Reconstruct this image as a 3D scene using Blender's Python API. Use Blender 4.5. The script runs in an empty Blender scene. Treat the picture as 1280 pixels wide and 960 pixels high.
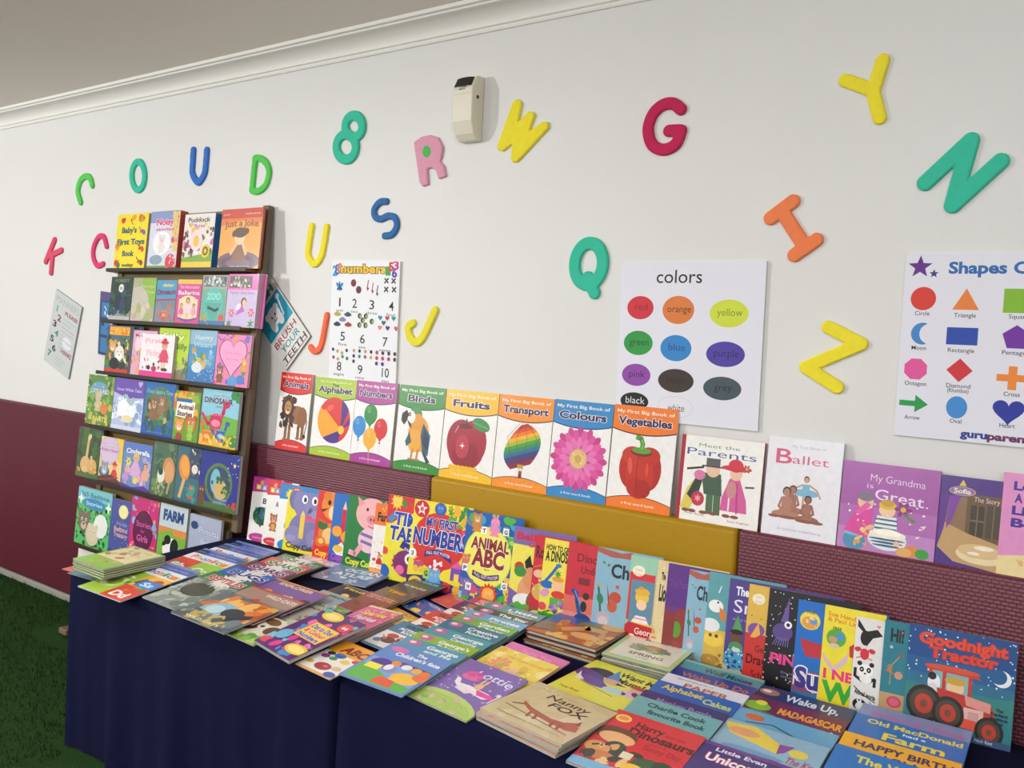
import bpy, math, random
from mathutils import Vector, Matrix

# ------------------------------------------------------------------ camera, light
scene = bpy.context.scene
COL = scene.collection
FPX = 1070.0
RIGHT = Vector((0.81904825, 0.5725112, 0.03729461))
DOWN = Vector((0.07286338, -0.03932163, -0.99656647))
FWD = Vector((-0.56907898, 0.81895344, -0.07392142))
EYE = Vector((0.0, 0.0, 1.58))

cam_data = bpy.data.cameras.new('camera')
cam = bpy.data.objects.new('camera', cam_data)
COL.objects.link(cam)
cam_data.sensor_fit = 'HORIZONTAL'
cam_data.sensor_width = 36.0
cam_data.lens = FPX / 1280 * 36
cam_data.clip_start = 0.05
m = Matrix.Identity(4)
for i in range(3):
    m[i][0] = RIGHT[i]; m[i][1] = -DOWN[i]; m[i][2] = -FWD[i]; m[i][3] = EYE[i]
cam.matrix_world = m
scene.camera = cam

world = bpy.data.worlds.new('world')
scene.world = world
world.use_nodes = True
bg = world.node_tree.nodes['Background']
bg.inputs[0].default_value = (1.0, 0.985, 0.985, 1)
bg.inputs[1].default_value = 0.52

def area(name, loc, size, power, col=(1, 0.975, 0.96), rot=(0, 0, 0), shape='DISK'):
    l = bpy.data.lights.new(name, 'AREA')
    l.shape = shape; l.size = size; l.energy = power; l.color = col
    o = bpy.data.objects.new(name, l); COL.objects.link(o)
    o.location = loc; o.rotation_euler = rot
    return o

def bulb(name, loc, power, radius=.13, col=(1, 0.98, 0.985)):
    l = bpy.data.lights.new(name, 'POINT'); l.energy = power; l.shadow_soft_size = radius; l.color = col
    o = bpy.data.objects.new(name, l); COL.objects.link(o); o.location = loc
    return o
# lamps of the room (all behind or beside the camera, out of the frame)
bulb('pendant_lamp', (-5.6, -1.6, 2.38), 335)
bulb('pendant_lamp', (-1.6, -3.0, 2.38), 175)
bulb('pendant_lamp', (1.9, -1.8, 2.38), 118)
bulb('pendant_lamp', (-5.3, 0.3, 2.30), 16)
area('ceiling_light', (-2.6, 0.6, 2.60), 0.30, 22)
area('ceiling_light', (-0.3, 0.3, 2.60), 0.35, 16)

scene.view_settings.view_transform = 'Standard'
scene.view_settings.look = 'None'
scene.view_settings.gamma = 1
scene.view_settings.use_curve_mapping = False
scene.view_settings.exposure = 0.0

# ------------------------------------------------------------------ measures of the place
WALL = 2.40            # y of the wall face
CEIL = 2.64
LEDGE_Y = 2.335        # front face of the padding
LEDGE_Z = 1.58 - 0.567 # top of the padding
TABLE_Z = 1.58 - 0.949 # top of the tablecloth
TAB_Y0 = 1.562

def ray(px, py):
    return RIGHT * (px - 640) + DOWN * (py - 480) + FWD * FPX

class Plane:
    """a plane of the room: ex to the right, ey up along it, n towards the room"""
    def __init__(s, o, ex, ey):
        s.o = Vector(o); s.ex = Vector(ex).normalized(); s.ey = Vector(ey).normalized()
        s.n = s.ex.cross(s.ey)
    def hit(s, p):
        d = ray(*p)
        t = (s.o - EYE).dot(s.n) / d.dot(s.n)
        q = EYE + d * t - s.o
        return q.dot(s.ex), q.dot(s.ey)
    def mat(s, u, v, w=0.0, rot=0.0):
        M = Matrix.Identity(4)
        c, k = math.cos(rot), math.sin(rot)
        ex = s.ex * c + s.ey * k; ey = s.ey * c - s.ex * k
        p = s.o + s.ex * u + s.ey * v + s.n * w
        for i in range(3):
            M[i][0] = ex[i]; M[i][1] = ey[i]; M[i][2] = s.n[i]; M[i][3] = p[i]
        return M

WALLP = Plane((0, WALL, 1.58), (1, 0, 0), (0, 0, 1))

# ------------------------------------------------------------------ materials
def lin(h):
    r = []
    for i in (0, 2, 4):
        c = int(h[i:i+2], 16) / 255
        r.append(c / 12.92 if c <= 0.04045 else ((c + 0.055) / 1.055) ** 2.4)
    return (r[0], r[1], r[2], 1.0)

def new_mat(name):
    m = bpy.data.materials.new(name); m.use_nodes = True
    nt = m.node_tree; b = nt.nodes['Principled BSDF']
    return m, nt, b

def simple(name, hexc, rough=0.5, noise=0.0, nscale=20, bump=0.0, bscale=200, spec=0.5, sheen=0):
    m, nt, b = new_mat(name)
    c = lin(hexc)
    b.inputs['Roughness'].default_value = rough
    b.inputs['Specular IOR Level'].default_value = spec
    if sheen: b.inputs['Sheen Weight'].default_value = sheen
    tc = nt.nodes.new('ShaderNodeTexCoord')
    n = nt.nodes.new('ShaderNodeTexNoise'); n.inputs['Scale'].default_value = nscale
    n.inputs['Detail'].default_value = 4
    nt.links.new(tc.outputs['Object'], n.inputs['Vector'])
    mx = nt.nodes.new('ShaderNodeMix'); mx.data_type = 'RGBA'
    mx.inputs[6].default_value = tuple(x * (1 - noise) for x in c[:3]) + (1,)
    mx.inputs[7].default_value = tuple(min(1, x * (1 + noise)) for x in c[:3]) + (1,)
    nt.links.new(n.outputs['Fac'], mx.inputs[0])
    nt.links.new(mx.outputs[2], b.inputs['Base Color'])
    if bump:
        n2 = nt.nodes.new('ShaderNodeTexNoise'); n2.inputs['Scale'].default_value = bscale
        nt.links.new(tc.outputs['Object'], n2.inputs['Vector'])
        bp = nt.nodes.new('ShaderNodeBump'); bp.inputs['Strength'].default_value = bump
        bp.inputs['Distance'].default_value = 0.01
        nt.links.new(n2.outputs['Fac'], bp.inputs['Height'])
        nt.links.new(bp.outputs['Normal'], b.inputs['Normal'])
    return m

def print_mat(name, rough, coat=0.0, spec=0.5, lo=0.9):
    m, nt, b = new_mat(name)
    at = nt.nodes.new('ShaderNodeAttribute'); at.attribute_name = 'ink'
    tc = nt.nodes.new('ShaderNodeTexCoord')
    n = nt.nodes.new('ShaderNodeTexNoise'); n.inputs['Scale'].default_value = 60
    nt.links.new(tc.outputs['Object'], n.inputs['Vector'])
    mr = nt.nodes.new('ShaderNodeMapRange')
    mr.inputs['To Min'].default_value = lo; mr.inputs['To Max'].default_value = 2 - lo - .04
    nt.links.new(n.outputs['Fac'], mr.inputs['Value'])
    mx = nt.nodes.new('ShaderNodeVectorMath'); mx.operation = 'SCALE'
    nt.links.new(at.outputs['Color'], mx.inputs[0]); nt.links.new(mr.outputs[0], mx.inputs['Scale'])
    nt.links.new(mx.outputs[0], b.inputs['Base Color'])
    b.inputs['Roughness'].default_value = rough
    b.inputs['Specular IOR Level'].default_value = spec
    b.inputs['Coat Weight'].default_value = coat
    b.inputs['Coat Roughness'].default_value = 0.12
    return m

M_PRINT = print_mat('glossy_print', 0.32, 0.35)
M_MATT = print_mat('matt_print', 0.6, lo=.975)
M_FOAM = print_mat('foam_rubber', 0.85, 0, 0.2)

def pages_mat():
    m, nt, b = new_mat('page_edges')
    tc = nt.nodes.new('ShaderNodeTexCoord')
    w = nt.nodes.new('ShaderNodeTexWave'); w.bands_direction = 'Z'
    w.inputs['Scale'].default_value = 330; w.inputs['Distortion'].default_value = 1.5
    nt.links.new(tc.outputs['Object'], w.inputs['Vector'])
    mx = nt.nodes.new('ShaderNodeMix'); mx.data_type = 'RGBA'
    mx.inputs[6].default_value = lin('8c887e'); mx.inputs[7].default_value = lin('c6c2b8')
    nt.links.new(w.outputs['Fac'], mx.inputs[0]); nt.links.new(mx.outputs[2], b.inputs['Base Color'])
    b.inputs['Roughness'].default_value = 0.75
    return m
M_PAGES = pages_mat()

# ------------------------------------------------------------------ mesh helpers
class MB:
    """collects faces with one ink colour each and links them as ONE mesh object"""
    def __init__(s): s.v = []; s.f = []; s.c = []
    def poly(s, pts, col):
        b = len(s.v); s.v.extend(pts); s.f.append(tuple(range(b, b + len(pts)))); s.c.append(col)
    def box(s, x0, y0, z0, x1, y1, z1, col=(1, 1, 1, 1)):
        b = len(s.v)
        s.v += [(x0,y0,z0),(x1,y0,z0),(x1,y1,z0),(x0,y1,z0),(x0,y0,z1),(x1,y0,z1),(x1,y1,z1),(x0,y1,z1)]
        for f in ((0,3,2,1),(4,5,6,7),(0,1,5,4),(1,2,6,5),(2,3,7,6),(3,0,4,7)):
            s.f.append(tuple(b + i for i in f)); s.c.append(col)
    def prism(s, pts, z0, z1, col):
        """extruded outline (counter-clockwise), any simple polygon"""
        n = len(pts); b = len(s.v)
        s.v += [(x, y, z0) for x, y in pts] + [(x, y, z1) for x, y in pts]
        s.f.append(tuple(b + i for i in range(n - 1, -1, -1))); s.c.append(col)
        s.f.append(tuple(b + n + i for i in range(n))); s.c.append(col)
        for i in range(n):
            j = (i + 1) % n
            s.f.append((b + i, b + j, b + n + j, b + n + i)); s.c.append(col)
    def build(s, name, mat, parent=None, M=None, smooth=False):
        me = bpy.data.meshes.new(name)
        me.from_pydata(s.v, [], s.f)
        at = me.color_attributes.new('ink', 'FLOAT_COLOR', 'CORNER')
        buf = []
        for f, c in zip(s.f, s.c): buf.extend(tuple(c) * len(f))
        at.data.foreach_set('color', buf)
        me.materials.append(mat)
        if smooth: me.shade_smooth()
        o = bpy.data.objects.new(name, me); COL.objects.link(o)
        if parent is not None: o.parent = parent
        if M is not None: o.matrix_local = M
        return o

def bevel(o, w, seg=3, angle=40):
    b = o.modifiers.new('bevel', 'BEVEL'); b.width = w; b.segments = seg
    b.limit_method = 'ANGLE'; b.angle_limit = math.radians(angle)
    return o

def tag(o, label, cat, group=None, kind=None):
    o['label'] = label; o['category'] = cat
    if group: o['group'] = group
    if kind: o['kind'] = kind
    return o

def empty(name, M, label, cat, group=None):
    o = bpy.data.objects.new(name, None); COL.objects.link(o)
    o.empty_display_size = 0.05
    o.matrix_world = M
    return tag(o, label, cat, group)

def struct(o):
    o['kind'] = 'structure'; return o

# ------------------------------------------------------------------ lettering (built-in font turned to faces)
_txt = {}
def text_mesh(s, off):
    k = (s, off)
    if k not in _txt:
        cu = bpy.data.curves.new('t', 'FONT'); cu.body = s; cu.size = 1.0
        cu.resolution_u = 3; cu.offset = off; cu.fill_mode = 'FRONT'
        ob = bpy.data.objects.new('t', cu)
        me = ob.to_mesh()
        vs = [(v.co.x, v.co.y) for v in me.vertices]
        fs = [tuple(p.vertices) for p in me.polygons]
        ob.to_mesh_clear()
        bpy.data.objects.remove(ob); bpy.data.curves.remove(cu)
        _txt[k] = (vs, fs)
    return _txt[k]

def clip(pts, x0, y0, x1, y1):
    for ax, lim, sg in ((0, x0, 1), (0, x1, -1), (1, y0, 1), (1, y1, -1)):
        out = []
        n = len(pts)
        for i in range(n):
            a = pts[i]; b = pts[(i + 1) % n]
            da = (a[ax] - lim) * sg; db = (b[ax] - lim) * sg
            if da >= 0: out.append(a)
            if (da >= 0) != (db >= 0):
                t = da / (da - db)
                out.append((a[0] + (b[0] - a[0]) * t, a[1] + (b[1] - a[1]) * t))
        pts = out
        if len(pts) < 3: return []
    return pts

EPS = 0.000012
class Art:
    """printed picture of a cover: x and y run 0..1 over the cover, radii are in cover widths"""
    def __init__(s, mb, W, H, z, m=0.0, xm=1.0):
        s.mb, s.W, s.H, s.z, s.k, s.m, s.xm = mb, W, H, z, 0, m, xm
        s.q = W / H
    def put(s, pts, c):
        pts = clip(pts, s.m, s.m, s.xm - s.m, 1 - s.m)
        if len(pts) >= 3:
            s.mb.poly([(x * s.W, y * s.H, s.z + EPS * s.k) for x, y in pts], lin(c))
    def p(s, pts, c): s.k += 1; s.put(pts, c)
    def r(s, x0, y0, x1, y1, c):
        if x1 >= .999: x1 = max(x1, s.xm)
        s.p([(x0,y0),(x1,y0),(x1,y1),(x0,y1)], c)
    def e(s, cx, cy, rx, ry, c, rot=0, a0=0, a1=360, n=22):
        ca, sa = math.cos(math.radians(rot)), math.sin(math.radians(rot))
        pts = []
        full = (a1 - a0) >= 360
        for i in range(n if full else n + 1):
            a = math.radians(a0 + (a1 - a0) * i / n)
            x, y = rx * math.cos(a), ry * math.sin(a)
            pts.append((cx + x * ca - y * sa, cy + (x * sa + y * ca) * s.q))
        s.p(pts, c)
    def star(s, cx, cy, r, c, n=5, k=0.42, rot=90):
        pts = []
        for i in range(2 * n):
            a = math.radians(rot + 180 * i / n); q = r if i % 2 == 0 else r * k
            pts.append((cx + q * math.cos(a), cy + q * math.sin(a) * s.q))
        s.p(pts, c)
    def ln(s, pts, w, c):
        s.k += 1
        for (xa, ya), (xb, yb) in zip(pts, pts[1:]):
            dx, dy = xb - xa, (yb - ya) / s.q
            L = math.hypot(dx, dy) or 1e-6
            nx, ny = -dy / L * w / 2, dx / L * w / 2 * s.q
            ex, ey = dx / L * w * .2, dy / L * w * .2 * s.q
            s.put([(xa+nx-ex,ya+ny-ey),(xa-nx-ex,ya-ny-ey),(xb-nx+ex,yb-ny+ey),(xb+nx+ex,yb+ny+ey)], c)
    def heart(s, cx, cy, r, c):
        pts = []
        for i in range(30):
            t = 2 * math.pi * i / 30
            pts.append((cx + r * 16 * math.sin(t) ** 3 / 16,
                        cy + r * (13*math.cos(t) - 5*math.cos(2*t) - 2*math.cos(3*t) - math.cos(4*t)) / 16 * s.q))
        s.p(pts[::-1], c)
    def flower(s, cx, cy, r, c, cc, n=6):
        for i in range(n):
            a = 360 * i / n
            s.e(cx + r*.6*math.cos(math.radians(a)), cy + r*.6*math.sin(math.radians(a))*s.q, r*.42, r*.24, c, a, n=10)
        s.e(cx, cy, r*.32, r*.32, cc, n=10)
    def t(s, txt, x0, x1, y, h, c, ol=None, arc=0.0, sl=0.0, b=0.02, olw=0.07, it=0.0):
        """lettering stretched over x0..x1, base line y, height h (both in cover heights)"""
        b = min(b, .042); olw = min(olw, .05)
        vs, fs = text_mesh(txt, b)
        if not vs: return
        xa = min(v[0] for v in vs); xb = max(v[0] for v in vs)
        top = 0.73
        def draw(off, col):
            vv, ff = text_mesh(txt, off)
            q = []
            for vx, vy in vv:
                u = (vx - xa) / (xb - xa)
                q.append((x0 + (x1 - x0) * u + it * vy / top * h / s.q,
                          y + h * vy / top + arc * 4 * u * (1 - u) + sl * u))
            s.k += 1
            for f in ff: s.put([q[i] for i in f], col)
        if ol: draw(b + olw, ol)
        draw(b, c)
    def busy(s, seed, pal, n, x0=0, y0=0, x1=1, y1=1, r0=.03, r1=.09):
        """loose painted shapes: leaves, blobs, petals"""
        R = random.Random(seed)
        for i in range(n):
            x = R.uniform(x0, x1); y = R.uniform(y0, y1); r = R.uniform(r0, r1); c = R.choice(pal)
            k = R.random()
            if k < .5: s.e(x, y, r, r * R.uniform(.35, .9), c, R.uniform(0, 180), n=12)
            elif k < .75: s.p([(x + r*R.uniform(.5,1.1)*math.cos(a), y + r*R.uniform(.5,1.1)*math.sin(a)*s.q)
                               for a in (j*math.pi/4 for j in range(8))], c)
            elif k < .88: s.ln([(x, y), (x + R.uniform(-r, r)*1.6, y + R.uniform(-r, r)*1.6*s.q)], r*.35, c)
            else: s.flower(x, y, r*.8, c, R.choice(pal), 5)
    def dots(s, seed, c, n, x0=0, y0=0, x1=1, y1=1, r=.012):
        R = random.Random(seed); s.k += 1; k = s.k
        for i in range(n):
            s.k = k
            s.e(R.uniform(x0,x1), R.uniform(y0,y1), r*R.uniform(.5,1.3), r*R.uniform(.5,1.3), c, n=7)
        s.k = k + 1
    def face(s, x, y, r, c, ears='round', ec=None, muz=None, eye='201818'):
        ec = ec or c
        for sg in (-1, 1):
            if ears == 'round': s.e(x+sg*r*.75, y+r*.75*s.q, r*.38, r*.38, ec, n=12)
            elif ears == 'long': s.e(x+sg*r*.45, y+r*1.35*s.q, r*.22, r*.62, ec, -sg*12, n=12)
            elif ears == 'point': s.p([(x+sg*r*.95,y+r*1.25*s.q),(x+sg*r*.2,y+r*.85*s.q),(x+sg*r*.9,y+r*.3*s.q)][::sg], ec)
            elif ears == 'big': s.e(x+sg*r*1.15, y+r*.15*s.q, r*.55, r*.75, ec, n=14)
        s.e(x, y, r, r*.92, c)
        if muz: s.e(x, y-r*.35*s.q, r*.5, r*.38, muz, n=14); s.e(x, y-r*.2*s.q, r*.16, r*.11, '402820', n=8)
        for sg in (-1, 1):
            s.e(x+sg*r*.36, y+r*.22*s.q, r*.15, r*.18, 'ffffff', n=10); s.e(x+sg*r*.36, y+r*.2*s.q, r*.09, r*.12, eye, n=8)
    def body(s, x, y, h, c, belly=None):
        s.e(x, y+h*.5*s.q, h*.42, h*.5, c)
        for sg in (-1, 1):
            s.e(x+sg*h*.28, y+h*.1*s.q, h*.22, h*.12, c, n=12)
            s.e(x+sg*h*.42, y+h*.6*s.q, h*.12, h*.28, c, sg*28, n=12)
        if belly: s.e(x, y+h*.42*s.q, h*.26, h*.34, belly, n=14)
    def animal(s, x, y, h, c, ears='round', belly=None, muz=None, ec=None):
        s.body(x, y, h*.62, c, belly); s.face(x, y+h*.76*s.q, h*.3, c, ears, ec, muz)
    def person(s, x, y, h, dress, hair='4a2c1a', skin='e3b08e', legs='e3b08e', hat=None, wide=.3):
        q = s.q
        for sg in (-1, 1): s.ln([(x+sg*h*.07, y), (x+sg*h*.06, y+h*.3*q)], h*.07, legs)
        s.p([(x-h*wide, y+h*.22*q), (x+h*wide, y+h*.22*q), (x+h*.12, y+h*.68*q), (x-h*.12, y+h*.68*q)], dress)
        for sg in (-1, 1): s.ln([(x+sg*h*.11, y+h*.64*q), (x+sg*h*.27, y+h*.4*q)], h*.07, dress); s.e(x+sg*h*.28, y+h*.38*q, h*.04, h*.04, skin, n=8)
        s.e(x, y+h*.83*q, h*.17, h*.17, hair, n=16)
        s.e(x, y+h*.8*q, h*.13, h*.14, skin, n=14)
        for sg in (-1, 1): s.e(x+sg*h*.05, y+h*.81*q, h*.016, h*.022, '201818', n=6)
        s.ln([(x-h*.03, y+h*.74*q), (x+h*.03, y+h*.74*q)], h*.014, '9a3030')
        if hat: s.e(x, y+h*.93*q, h*.26, h*.05, hat, n=14); s.e(x, y+h*.97*q, h*.14, h*.12, hat, n=14)
    def bird(s, x, y, h, c, beak='e88a20', wing=None, f=1):
        q = s.q
        s.e(x, y+h*.38*q, h*.34, h*.26, c, 20*f); s.e(x+f*h*.22, y+h*.72*q, h*.17, h*.17, c)
        s.p([(x+f*h*.36,y+h*.76*q),(x+f*h*.6,y+h*.66*q),(x+f*h*.35,y+h*.64*q)], beak)
        s.e(x-f*h*.08, y+h*.42*q, h*.22, h*.13, wing or c, -20*f); s.e(x+f*h*.27, y+h*.76*q, h*.035, h*.035, '181818', n=8)
        for k in (-.05, .1): s.ln([(x+k*h, y+h*.15*q), (x+k*h, y)], h*.03, beak)
    def dino(s, x, y, h, c, c2, f=1):
        q = s.q
        s.ln([(x-f*h*.75, y+h*.55*q), (x-f*h*.4, y+h*.22*q), (x, y+h*.32*q)], h*.13, c)
        s.e(x, y+h*.36*q, h*.34, h*.24, c)
        s.ln([(x+f*h*.2, y+h*.42*q), (x+f*h*.36, y+h*.66*q), (x+f*h*.4, y+h*.88*q)], h*.16, c)
        s.e(x+f*h*.48, y+h*.92*q, h*.19, h*.12, c, n=14)
        for k in (-.22, -.08, .1, .22): s.ln([(x+k*h, y+h*.25*q), (x+k*h, y)], h*.1, c)
        s.e(x, y+h*.28*q, h*.24, h*.12, c2, n=14); s.e(x+f*h*.5, y+h*.95*q, h*.03, h*.035, '101010', n=8)
        for k in range(5): s.star(x-f*h*(.3-.14*k), y+h*(.56+.05*abs(k-2)*0)*q, h*.06, c2, 3)

# ------------------------------------------------------------------ books
def rect_outline(W, H, r=0.0, n=3):
    if r <= 0: return [(0, 0), (W, 0), (W, H), (0, H)]
    pts = []
    for cx, cy, a0 in ((W - r, r, -90), (W - r, H - r, 0)):
        for i in range(n + 1):
            a = math.radians(a0 + 90 * i / n); pts.append((cx + r * math.cos(a), cy + r * math.sin(a)))
    return pts + [(0, H), (0, 0)]

def book(M, W, H, T, label, art, base='f4f2ec', spine=None, kind='paper', back=None, group=None,
         outline=None, pages='pages', name='book', mat=None, side=None, aw=1.0):
    """one book: spine on the left, front cover facing local +z; parts: cover (with its print) and pages"""
    root = empty(name, M, label, 'book', group)
    c = {'paper': 0.0006, 'hard': 0.0026, 'board': 0.0016}[kind]
    c = min(c, T * .3)
    ov = {'paper': 0.0008, 'hard': 0.0035, 'board': 0.0006}[kind]
    mb = MB()
    pts = [(x * W, y * H) for x, y in outline] if outline else rect_outline(W, H, 0.006 if kind == 'board' else 0.0025 if kind == 'paper' else .0015)
    cb = lin(base); cs = lin(spine or base); ck = lin(back or spine or base)
    mb.prism(pts, 0, c, ck)
    mb.prism(pts, T - c, T, cb)
    sh = 1.0 if not outline else max(y for x, y in outline if x < 0.02)
    mb.box(0, 0, c * .98, c * 1.3, H * sh, T - c * .98, cs)
    a = Art(mb, W * aw, H, T + EPS, xm=1 / aw)
    if art: art(a)
    mb.build('cover', mat or M_PRINT, root)
    pg = MB()
    x1 = W - ov; h1 = H * sh - ov if not outline else H * min(y for x, y in outline if y > .5) - ov
    pg.box(c * 1.3, ov, c, x1, h1, T - c, (1, 1, 1, 1))
    if side: pg.c = [lin(side)] * len(pg.c)
    pg.build('pages', M_PRINT if side else M_PAGES, root)
    return root

def stand(pl, tl, tr, T, label, art, v0=0.0, W=None, **k):
    """book standing in plane pl (its front face): top corners seen at tl and tr, foot at v0"""
    u0, va = pl.hit(tl)
    if W is None:
        u1, vb = pl.hit(tr); W = u1 - u0; v1 = va * .6 + vb * .4
    else: v1 = va
    return book(pl.mat(u0, v0, -T), W, v1 - v0, T, label, art, **k)

def plane_z(z):
    return Plane((0, 0, z), (1, 0, 0), (0, 1, 0))
def lay(bl, br, tl, T, labels, art, zb=None, seed=1, jit=.006, under=None, **k):
    """a stack of books lying on the table, covers up; corners of the top cover seen at bl, br, tl. labels: top first"""
    zb = TABLE_Z if zb is None else zb
    if isinstance(labels, str): labels = [labels]
    n = len(labels); R = random.Random(seed)
    pl = plane_z(zb + n * T)
    a = Vector(pl.hit(bl)); b = Vector(pl.hit(br)); c = Vector(pl.hit(tl))
    w = b - a; h = c - a
    W = w.length
    rot = 0.5 * (math.atan2(w.y, w.x) + math.atan2(-h.x, h.y))
    H = h.length
    for i, lb in enumerate(labels):
        z = zb + (n - 1 - i) * (T + 0.0016)
        dx, dy, dr = (0, 0, 0) if i == 0 else (R.uniform(-jit, jit), R.uniform(-jit, jit), R.uniform(-.03, .03))
        P = plane_z(z)
        ar = art if i == 0 or under is None else under
        book(P.mat(a.x + dx, a.y + dy, 0, rot + dr), W, H, T, lb, ar, **k)

def fan(nl, nr, H, T, items, zb=None, phi=None, rot=0.0, wp=None):
    """books shingled away from the viewer: each lies under the one in front of it.
    nl, nr: near corners of the front book; items: (far-left corner of the visible top edge, label, art, kwargs)"""
    zb = TABLE_Z if zb is None else zb
    P0 = plane_z(zb + T)
    a = Vector(P0.hit(nl)); b = Vector(P0.hit(nr)); W = (b - a).length
    if wp: W = (Vector(plane_z(zb + T + .02).hit(wp[1])) - Vector(plane_z(zb + T + .02).hit(wp[0]))).length
    ang = math.atan2((b - a).y, (b - a).x) + rot
    ey = Vector((-math.sin(ang), math.cos(ang)))
    hz = 0.02
    ss = []
    for it in items:
        q = Vector(plane_z(zb + T + hz).hit(it[0])); ss.append((q - a).dot(ey))
    if H is None: H = ss[0]
    steps = [y - x for x, y in zip(ss, ss[1:])] or [1]
    phi = phi or min(.12, max(.06, (T + .001) * 1.1 / max(min(steps), .015)))
    n_ = len(items)
    for s, it in zip(ss, items):
        kw = it[3] if len(it) > 3 else {}
        i_ = items.index(it)
        Ti = T if i_ == n_ - 1 else min(T, max(.0014, steps[i_] * phi * .9 - .0009))
        if i_ > 0: Ti = min(Ti, max(.0014, steps[i_ - 1] * phi * .9 - .0009))
        o = a + ey * (s - H * math.cos(phi))
        ex3 = Vector((math.cos(ang), math.sin(ang), 0)); ey3 = Vector((ey.x * math.cos(phi), ey.y * math.cos(phi), math.sin(phi)))
        pl = Plane((o.x, o.y, zb), ex3, ey3)
        book(pl.mat(0, 0, T - Ti), W, H, Ti, it[1], it[2], **kw)
# ------------------------------------------------------------------ the room
M_WALL = simple('white_wall_paint', 'dedddb', 0.55, 0.02, 3, 0.06, 300)
M_CEIL = simple('grey_ceiling_paint', 'f3eae2', 0.8, 0.02, 2)
M_CORN = simple('white_plaster', 'e9e6e0', 0.6, 0.01, 5)
M_SKIRT = simple('grey_skirting', '8d8f86', 0.6, 0.05, 8)

def grass_floor():
    m, nt, b = new_mat('green_artificial_grass')
    tc = nt.nodes.new('ShaderNodeTexCoord')
    n = nt.nodes.new('ShaderNodeTexNoise'); n.inputs['Scale'].default_value = 120; n.inputs['Detail'].default_value = 6
    nt.links.new(tc.outputs['Object'], n.inputs['Vector'])
    mx = nt.nodes.new('ShaderNodeMix'); mx.data_type = 'RGBA'
    mx.inputs[6].default_value = lin('142a0e'); mx.inputs[7].default_value = lin('2c4a20')
    nt.links.new(n.outputs['Fac'], mx.inputs[0]); nt.links.new(mx.outputs[2], b.inputs['Base Color'])
    b.inputs['Roughness'].default_value = 0.9; b.inputs['Specular IOR Level'].default_value = 0.1
    bp = nt.nodes.new('ShaderNodeBump'); bp.inputs['Strength'].default_value = 0.8; bp.inputs['Distance'].default_value = 0.01
    nt.links.new(n.outputs['Fac'], bp.inputs['Height']); nt.links.new(bp.outputs['Normal'], b.inputs['Normal'])
    return m
M_GRASS = grass_floor()
mb = MB(); mb.box(-8, -4, -0.1, 3, WALL + .1, 0); struct(mb.build('floor', M_GRASS))
mb = MB(); mb.box(-8, WALL, 0, 3, WALL + .1, CEIL + .1); struct(mb.build('wall_back', M_WALL))
mb = MB(); mb.box(-8, -4, CEIL, 3, WALL, CEIL + .1); struct(mb.build('ceiling', M_CEIL))
# plaster cornice: profile swept along the wall
zb = 1.58 + .978
prof = [(0, 0), (.008, .0), (.011, .006), (.011, .013), (.018, .016)]
for i in range(9):
    t = i / 8 * math.pi / 2
    prof.append((.018 + .060 * (1 - math.cos(t)), .018 + .042 * math.sin(t)))
prof += [(.086, .062), (.086, .067), (.092, .069), (.100, .069), (.100, CEIL - zb), (0, CEIL - zb)]
mb = MB(); n = len(prof)
mb.v = [(-8, WALL - d, zb + h) for d, h in prof] + [(3, WALL - d, zb + h) for d, h in prof]
for i in range(n):
    j = (i + 1) % n; mb.f.append((i, j, n + j, n + i)); mb.c.append((1, 1, 1, 1))
o = mb.build('trim_1', M_CORN); struct(o)
mb = MB(); mb.box(-8, LEDGE_Y - .006, 0, 3, WALL, .034); struct(bevel(mb.build('baseboard_back', M_SKIRT), .006))
# short synthetic turf where the floor shows
mb = MB(); R = random.Random(5)
for i in range(14000):
    x = R.uniform(-6.2, -2.9); y = R.uniform(1.3, 2.34); h = R.uniform(.012, .024); a = R.uniform(0, 6.28)
    if (x > -3.0 and y > 1.52) or (x > -4.16 and y > 1.98): continue
    w = .0022; dx, dy = math.cos(a) * w, math.sin(a) * w; lx, ly = R.uniform(-.008, .008), R.uniform(-.008, .008)
    mb.poly([(x - dx, y - dy, 0), (x + dx, y + dy, 0), (x + lx, y + ly, h)], (1, 1, 1, 1))
tag(mb.build('artificial_grass', M_GRASS), 'short green artificial grass covering the floor left of the table', 'grass', kind='stuff')

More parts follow.
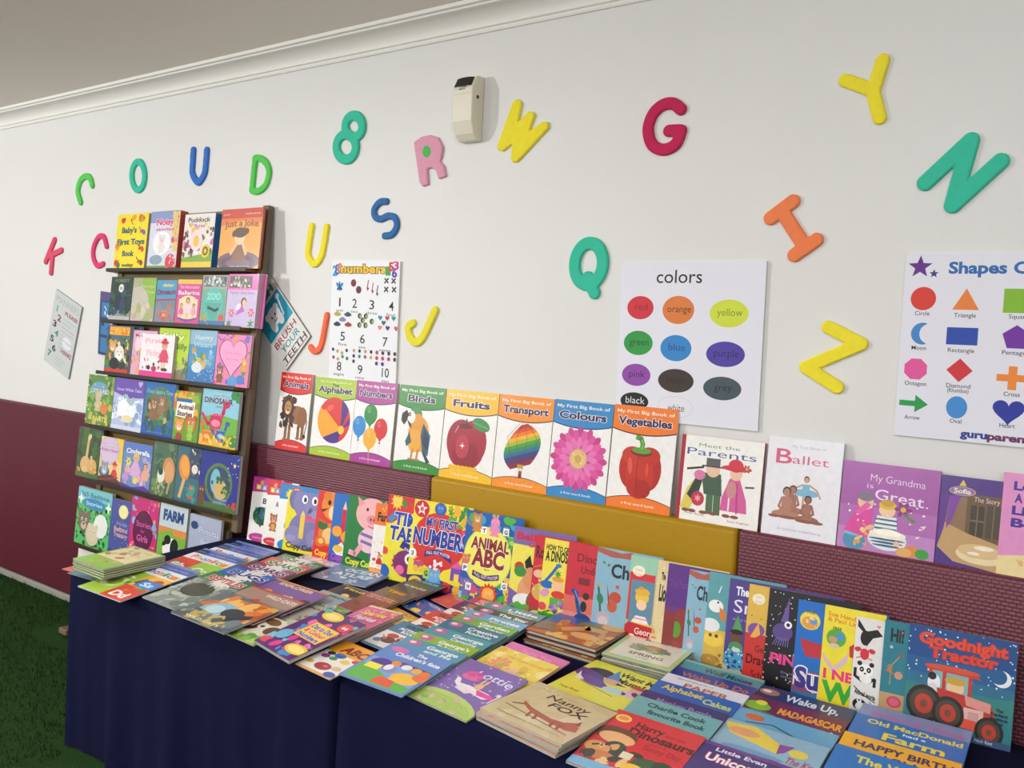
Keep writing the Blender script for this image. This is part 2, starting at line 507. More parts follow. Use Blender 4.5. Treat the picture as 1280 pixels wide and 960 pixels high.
# ------------------------------------------------------------------ padding along the wall
def weave_mat(name, c1, c2):
    m, nt, b = new_mat(name)
    tc = nt.nodes.new('ShaderNodeTexCoord')
    mp = nt.nodes.new('ShaderNodeMapping'); mp.inputs['Rotation'].default_value = (math.pi / 2, 0, 0)
    nt.links.new(tc.outputs['Object'], mp.inputs['Vector'])
    br = nt.nodes.new('ShaderNodeTexBrick')
    br.inputs['Scale'].default_value = 1.0
    br.inputs['Brick Width'].default_value = 0.0160; br.inputs['Row Height'].default_value = 0.0098
    br.inputs['Mortar Size'].default_value = 0.0040; br.inputs['Mortar Smooth'].default_value = 1.0
    br.offset = 0.5
    br.inputs['Color1'].default_value = (1, 1, 1, 1); br.inputs['Color2'].default_value = (.8, .8, .8, 1)
    br.inputs['Mortar'].default_value = (0, 0, 0, 1)
    nt.links.new(mp.outputs['Vector'], br.inputs['Vector'])
    mx = nt.nodes.new('ShaderNodeMix'); mx.data_type = 'RGBA'
    mx.inputs[6].default_value = lin(c1); mx.inputs[7].default_value = lin(c2)
    nt.links.new(br.outputs['Color'], mx.inputs[0]); nt.links.new(mx.outputs[2], b.inputs['Base Color'])
    bp = nt.nodes.new('ShaderNodeBump'); bp.inputs['Strength'].default_value = 0.7; bp.inputs['Distance'].default_value = 0.002
    nt.links.new(br.outputs['Color'], bp.inputs['Height']); nt.links.new(bp.outputs['Normal'], b.inputs['Normal'])
    b.inputs['Roughness'].default_value = 0.42
    return m
M_MAROON_PLAIN = simple('plain_maroon_vinyl', '561c2a', 0.55, 0.08, 6, 0.1, 120, 0.3)
M_MAROON = weave_mat('maroon_woven_vinyl', '542230', '7e3f4d')
M_YELLOW = simple('yellow_vinyl', 'a67f00', 0.42, 0.03, 5, 0.05, 60, 0.3)
def pad(x0, x1, mat, label, d=0.0):
    M = Matrix.Translation((x0, WALL, 0)); mb = MB()
    mb.box(0, -(WALL - LEDGE_Y) - d, .034, x1 - x0, 0, LEDGE_Z)
    o = mb.build('wall_padding', mat, None, M); bevel(o, .014, 4); o.data.shade_smooth()
    tag(o, label, 'wall padding', 'padded panels along the wall')
XA = WALLP  # panel joints, read on the front of the padding
FP = Plane((0, LEDGE_Y, 1.58), (1, 0, 0), (0, 0, 1))
xy0 = FP.hit((538, 610))[0]; xy1 = FP.hit((920, 690))[0]
pad(-7.2, -3.72, M_MAROON_PLAIN, 'plain maroon wall padding left of the book rack, above the green floor')
pad(-3.715, xy0 - .002, M_MAROON, 'maroon wall padding right of the rack, under the lion and balloon books')
pad(xy0, xy1, M_YELLOW, 'yellow wall padding under the apple, hot-air balloon and pepper books', .004)
pad(xy1 + .002, 1.2, M_MAROON, 'maroon woven wall padding at the right, under the dancers and grandma books')

# ------------------------------------------------------------------ foam letters stuck on the wall
def catmull(pts, n=6, closed=False):
    out = []; N = len(pts)
    if N == 2: return list(pts)
    rng = range(N) if closed else range(N - 1)
    for i in rng:
        g = lambda k: pts[k % N] if closed else pts[max(0, min(N - 1, k))]
        p0, p1, p2, p3 = g(i - 1), g(i), g(i + 1), g(i + 2)
        for j in range(n):
            t = j / n
            out.append(tuple(.5 * (2*p1[k] + (p2[k]-p0[k])*t + (2*p0[k]-5*p1[k]+4*p2[k]-p3[k])*t*t + (3*p1[k]-p0[k]-3*p2[k]+p3[k])*t**3) for k in (0, 1)))
    out.append(pts[0] if closed else pts[-1])
    return out

def seg_d(x, y, a, b):
    dx, dy = b[0] - a[0], b[1] - a[1]
    L = dx * dx + dy * dy or 1e-12
    t = max(0, min(1, ((x - a[0]) * dx + (y - a[1]) * dy) / L))
    return math.hypot(x - a[0] - dx * t, y - a[1] - dy * t)

def foam_shape(strokes, width, polys, rpoly, thick, res):
    """mesh of thick rounded strokes / rounded outlines in wall coordinates (u, z)"""
    allp = [p for s in strokes for p in s] + [p for s in polys for p in s]
    pad_ = width / 2 + rpoly + res * 2
    x0 = min(p[0] for p in allp) - pad_; x1 = max(p[0] for p in allp) + pad_
    y0 = min(p[1] for p in allp) - pad_; y1 = max(p[1] for p in allp) + pad_
    nx = int((x1 - x0) / res) + 1; ny = int((y1 - y0) / res) + 1
    def sd(x, y):
        d = 9.0
        for s in strokes:
            for a, b in zip(s, s[1:]): d = min(d, seg_d(x, y, a, b) - width / 2)
        for s in polys:
            dd = 9; ins = False; n = len(s)
            for i in range(n):
                a, b = s[i], s[(i + 1) % n]
                dd = min(dd, seg_d(x, y, a, b))
                if (a[1] > y) != (b[1] > y) and x < (b[0]-a[0])*(y-a[1])/(b[1]-a[1]) + a[0]: ins = not ins
            d = min(d, (-dd if ins else dd) - rpoly)
        return d
    g = [[sd(x0 + i * res, y0 + j * res) for i in range(nx)] for j in range(ny)]
    bev = min(.004, thick * .4)
    V = []; F = []; idx = {}; side = []
    def vin(i, j):
        k = (i, j)
        if k not in idx:
            d = min(1.0, -g[j][i] / bev)
            idx[k] = len(V); V.append((x0 + i*res, y0 + j*res, thick - bev * (1 - d) ** 2))
        return idx[k]
    def ved(a, b):
        if b < a: a, b = b, a
        k = (a, b)
        if k not in idx:
            da, db = g[a[1]][a[0]], g[b[1]][b[0]]; t = da / (da - db)
            idx[k] = len(V)
            V.append((x0 + (a[0] + (b[0]-a[0])*t)*res, y0 + (a[1] + (b[1]-a[1])*t)*res, thick - bev))
        return idx[k]
    for j in range(ny - 1):
        for i in range(nx - 1):
            c = [(i, j), (i+1, j), (i+1, j+1), (i, j+1)]
            ins = [g[q[1]][q[0]] < 0 for q in c]
            if not any(ins): continue
            poly = []; cr = []
            for k in range(4):
                a, b = c[k], c[(k+1) % 4]
                if ins[k]: poly.append(vin(*a))
                if ins[k] != ins[(k+1) % 4]:
                    e = ved(a, b); poly.append(e); cr.append((e, ins[k]))
            if len(poly) >= 3: F.append(tuple(poly))
            if len(cr) == 2:
                (e1, o1), (e2, o2) = cr
                side.append((e1, e2) if o1 else (e2, e1))
    base = {}
    def low(e):
        if e not in base: base[e] = len(V); V.append((V[e][0], V[e][1], 0))
        return base[e]
    for a, b in side: F.append((b, a, low(a), low(b)))
    return V, F

def wp(p): return WALLP.hit(p)
def foam_letter(col, label, strokes=(), w=10, polys=(), rp=0, closed=False, smooth=True, infill=None, thick=.011):
    allp = [p for s in strokes for p in s] + [p for s in polys for p in s]
    cx = sum(p[0] for p in allp) / len(allp); cy = sum(p[1] for p in allp) / len(allp)
    sc = math.dist(wp((cx, cy)), wp((cx, cy + 1)))
    o0 = wp((cx, cy))
    cv = lambda s, cl: [(q[0] - o0[0], q[1] - o0[1]) for q in ((catmull([wp(p) for p in s], 6, cl)) if smooth else [wp(p) for p in s])]
    S = [cv(s, closed) for s in strokes]
    Pl = [[(wp(p)[0] - o0[0], wp(p)[1] - o0[1]) for p in s] for s in polys]
    V, F = foam_shape(S, w * sc, Pl, rp * sc, thick, .0042)
    mb = MB(); mb.v = V; mb.f = F; mb.c = [lin(col)] * len(F)
    M = WALLP.mat(o0[0], o0[1], 0.0005)
    if infill is None:
        o = mb.build('foam_letter', M_FOAM, None, M)
        tag(o, label, 'letter', 'foam letters on the wall')
    else:
        r = empty('foam_letter', M, label, 'letter', 'foam letters on the wall')
        mb.build('letter_shape', M_FOAM, r)
        V, F = foam_shape([], 0, [[(wp(p)[0] - o0[0], wp(p)[1] - o0[1]) for p in infill[1]]], 0, thick + .001, .004)
        m2 = MB(); m2.v = V; m2.f = F; m2.c = [lin(infill[0])] * len(F)
        i = m2.build('letter_infill', M_FOAM, r); i['label'] = 'green foam filling the bowl of the letter'

def ell(cx, cy, rx, ry, n=12, rot=0):
    ca, sa = math.cos(rot), math.sin(rot)
    return [(cx + rx*math.cos(2*math.pi*i/n)*ca - ry*math.sin(2*math.pi*i/n)*sa, cy + rx*math.cos(2*math.pi*i/n)*sa + ry*math.sin(2*math.pi*i/n)*ca) for i in range(n)]
def c4(pts, x, y, s): return [(x + a / s, y + b / s) for a, b in pts]
GRN, TEAL, BLU, YEL = '5cc95a', '3fbfa0', '3f74c4', 'f0e03a'
foam_letter(GRN, 'green foam letter C lying tilted at the far left of the wall', [[(116.5,232),(114,223.5),(108.5,220.5),(102,226),(98.5,239),(102,253)]], 8)
foam_letter(TEAL, 'teal foam letter O above the left end of the book rack', [ell(174, 220, 8.0, 17.5)], 8.6, closed=True)
foam_letter(BLU, 'blue foam letter U high on the wall above the book rack', [[(243,188),(242,205),(242,218),(249,228),(256.5,218),(258.5,205),(259.8,188)]], 9)
foam_letter(GRN, 'green foam letter D above the right end of the book rack', [[(320.5,198),(327,198.5),(334.5,205),(337.5,217),(333,232),(324,239),(316.5,238.5),(316.8,233),(318.5,215),(320,202)]], 8.5, closed=True)
foam_letter(TEAL, 'teal foam number 8 left of the soap-box shaped dispenser', [catmull(ell(443.5,158.5,10.6,13.6), 3, True), catmull(ell(433.8,184,12,15.8), 3, True)], 12.5, smooth=False)
foam_letter('dd9db4', 'pink foam letter R with a green bowl below the wall dispenser', (), 0, [c4([(528,448),(560,425),(600,416),(636,428),(656,470),(650,515),(640,535),(662,560),(670,602),(642,612),(632,575),(608,560),(582,566),(588,640),(566,648),(554,630)], 380, 60, 3.765)], 1.4,
            infill=('58b860', c4(ell(587,490,23,32,14), 380, 60, 3.765)))
foam_letter(YEL, 'yellow foam letter W tilted to the right beside the wall dispenser', (), 0, [c4([(994,256),(1010,248),(1026,262),(1008,352),(1016,356),(1064,306),(1082,310),(1086,322),(1060,394),(1066,400),(1132,354),(1150,356),(1152,376),(1008,532),(990,534),(984,522),(990,450),(982,448),(940,482),(922,476),(920,464)], 380, 60, 3.765)], 1.6)
foam_letter('c02a56', 'crimson foam letter G on the wall above the colours poster', [[(852,137),(842,130),(829,132),(817,143),(811,162),(816,181),(830,187.5),(845,181),(851.5,166),(850.5,163.5),(837,164)]], 15)
foam_letter(YEL, 'yellow foam letter Y near the top right of the wall', [[(1104,76),(1093,112)],[(1057,101),(1074,107),(1092,114)],[(1091,112),(1100,148)]], 16.5)
foam_letter(TEAL, 'large teal foam letter N at the right, above the shapes poster', [[(1157,229),(1214,176),(1191,257),(1251,202)]], 20, smooth=False)
foam_letter('ef8454', 'orange foam letter I lying tilted between the two large posters', [[(964,273),(992,252)],[(978,264),(1007,309)],[(994,319),(1021,300)]], 17.5, smooth=False)
foam_letter(TEAL, 'teal foam letter Q just left of the colours poster', [catmull(ell(737,330,17.5,26,14,.12), 3, True), [(736,347),(744,366)]], 16, smooth=False)
foam_letter(YEL, 'yellow foam letter Z between the colours poster and the shapes poster', [[(1036,409),(1077,430),(1008,459),(1047,484)]], 16.5, smooth=False)
foam_letter('3d6ea8', 'blue foam letter S tilted above the numbers poster', [[(484,252),(476,253),(469,262),(470,271),(477,274),(487,270),(495,273),(497,283),(491,293),(482,295)]], 8.6)
foam_letter(YEL, 'yellow foam letter U left of the numbers poster', [[(391,283),(387.5,305),(386.5,320),(394,330),(402,322),(406,306),(409.5,284)]], 9)
foam_letter('d8546e', 'rose foam letter K tilted above the manners poster', [[(69.5,300),(58.5,327)],[(61,321),(78,313)],[(67,318),(65,341)]], 7.5, smooth=False)
foam_letter('dd4474', 'pink foam letter C left of the top of the book rack', [[(134.5,308),(131,296.5),(124.5,296.5),(118.5,309),(118,322),(123,332),(130,330)]], 7)
foam_letter('f2724e', 'orange foam letter J between the tooth poster and the numbers poster', [[(410,394),(407,410),(404.5,424),(400.5,436),(394,439),(389.5,434)]], 8)
foam_letter('e8dc44', 'pale yellow foam letter J right of the numbers poster', [[(545,388),(537,406),(529,422),(521,428),(513.5,421),(511.5,409),(517,404)]], 10.5)

# ------------------------------------------------------------------ posters on foam board
def poster(tl, tr, bl, label, art, W=None, T=.009, edge='d8d6d2', paper='e4e4ee'):
    a = Vector(wp(tl)); b = Vector(wp(tr)); c = Vector(wp(bl))
    rot = .5 * (math.atan2((b-a).y, (b-a).x) + math.atan2((a-c).y, (a-c).x) - math.pi / 2)
    W = W or (b - a).length; H = (c - a).length
    ex = Vector((math.cos(rot), math.sin(rot))); ey = Vector((-ex.y, ex.x))
    o = a - ey * H
    r = empty('poster', WALLP.mat(o.x, o.y, .0005, rot), label, 'poster', 'posters on the wall')
    mb = MB(); mb.box(0, 0, 0, W, H, T, lin(edge)); mb.build('foam_board', M_MATT, r)
    mb = MB(); A = Art(mb, W, H, T + .0003); A.r(0, 0, 1, 1, paper); art(A); mb.build('printed_sheet', M_MATT, r)

def serif(a, txt, x0, x1, y, h, c, it=0):
    a.t(txt, x0, x1, y, h, c, b=0.0, it=it)

def art_colors(a):
    a.t('colors', .265, .585, .872, .086, '1c1c1c', b=.004)
    items = [('red', .155,.715,.098,.078,'cf2636','7c1a20'), ('orange',.43,.705,.112,.092,'dc7a36','3c2410'), ('yellow',.775,.69,.128,.088,'cfdb3a','6f8a2a'),
             ('green',.15,.49,.108,.082,'27963f','0f3c1a'), ('blue',.425,.468,.11,.086,'2a84c8','12386a'), ('purple',.765,.445,.128,.081,'4b3aa0','1c1450'),
             ('pink',.145,.285,.107,.075,'8d44a6','3c1450'), ('brown',.435,.265,.126,.078,'3a2c28','17100e'), ('grey',.755,.238,.127,.075,'41505a','12181c'),
             ('black',.14,.115,.105,.06,'121214','e8e8e8')]
    for t, x, y, rx, ry, c, tc in items:
        a.e(x, y, rx, ry, c, n=40)
        w = .0122 * len(t) + .004
        a.t(t, x - w, x + w + .012, y - .014, .046, tc, b=-.002)
    a.e(.44, .10, .125, .072, 'c9cbd0', n=40); a.e(.44, .10, .122, .069, 'e4e4ee', n=40)
    a.t('white', .385, .505, .075, .046, '2a2a2a', b=-.004)
poster((779,329), (960,326), (770.5,521), 'white poster headed colors with ten coloured ovals in rows', art_colors)

def art_numbers(a):
    a.k += 1
    for x, t, c in ((.01,'2','3a9ad0'),(.05,'8','2c6ac0'),(.085,'0','e87a30')): a.t(t, x, x+.075, .875 + (x*.3), .085, c, b=.05)
    a.t('numbers', .14, .80, .905, .072, 'f3c21c', '181818', b=.035, olw=.09)
    for x, y, t, c in ((.80,.89,'1','3aa04a'),(.84,.925,'5','d0343c'),(.89,.875,'6','5a3aa8'),(.91,.935,'3','c03a8a')): a.t(t, x, x+.075, y, .07, c, b=.05)
    nm = [('1','one',.14,.62),('2','two',.365,.615),('3','three',.62,.61),('4','four',.90,.605),('5','five',.20,.335),('6','six',.50,.325),('7','seven',.83,.315),('8','eight',.16,.08),('9','nine',.48,.07),('10','ten',.85,.065)]
    for d, w, x, y in nm:
        hw = .035 if len(d) == 1 else .05
        if d == '1': hw = .012
        a.t(d, x - hw, x + hw, y, .078, '202024', b=.005)
        ww = .014 * len(w) + .01
        a.t(w, x - ww, x + ww, y - .042, .024, '303034', b=.0)
    for sg in (-1, 1):
        a.e(.13 + sg*.025, .80, .035, .02, '2a86c8', sg*40); a.e(.13 + sg*.02, .77, .024, .016, '1a5a98', -sg*30)
    a.ln([(.125,.83),(.135,.75)], .012, '202020')
    a.e(.34,.82,.04,.04,'7a2430'); a.e(.42,.765,.04,.04,'6a2030')
    for i in range(3): a.ln([(.56+.07*i, .845-.02*i),(.545+.07*i,.775-.02*i)], .014, ['b04060','d06070','405a80'][i]); a.p([(.54+.07*i,.79-.02*i),(.575+.07*i,.78-.02*i),(.55+.07*i,.755-.02*i)],'8a3040')
    for x, y in ((.82,.845),(.92,.845),(.82,.775),(.93,.775)):
        a.ln([(x-.025,y-.018),(x+.025,y+.018)],.018,'282828'); a.ln([(x-.025,y+.018),(x+.025,y-.018)],.018,'484848')
    for x, y, c in ((.11,.555,'b0b040'),(.27,.555,'404858'),(.19,.51,'8088a0'),(.11,.47,'303a50'),(.28,.47,'a03a38')): a.e(x,y,.055,.022,c); a.e(x,y+.008,.03,.02,c)
    for i,(x,y) in enumerate(((.45,.55),(.54,.55),(.495,.515),(.45,.475),(.54,.475),(.63,.51))): a.e(x,y,.03,.03,'303a28'); a.e(x+.01,y-.002,.016,.02,'9ab060')
    for i,(x,y) in enumerate(((.76,.545),(.86,.545),(.95,.545),(.81,.505),(.76,.465),(.87,.465),(.99,.465))): a.heart(x-.01,y,.03,['2a8aa0','c03a50','2a90a8','2a7060','e08060','503a60','d04a6a'][i])
    R = random.Random(3); cs = ['2a2a3a','3a3a5a','a83a3a','2a8a8a','c0a060','3a6a3a','4a2a5a']
    for i in range(8): a.e(.06+.07*(i%4)+.01*(i//4), .255-.055*(i//4)-.012*(i%3), .02,.02,R.choice(cs),n=10)
    for i in range(9): a.e(.38+.085*(i%4), .26-.045*(i//4), .02,.02,R.choice(cs),n=10)
    for i in range(10): a.e(.72+.085*(i%4), .26-.045*(i//4), .022,.022,R.choice(['4a3a8a','c0405a','2a90a0','5a2a4a']),n=10)
poster((417.5,326.5), (502.5,326), (412,473), 'white poster headed numbers showing one to ten with small pictures', art_numbers, paper='eceef2')

def art_shapes(a):
    tx = '1f5aa0'
    a.star(.085,.925,.072,'63278a'); a.star(.165,.885,.028,'4a2a78')
    a.t('Shapes Chart', .245, .86, .888, .068, '2468b0', b=.035)
    q=a.q
    a.e(.115,.736,.072,.072,'d8382c',n=36); a.p([(.28,.674),(.425,.674),(.352,.80)],'e8813a'); a.p([(.55,.662),(.715,.662),(.715,.80),(.55,.80)],'84b82e')
    pts = []
    for i in range(19):
        t = math.radians(70 + 220*i/18); pts.append((.125+.066*math.cos(t), .526+.068*math.sin(t)*q))
    for i in range(14):
        t = math.radians(250 - 140*i/13); pts.append((.16+.053*math.cos(t), .526+.06*math.sin(t)*q))
    a.p(pts,'3f86c8')
    a.r(.26,.468,.43,.57,'2546a8')
    for cx, cy, n, r, c, r0 in ((.63,.52,5,.076,'6f2aa0',90),(.10,.311,8,.07,'e2549c',22.5),(.345,.318,4,.072,'d03038',90)):
        a.p([(cx+r*math.cos(math.radians(r0+360*k/n)), cy+r*math.sin(math.radians(r0+360*k/n))*q) for k in range(n)], c)
    a.r(.545,.27,.71,.31,'ee8a34'); a.r(.605,.222,.65,.358,'ee8a34')
    a.p([(.02,.085),(.11,.085),(.11,.048),(.185,.10),(.11,.155),(.11,.118),(.02,.118)],'1f9a48')
    a.e(.345,.098,.058,.068,'3f8ad0',n=30); a.heart(.62,.10,.084,'24349a')
    for t, x, y, w in (('Circle',.115,.636,.042),('Triangle',.352,.63,.06),('Square',.635,.63,.052),('Moon',.11,.428,.042),('Rectangle',.345,.424,.072),('Pentagon',.635,.424,.072),('Octagon',.105,.212,.062),('Diamond',.345,.214,.066),('(Rhombus)',.345,.186,.058),('Cross',.63,.186,.042),('Arrow',.10,.004,.045),('Oval',.345,.004,.032),('Heart',.62,.004,.04)):
        a.t(t, x-w, x+w, y, .026, '3a3a44', b=.004)
    a.p([(.80,.662),(.96,.662),(.96,.76),(.88,.81),(.80,.76)],'c8382c'); a.e(.88,.52,.07,.05,'f0c030'); a.r(.82,.26,.95,.36,'2a9aa8'); a.star(.88,.12,.08,'f0b020')
def art_shapes2(a):
    # the sheet has a foot strip below the chart
    class B: pass
    mb, W, H = a.mb, a.W, a.H
    sub = Art(mb, W, H * .905, a.z); 
    k0 = len(mb.v); sub.k = a.k
    art_shapes(sub)
    for i in range(k0, len(mb.v)):
        v = mb.v[i]; mb.v[i] = (v[0], v[1] + H * .092, v[2])
    a.k = sub.k
    a.t('guru', .375, .52, .026, .04, '2a3a90', b=.05); a.t('parents.com', .52, .95, .024, .04, '6a3060', b=.05)
poster((1134,318), (1280,316), (1117.5,543), 'white poster headed Shapes with coloured shapes and their names', art_shapes2, W=.41)

def art_manners(a):
    a.t('MANNERS', .08, .95, .86, .09, '9a9aa0', b=-.015)
    R = random.Random(2)
    for i, (d, c) in enumerate(zip('1234567', ('2a9a8c','7a2a3a','202428','1f8a80','281c20','201c24','2a7a70'))):
        a.t(d, (.15 if d == '1' else .10) + (i % 2) * .13, (.19 if d == '1' else .24) + (i % 2) * .13, .735 - i * .105, .085, c, b=.03)
    a.t('PLEASE', .48, .95, .76, .05, '9a2a38', b=.03); a.t('THANKS', .52, .96, .26, .06, '8a2434', b=.03)
    for i in range(8):
        y = .70 - .055 * i
        a.ln([(.45, y), (.45 + R.uniform(.3, .5), y)], .02, R.choice(['9ac0c0','b0b4b8','c0a8b0']))
    a.e(.72,.42,.2,.13,'c4c8cc'); a.e(.72,.42,.18,.115,'dcdee0')
    a.t('I AM SORRY', .5, .92, .41, .03, '8898a0', b=0)
    for i in range(3): a.ln([(.4, .16 - .04*i), (.4 + R.uniform(.2, .4), .16 - .04*i)], .016, 'a8b4b4')
poster((72.5,361.5), (105,382), (55,448), 'tilted pale poster headed manners with a handwritten list of seven numbers', art_manners, paper='c4c9c8', edge='9a9c9c')

def art_brush(a):
    a.r(.03,.40,.97,.80,'1f9ab8'); a.r(.03,.8,.97,.97,'dcd8c8')
    a.t('RUSH', .12, .88, .84, .09, '2a8a98', '283848', b=.04, olw=.03)
    a.e(.5,.60,.22,.2,'eef2f2'); a.e(.36,.52,.1,.16,'eef2f2'); a.e(.62,.52,.1,.16,'eef2f2'); a.e(.33,.66,.08,.08,'eef2f2'); a.e(.66,.67,.08,.08,'eef2f2')
    for x in (.43,.56): a.e(x,.61,.022,.03,'1c2c38')
    a.ln([(.44,.55),(.5,.54),(.56,.55)],.02,'1c2c38'); a.ln([(.75,.5),(.85,.74)],.04,'e8e8f0'); a.e(.85,.74,.06,.06,'e8e8f0')
    for t, x0, x1, y, c in (('BRUSH',.08,.9,.27,'a03048'),('YOUR',.18,.86,.16,'2a8a9a'),('TEETH',.06,.94,.04,'3a3038')): a.t(t,x0,x1,y,.085,c,b=.01)
    a.ln([(.06,.03),(.95,.03)],.02,'b04a5a')
poster((312,387), (341.5,347), (363,458), 'tilted white poster with a smiling tooth on blue, half behind the rack', art_brush, paper='e0e0dc', edge='8a8a8a')

def art_blue(a):
    a.r(0,0,1,1,'24406a'); a.r(.0,.86,1,1,'5a4a80')
    for i in range(3):
        y = .60 - .28*i
        a.r(.05,y,.95,y+.24,'2f68a0'); a.r(.07,y+.01,.93,y+.23,'3d7ab0')
        a.busy(9+i, ['e0e8f0','8ab4d8','c0a0c8','203060'], 10, .08, y+.03, .9, y+.2, .03, .06)
poster((128,364), (160,364), (121,441), 'dark blue framed poster peeping out behind the left of the rack', art_blue, W=.30, edge='2a3440', paper='24406a')

# ------------------------------------------------------------------ scent dispenser
def dispenser():
    u, v = wp((606.5, 97)); ub, vb = wp((602.8, 177.5))
    H = v - vb; W = .088; D = .068
    r = empty('air_freshener_dispenser', WALLP.mat(u - W, vb, 0.0005), 'cream wall dispenser with a black top window, casting a shadow on the wall', 'dispenser')
    cre = simple('cream_plastic', 'e0dac8', 0.4, 0.02, 10); blk = simple('black_window', '16140f', 0.2, 0, 5)
    # side profile (depth, height), tapering below
    pr = [(0, 0), (.034, 0), (.052, .020), (D, .062), (D, .17), (D - .004, H - .04), (.045, H - .004), (.03, H), (0, H)]
    mb = MB(); n = len(pr)
    ins = lambda h: .004 * max(0, 1 - h / .06)
    mb.v = [(ins(h), h, d) for d, h in pr] + [(W - ins(h), h, d) for d, h in pr]
    mb.f = [tuple(range(n)), tuple(range(2*n - 1, n - 1, -1))] + [((i+1) % n, i, n + i, n + (i+1) % n) for i in range(n)]
    mb.c = [(1,1,1,1)] * len(mb.f)
    bevel(mb.build('body', cre, r), .005, 3, 25)
    mb = MB(); z = D - .0005
    # curved dark window following the sloped head
    ya, yb_ = H - .038, H - .008
    da, db = D - .0035, .047
    mb.v = []; 
    for i in range(7):
        t = i / 6; x = .008 + (W - .016) * t; bow = .006 * (1 - (2*t - 1)**2)
        mb.v += [(x, ya + bow * .3, da + .0022 + .001), (x, yb_ + bow * .5, db + .003)]
    mb.f = [(2*i, 2*i+2, 2*i+3, 2*i+1) for i in range(6)]; mb.c = [(1,1,1,1)]*6
    w_ = mb.build('window', blk, r); sm = w_.modifiers.new('solid', 'SOLIDIFY'); sm.thickness = .003
    w_['label'] = 'black curved window'
    mb = MB(); a = Art(mb, W, H, D + .0006)
    a.t('TIME', .30, .72, .80, .022, '4a463c', b=.02); a.t('MIST', .34, .66, .765, .022, '4a463c', b=.02); a.r(.05,.70,.95,.704,'a8a292')
    mb.build('printed_label', M_MATT, r)
    mb = MB(); pts = [(.5*.012*math.cos(t*math.pi/6), .5*.012*math.sin(t*math.pi/6)) for t in range(12)]
    mb.prism(pts, 0, .002, lin('201c18'))
    mb.build('lock', blk, r, Matrix.Translation((W - .0005, H * .66, .038)) @ Matrix.Rotation(math.pi/2, 4, 'Y'))
dispenser()
# ------------------------------------------------------------------ books standing on the padding
LN = math.radians(6.0)
LEDGE = Plane((0, WALL - .046, LEDGE_Z), (1, 0, 0), (0, math.sin(LN), math.cos(LN)))
GL = 'board books in a row on top of the padding'
def first_book(col, dark, title, pic, tcol='2a1a50', small='f4f0e0', upper=True):
    def art(a):
        a.r(0, 0, 1, 1, 'f0efec')
        top = [(0, 1), (0, .775)] + [(i/12, .775 - .045*4*(i/12)*(1-i/12)) for i in range(1, 12)] + [(1, .775), (1, 1)]
        bot = [(0, 0), (1, 0), (1, .075)] + [(1-i/12, .075 + .055*4*(i/12)*(1-i/12)) for i in range(1, 12)] + [(0, .075)]
        a.p([(x, y - .012) for x, y in top[1:-1]] + [(1, 1), (0, 1)], dark); a.p(top, col)
        a.p([(x, y + .008) for x, y in bot], dark); a.p(bot, col)
        if upper: a.t('My First Big Book of', .05, .95, .925, .034, small, b=.012)
        else: a.t('My First Big Book of', .12, .88, .94, .022, small, b=.0); a.t('The', .42, .58, .895, .034, tcol, b=.03)
        hw = min(.42, .052 * len(title) + .04)
        a.t(title, .5 - hw, .5 + hw, .815, .078, tcol, b=.035, ol='f6f0f0' if tcol != '5a1828' else None, olw=.04)
        a.t('a first word book', .24, .76, .045, .026, small, b=.005)
        pic(a)
    return art
def pic_lion(a):
    for x, y in ((.30,.16),(.42,.13),(.70,.17),(.83,.17)): a.ln([(x+.02,.45),(x,.3),(x,y)], .085, '8a5a34')
    a.e(.62,.46,.30,.20,'9a6840'); a.e(.78,.44,.16,.22,'8f5e38'); a.ln([(.88,.5),(.95,.38),(.9,.22)],.03,'8a5a34'); a.e(.9,.2,.04,.05,'3a2216')
    a.busy(4,['3c2114','5a331c','2e180e','6a3f22'],34,.12,.30,.52,.68,.06,.11)
    a.e(.31,.55,.19,.23,'4a2a18'); a.e(.32,.545,.115,.15,'b98a58'); a.e(.32,.49,.06,.05,'e8d8b8'); a.e(.325,.51,.035,.02,'3a2018')
    for x in (.275,.365): a.e(x,.565,.018,.014,'201008')
    for x in (.2,.42): a.e(x,.655,.05,.05,'6a4424')
    for x in (.29,.41,.70,.83): a.e(x,.135 if x<.5 else .165,.06,.03,'9a6a44')
def pic_ball(a):
    a.e(.53,.47,.40,.40,'d8342c',n=40)
    sec=lambda a0,a1,c:a.p([(.72,.36)]+[(.53+.40*math.cos(math.radians(t)),.47+.40*math.sin(math.radians(t))*a.q) for t in range(a0,a1+1,6)],c)
    sec(150,234,'f3a52c'); sec(234,294,'4b2a86'); sec(294,354,'d8342c'); sec(-6,66,'4b2a86'); sec(12,30,'d8342c')
    a.p([(.17,.55),(.30,.60),(.72,.37),(.2,.36),(.14,.45)],'f3a52c'); a.e(.73,.36,.075,.075,'f4c42c')
    a.e(.42,.62,.09,.05,'e8604c',30)
def pic_balloons(a):
    for x,y,c,d in ((.42,.60,'1f8a3c','166a2c'),(.16,.44,'2f8ad0','1f6aa8'),(.70,.44,'d0282c','a01c20'),(.45,.31,'eeb02c','c88a1c')):
        a.ln([(x,y-.17),(x+.02,y-.30)],.008,'d0d0d0')
        a.e(x,y,.165,.165/ a.q*.0+.19,c,n=26); a.p([(x-.11,y-.06),(x+.11,y-.06),(x,y-.165)],c); a.p([(x-.03,y-.18),(x+.03,y-.18),(x,y-.15)],d)
        a.e(x-.05,y+.05,.03,.05,'f4f0f0',20); a.e(x-.05,y+.05,.026,.046,c,20)
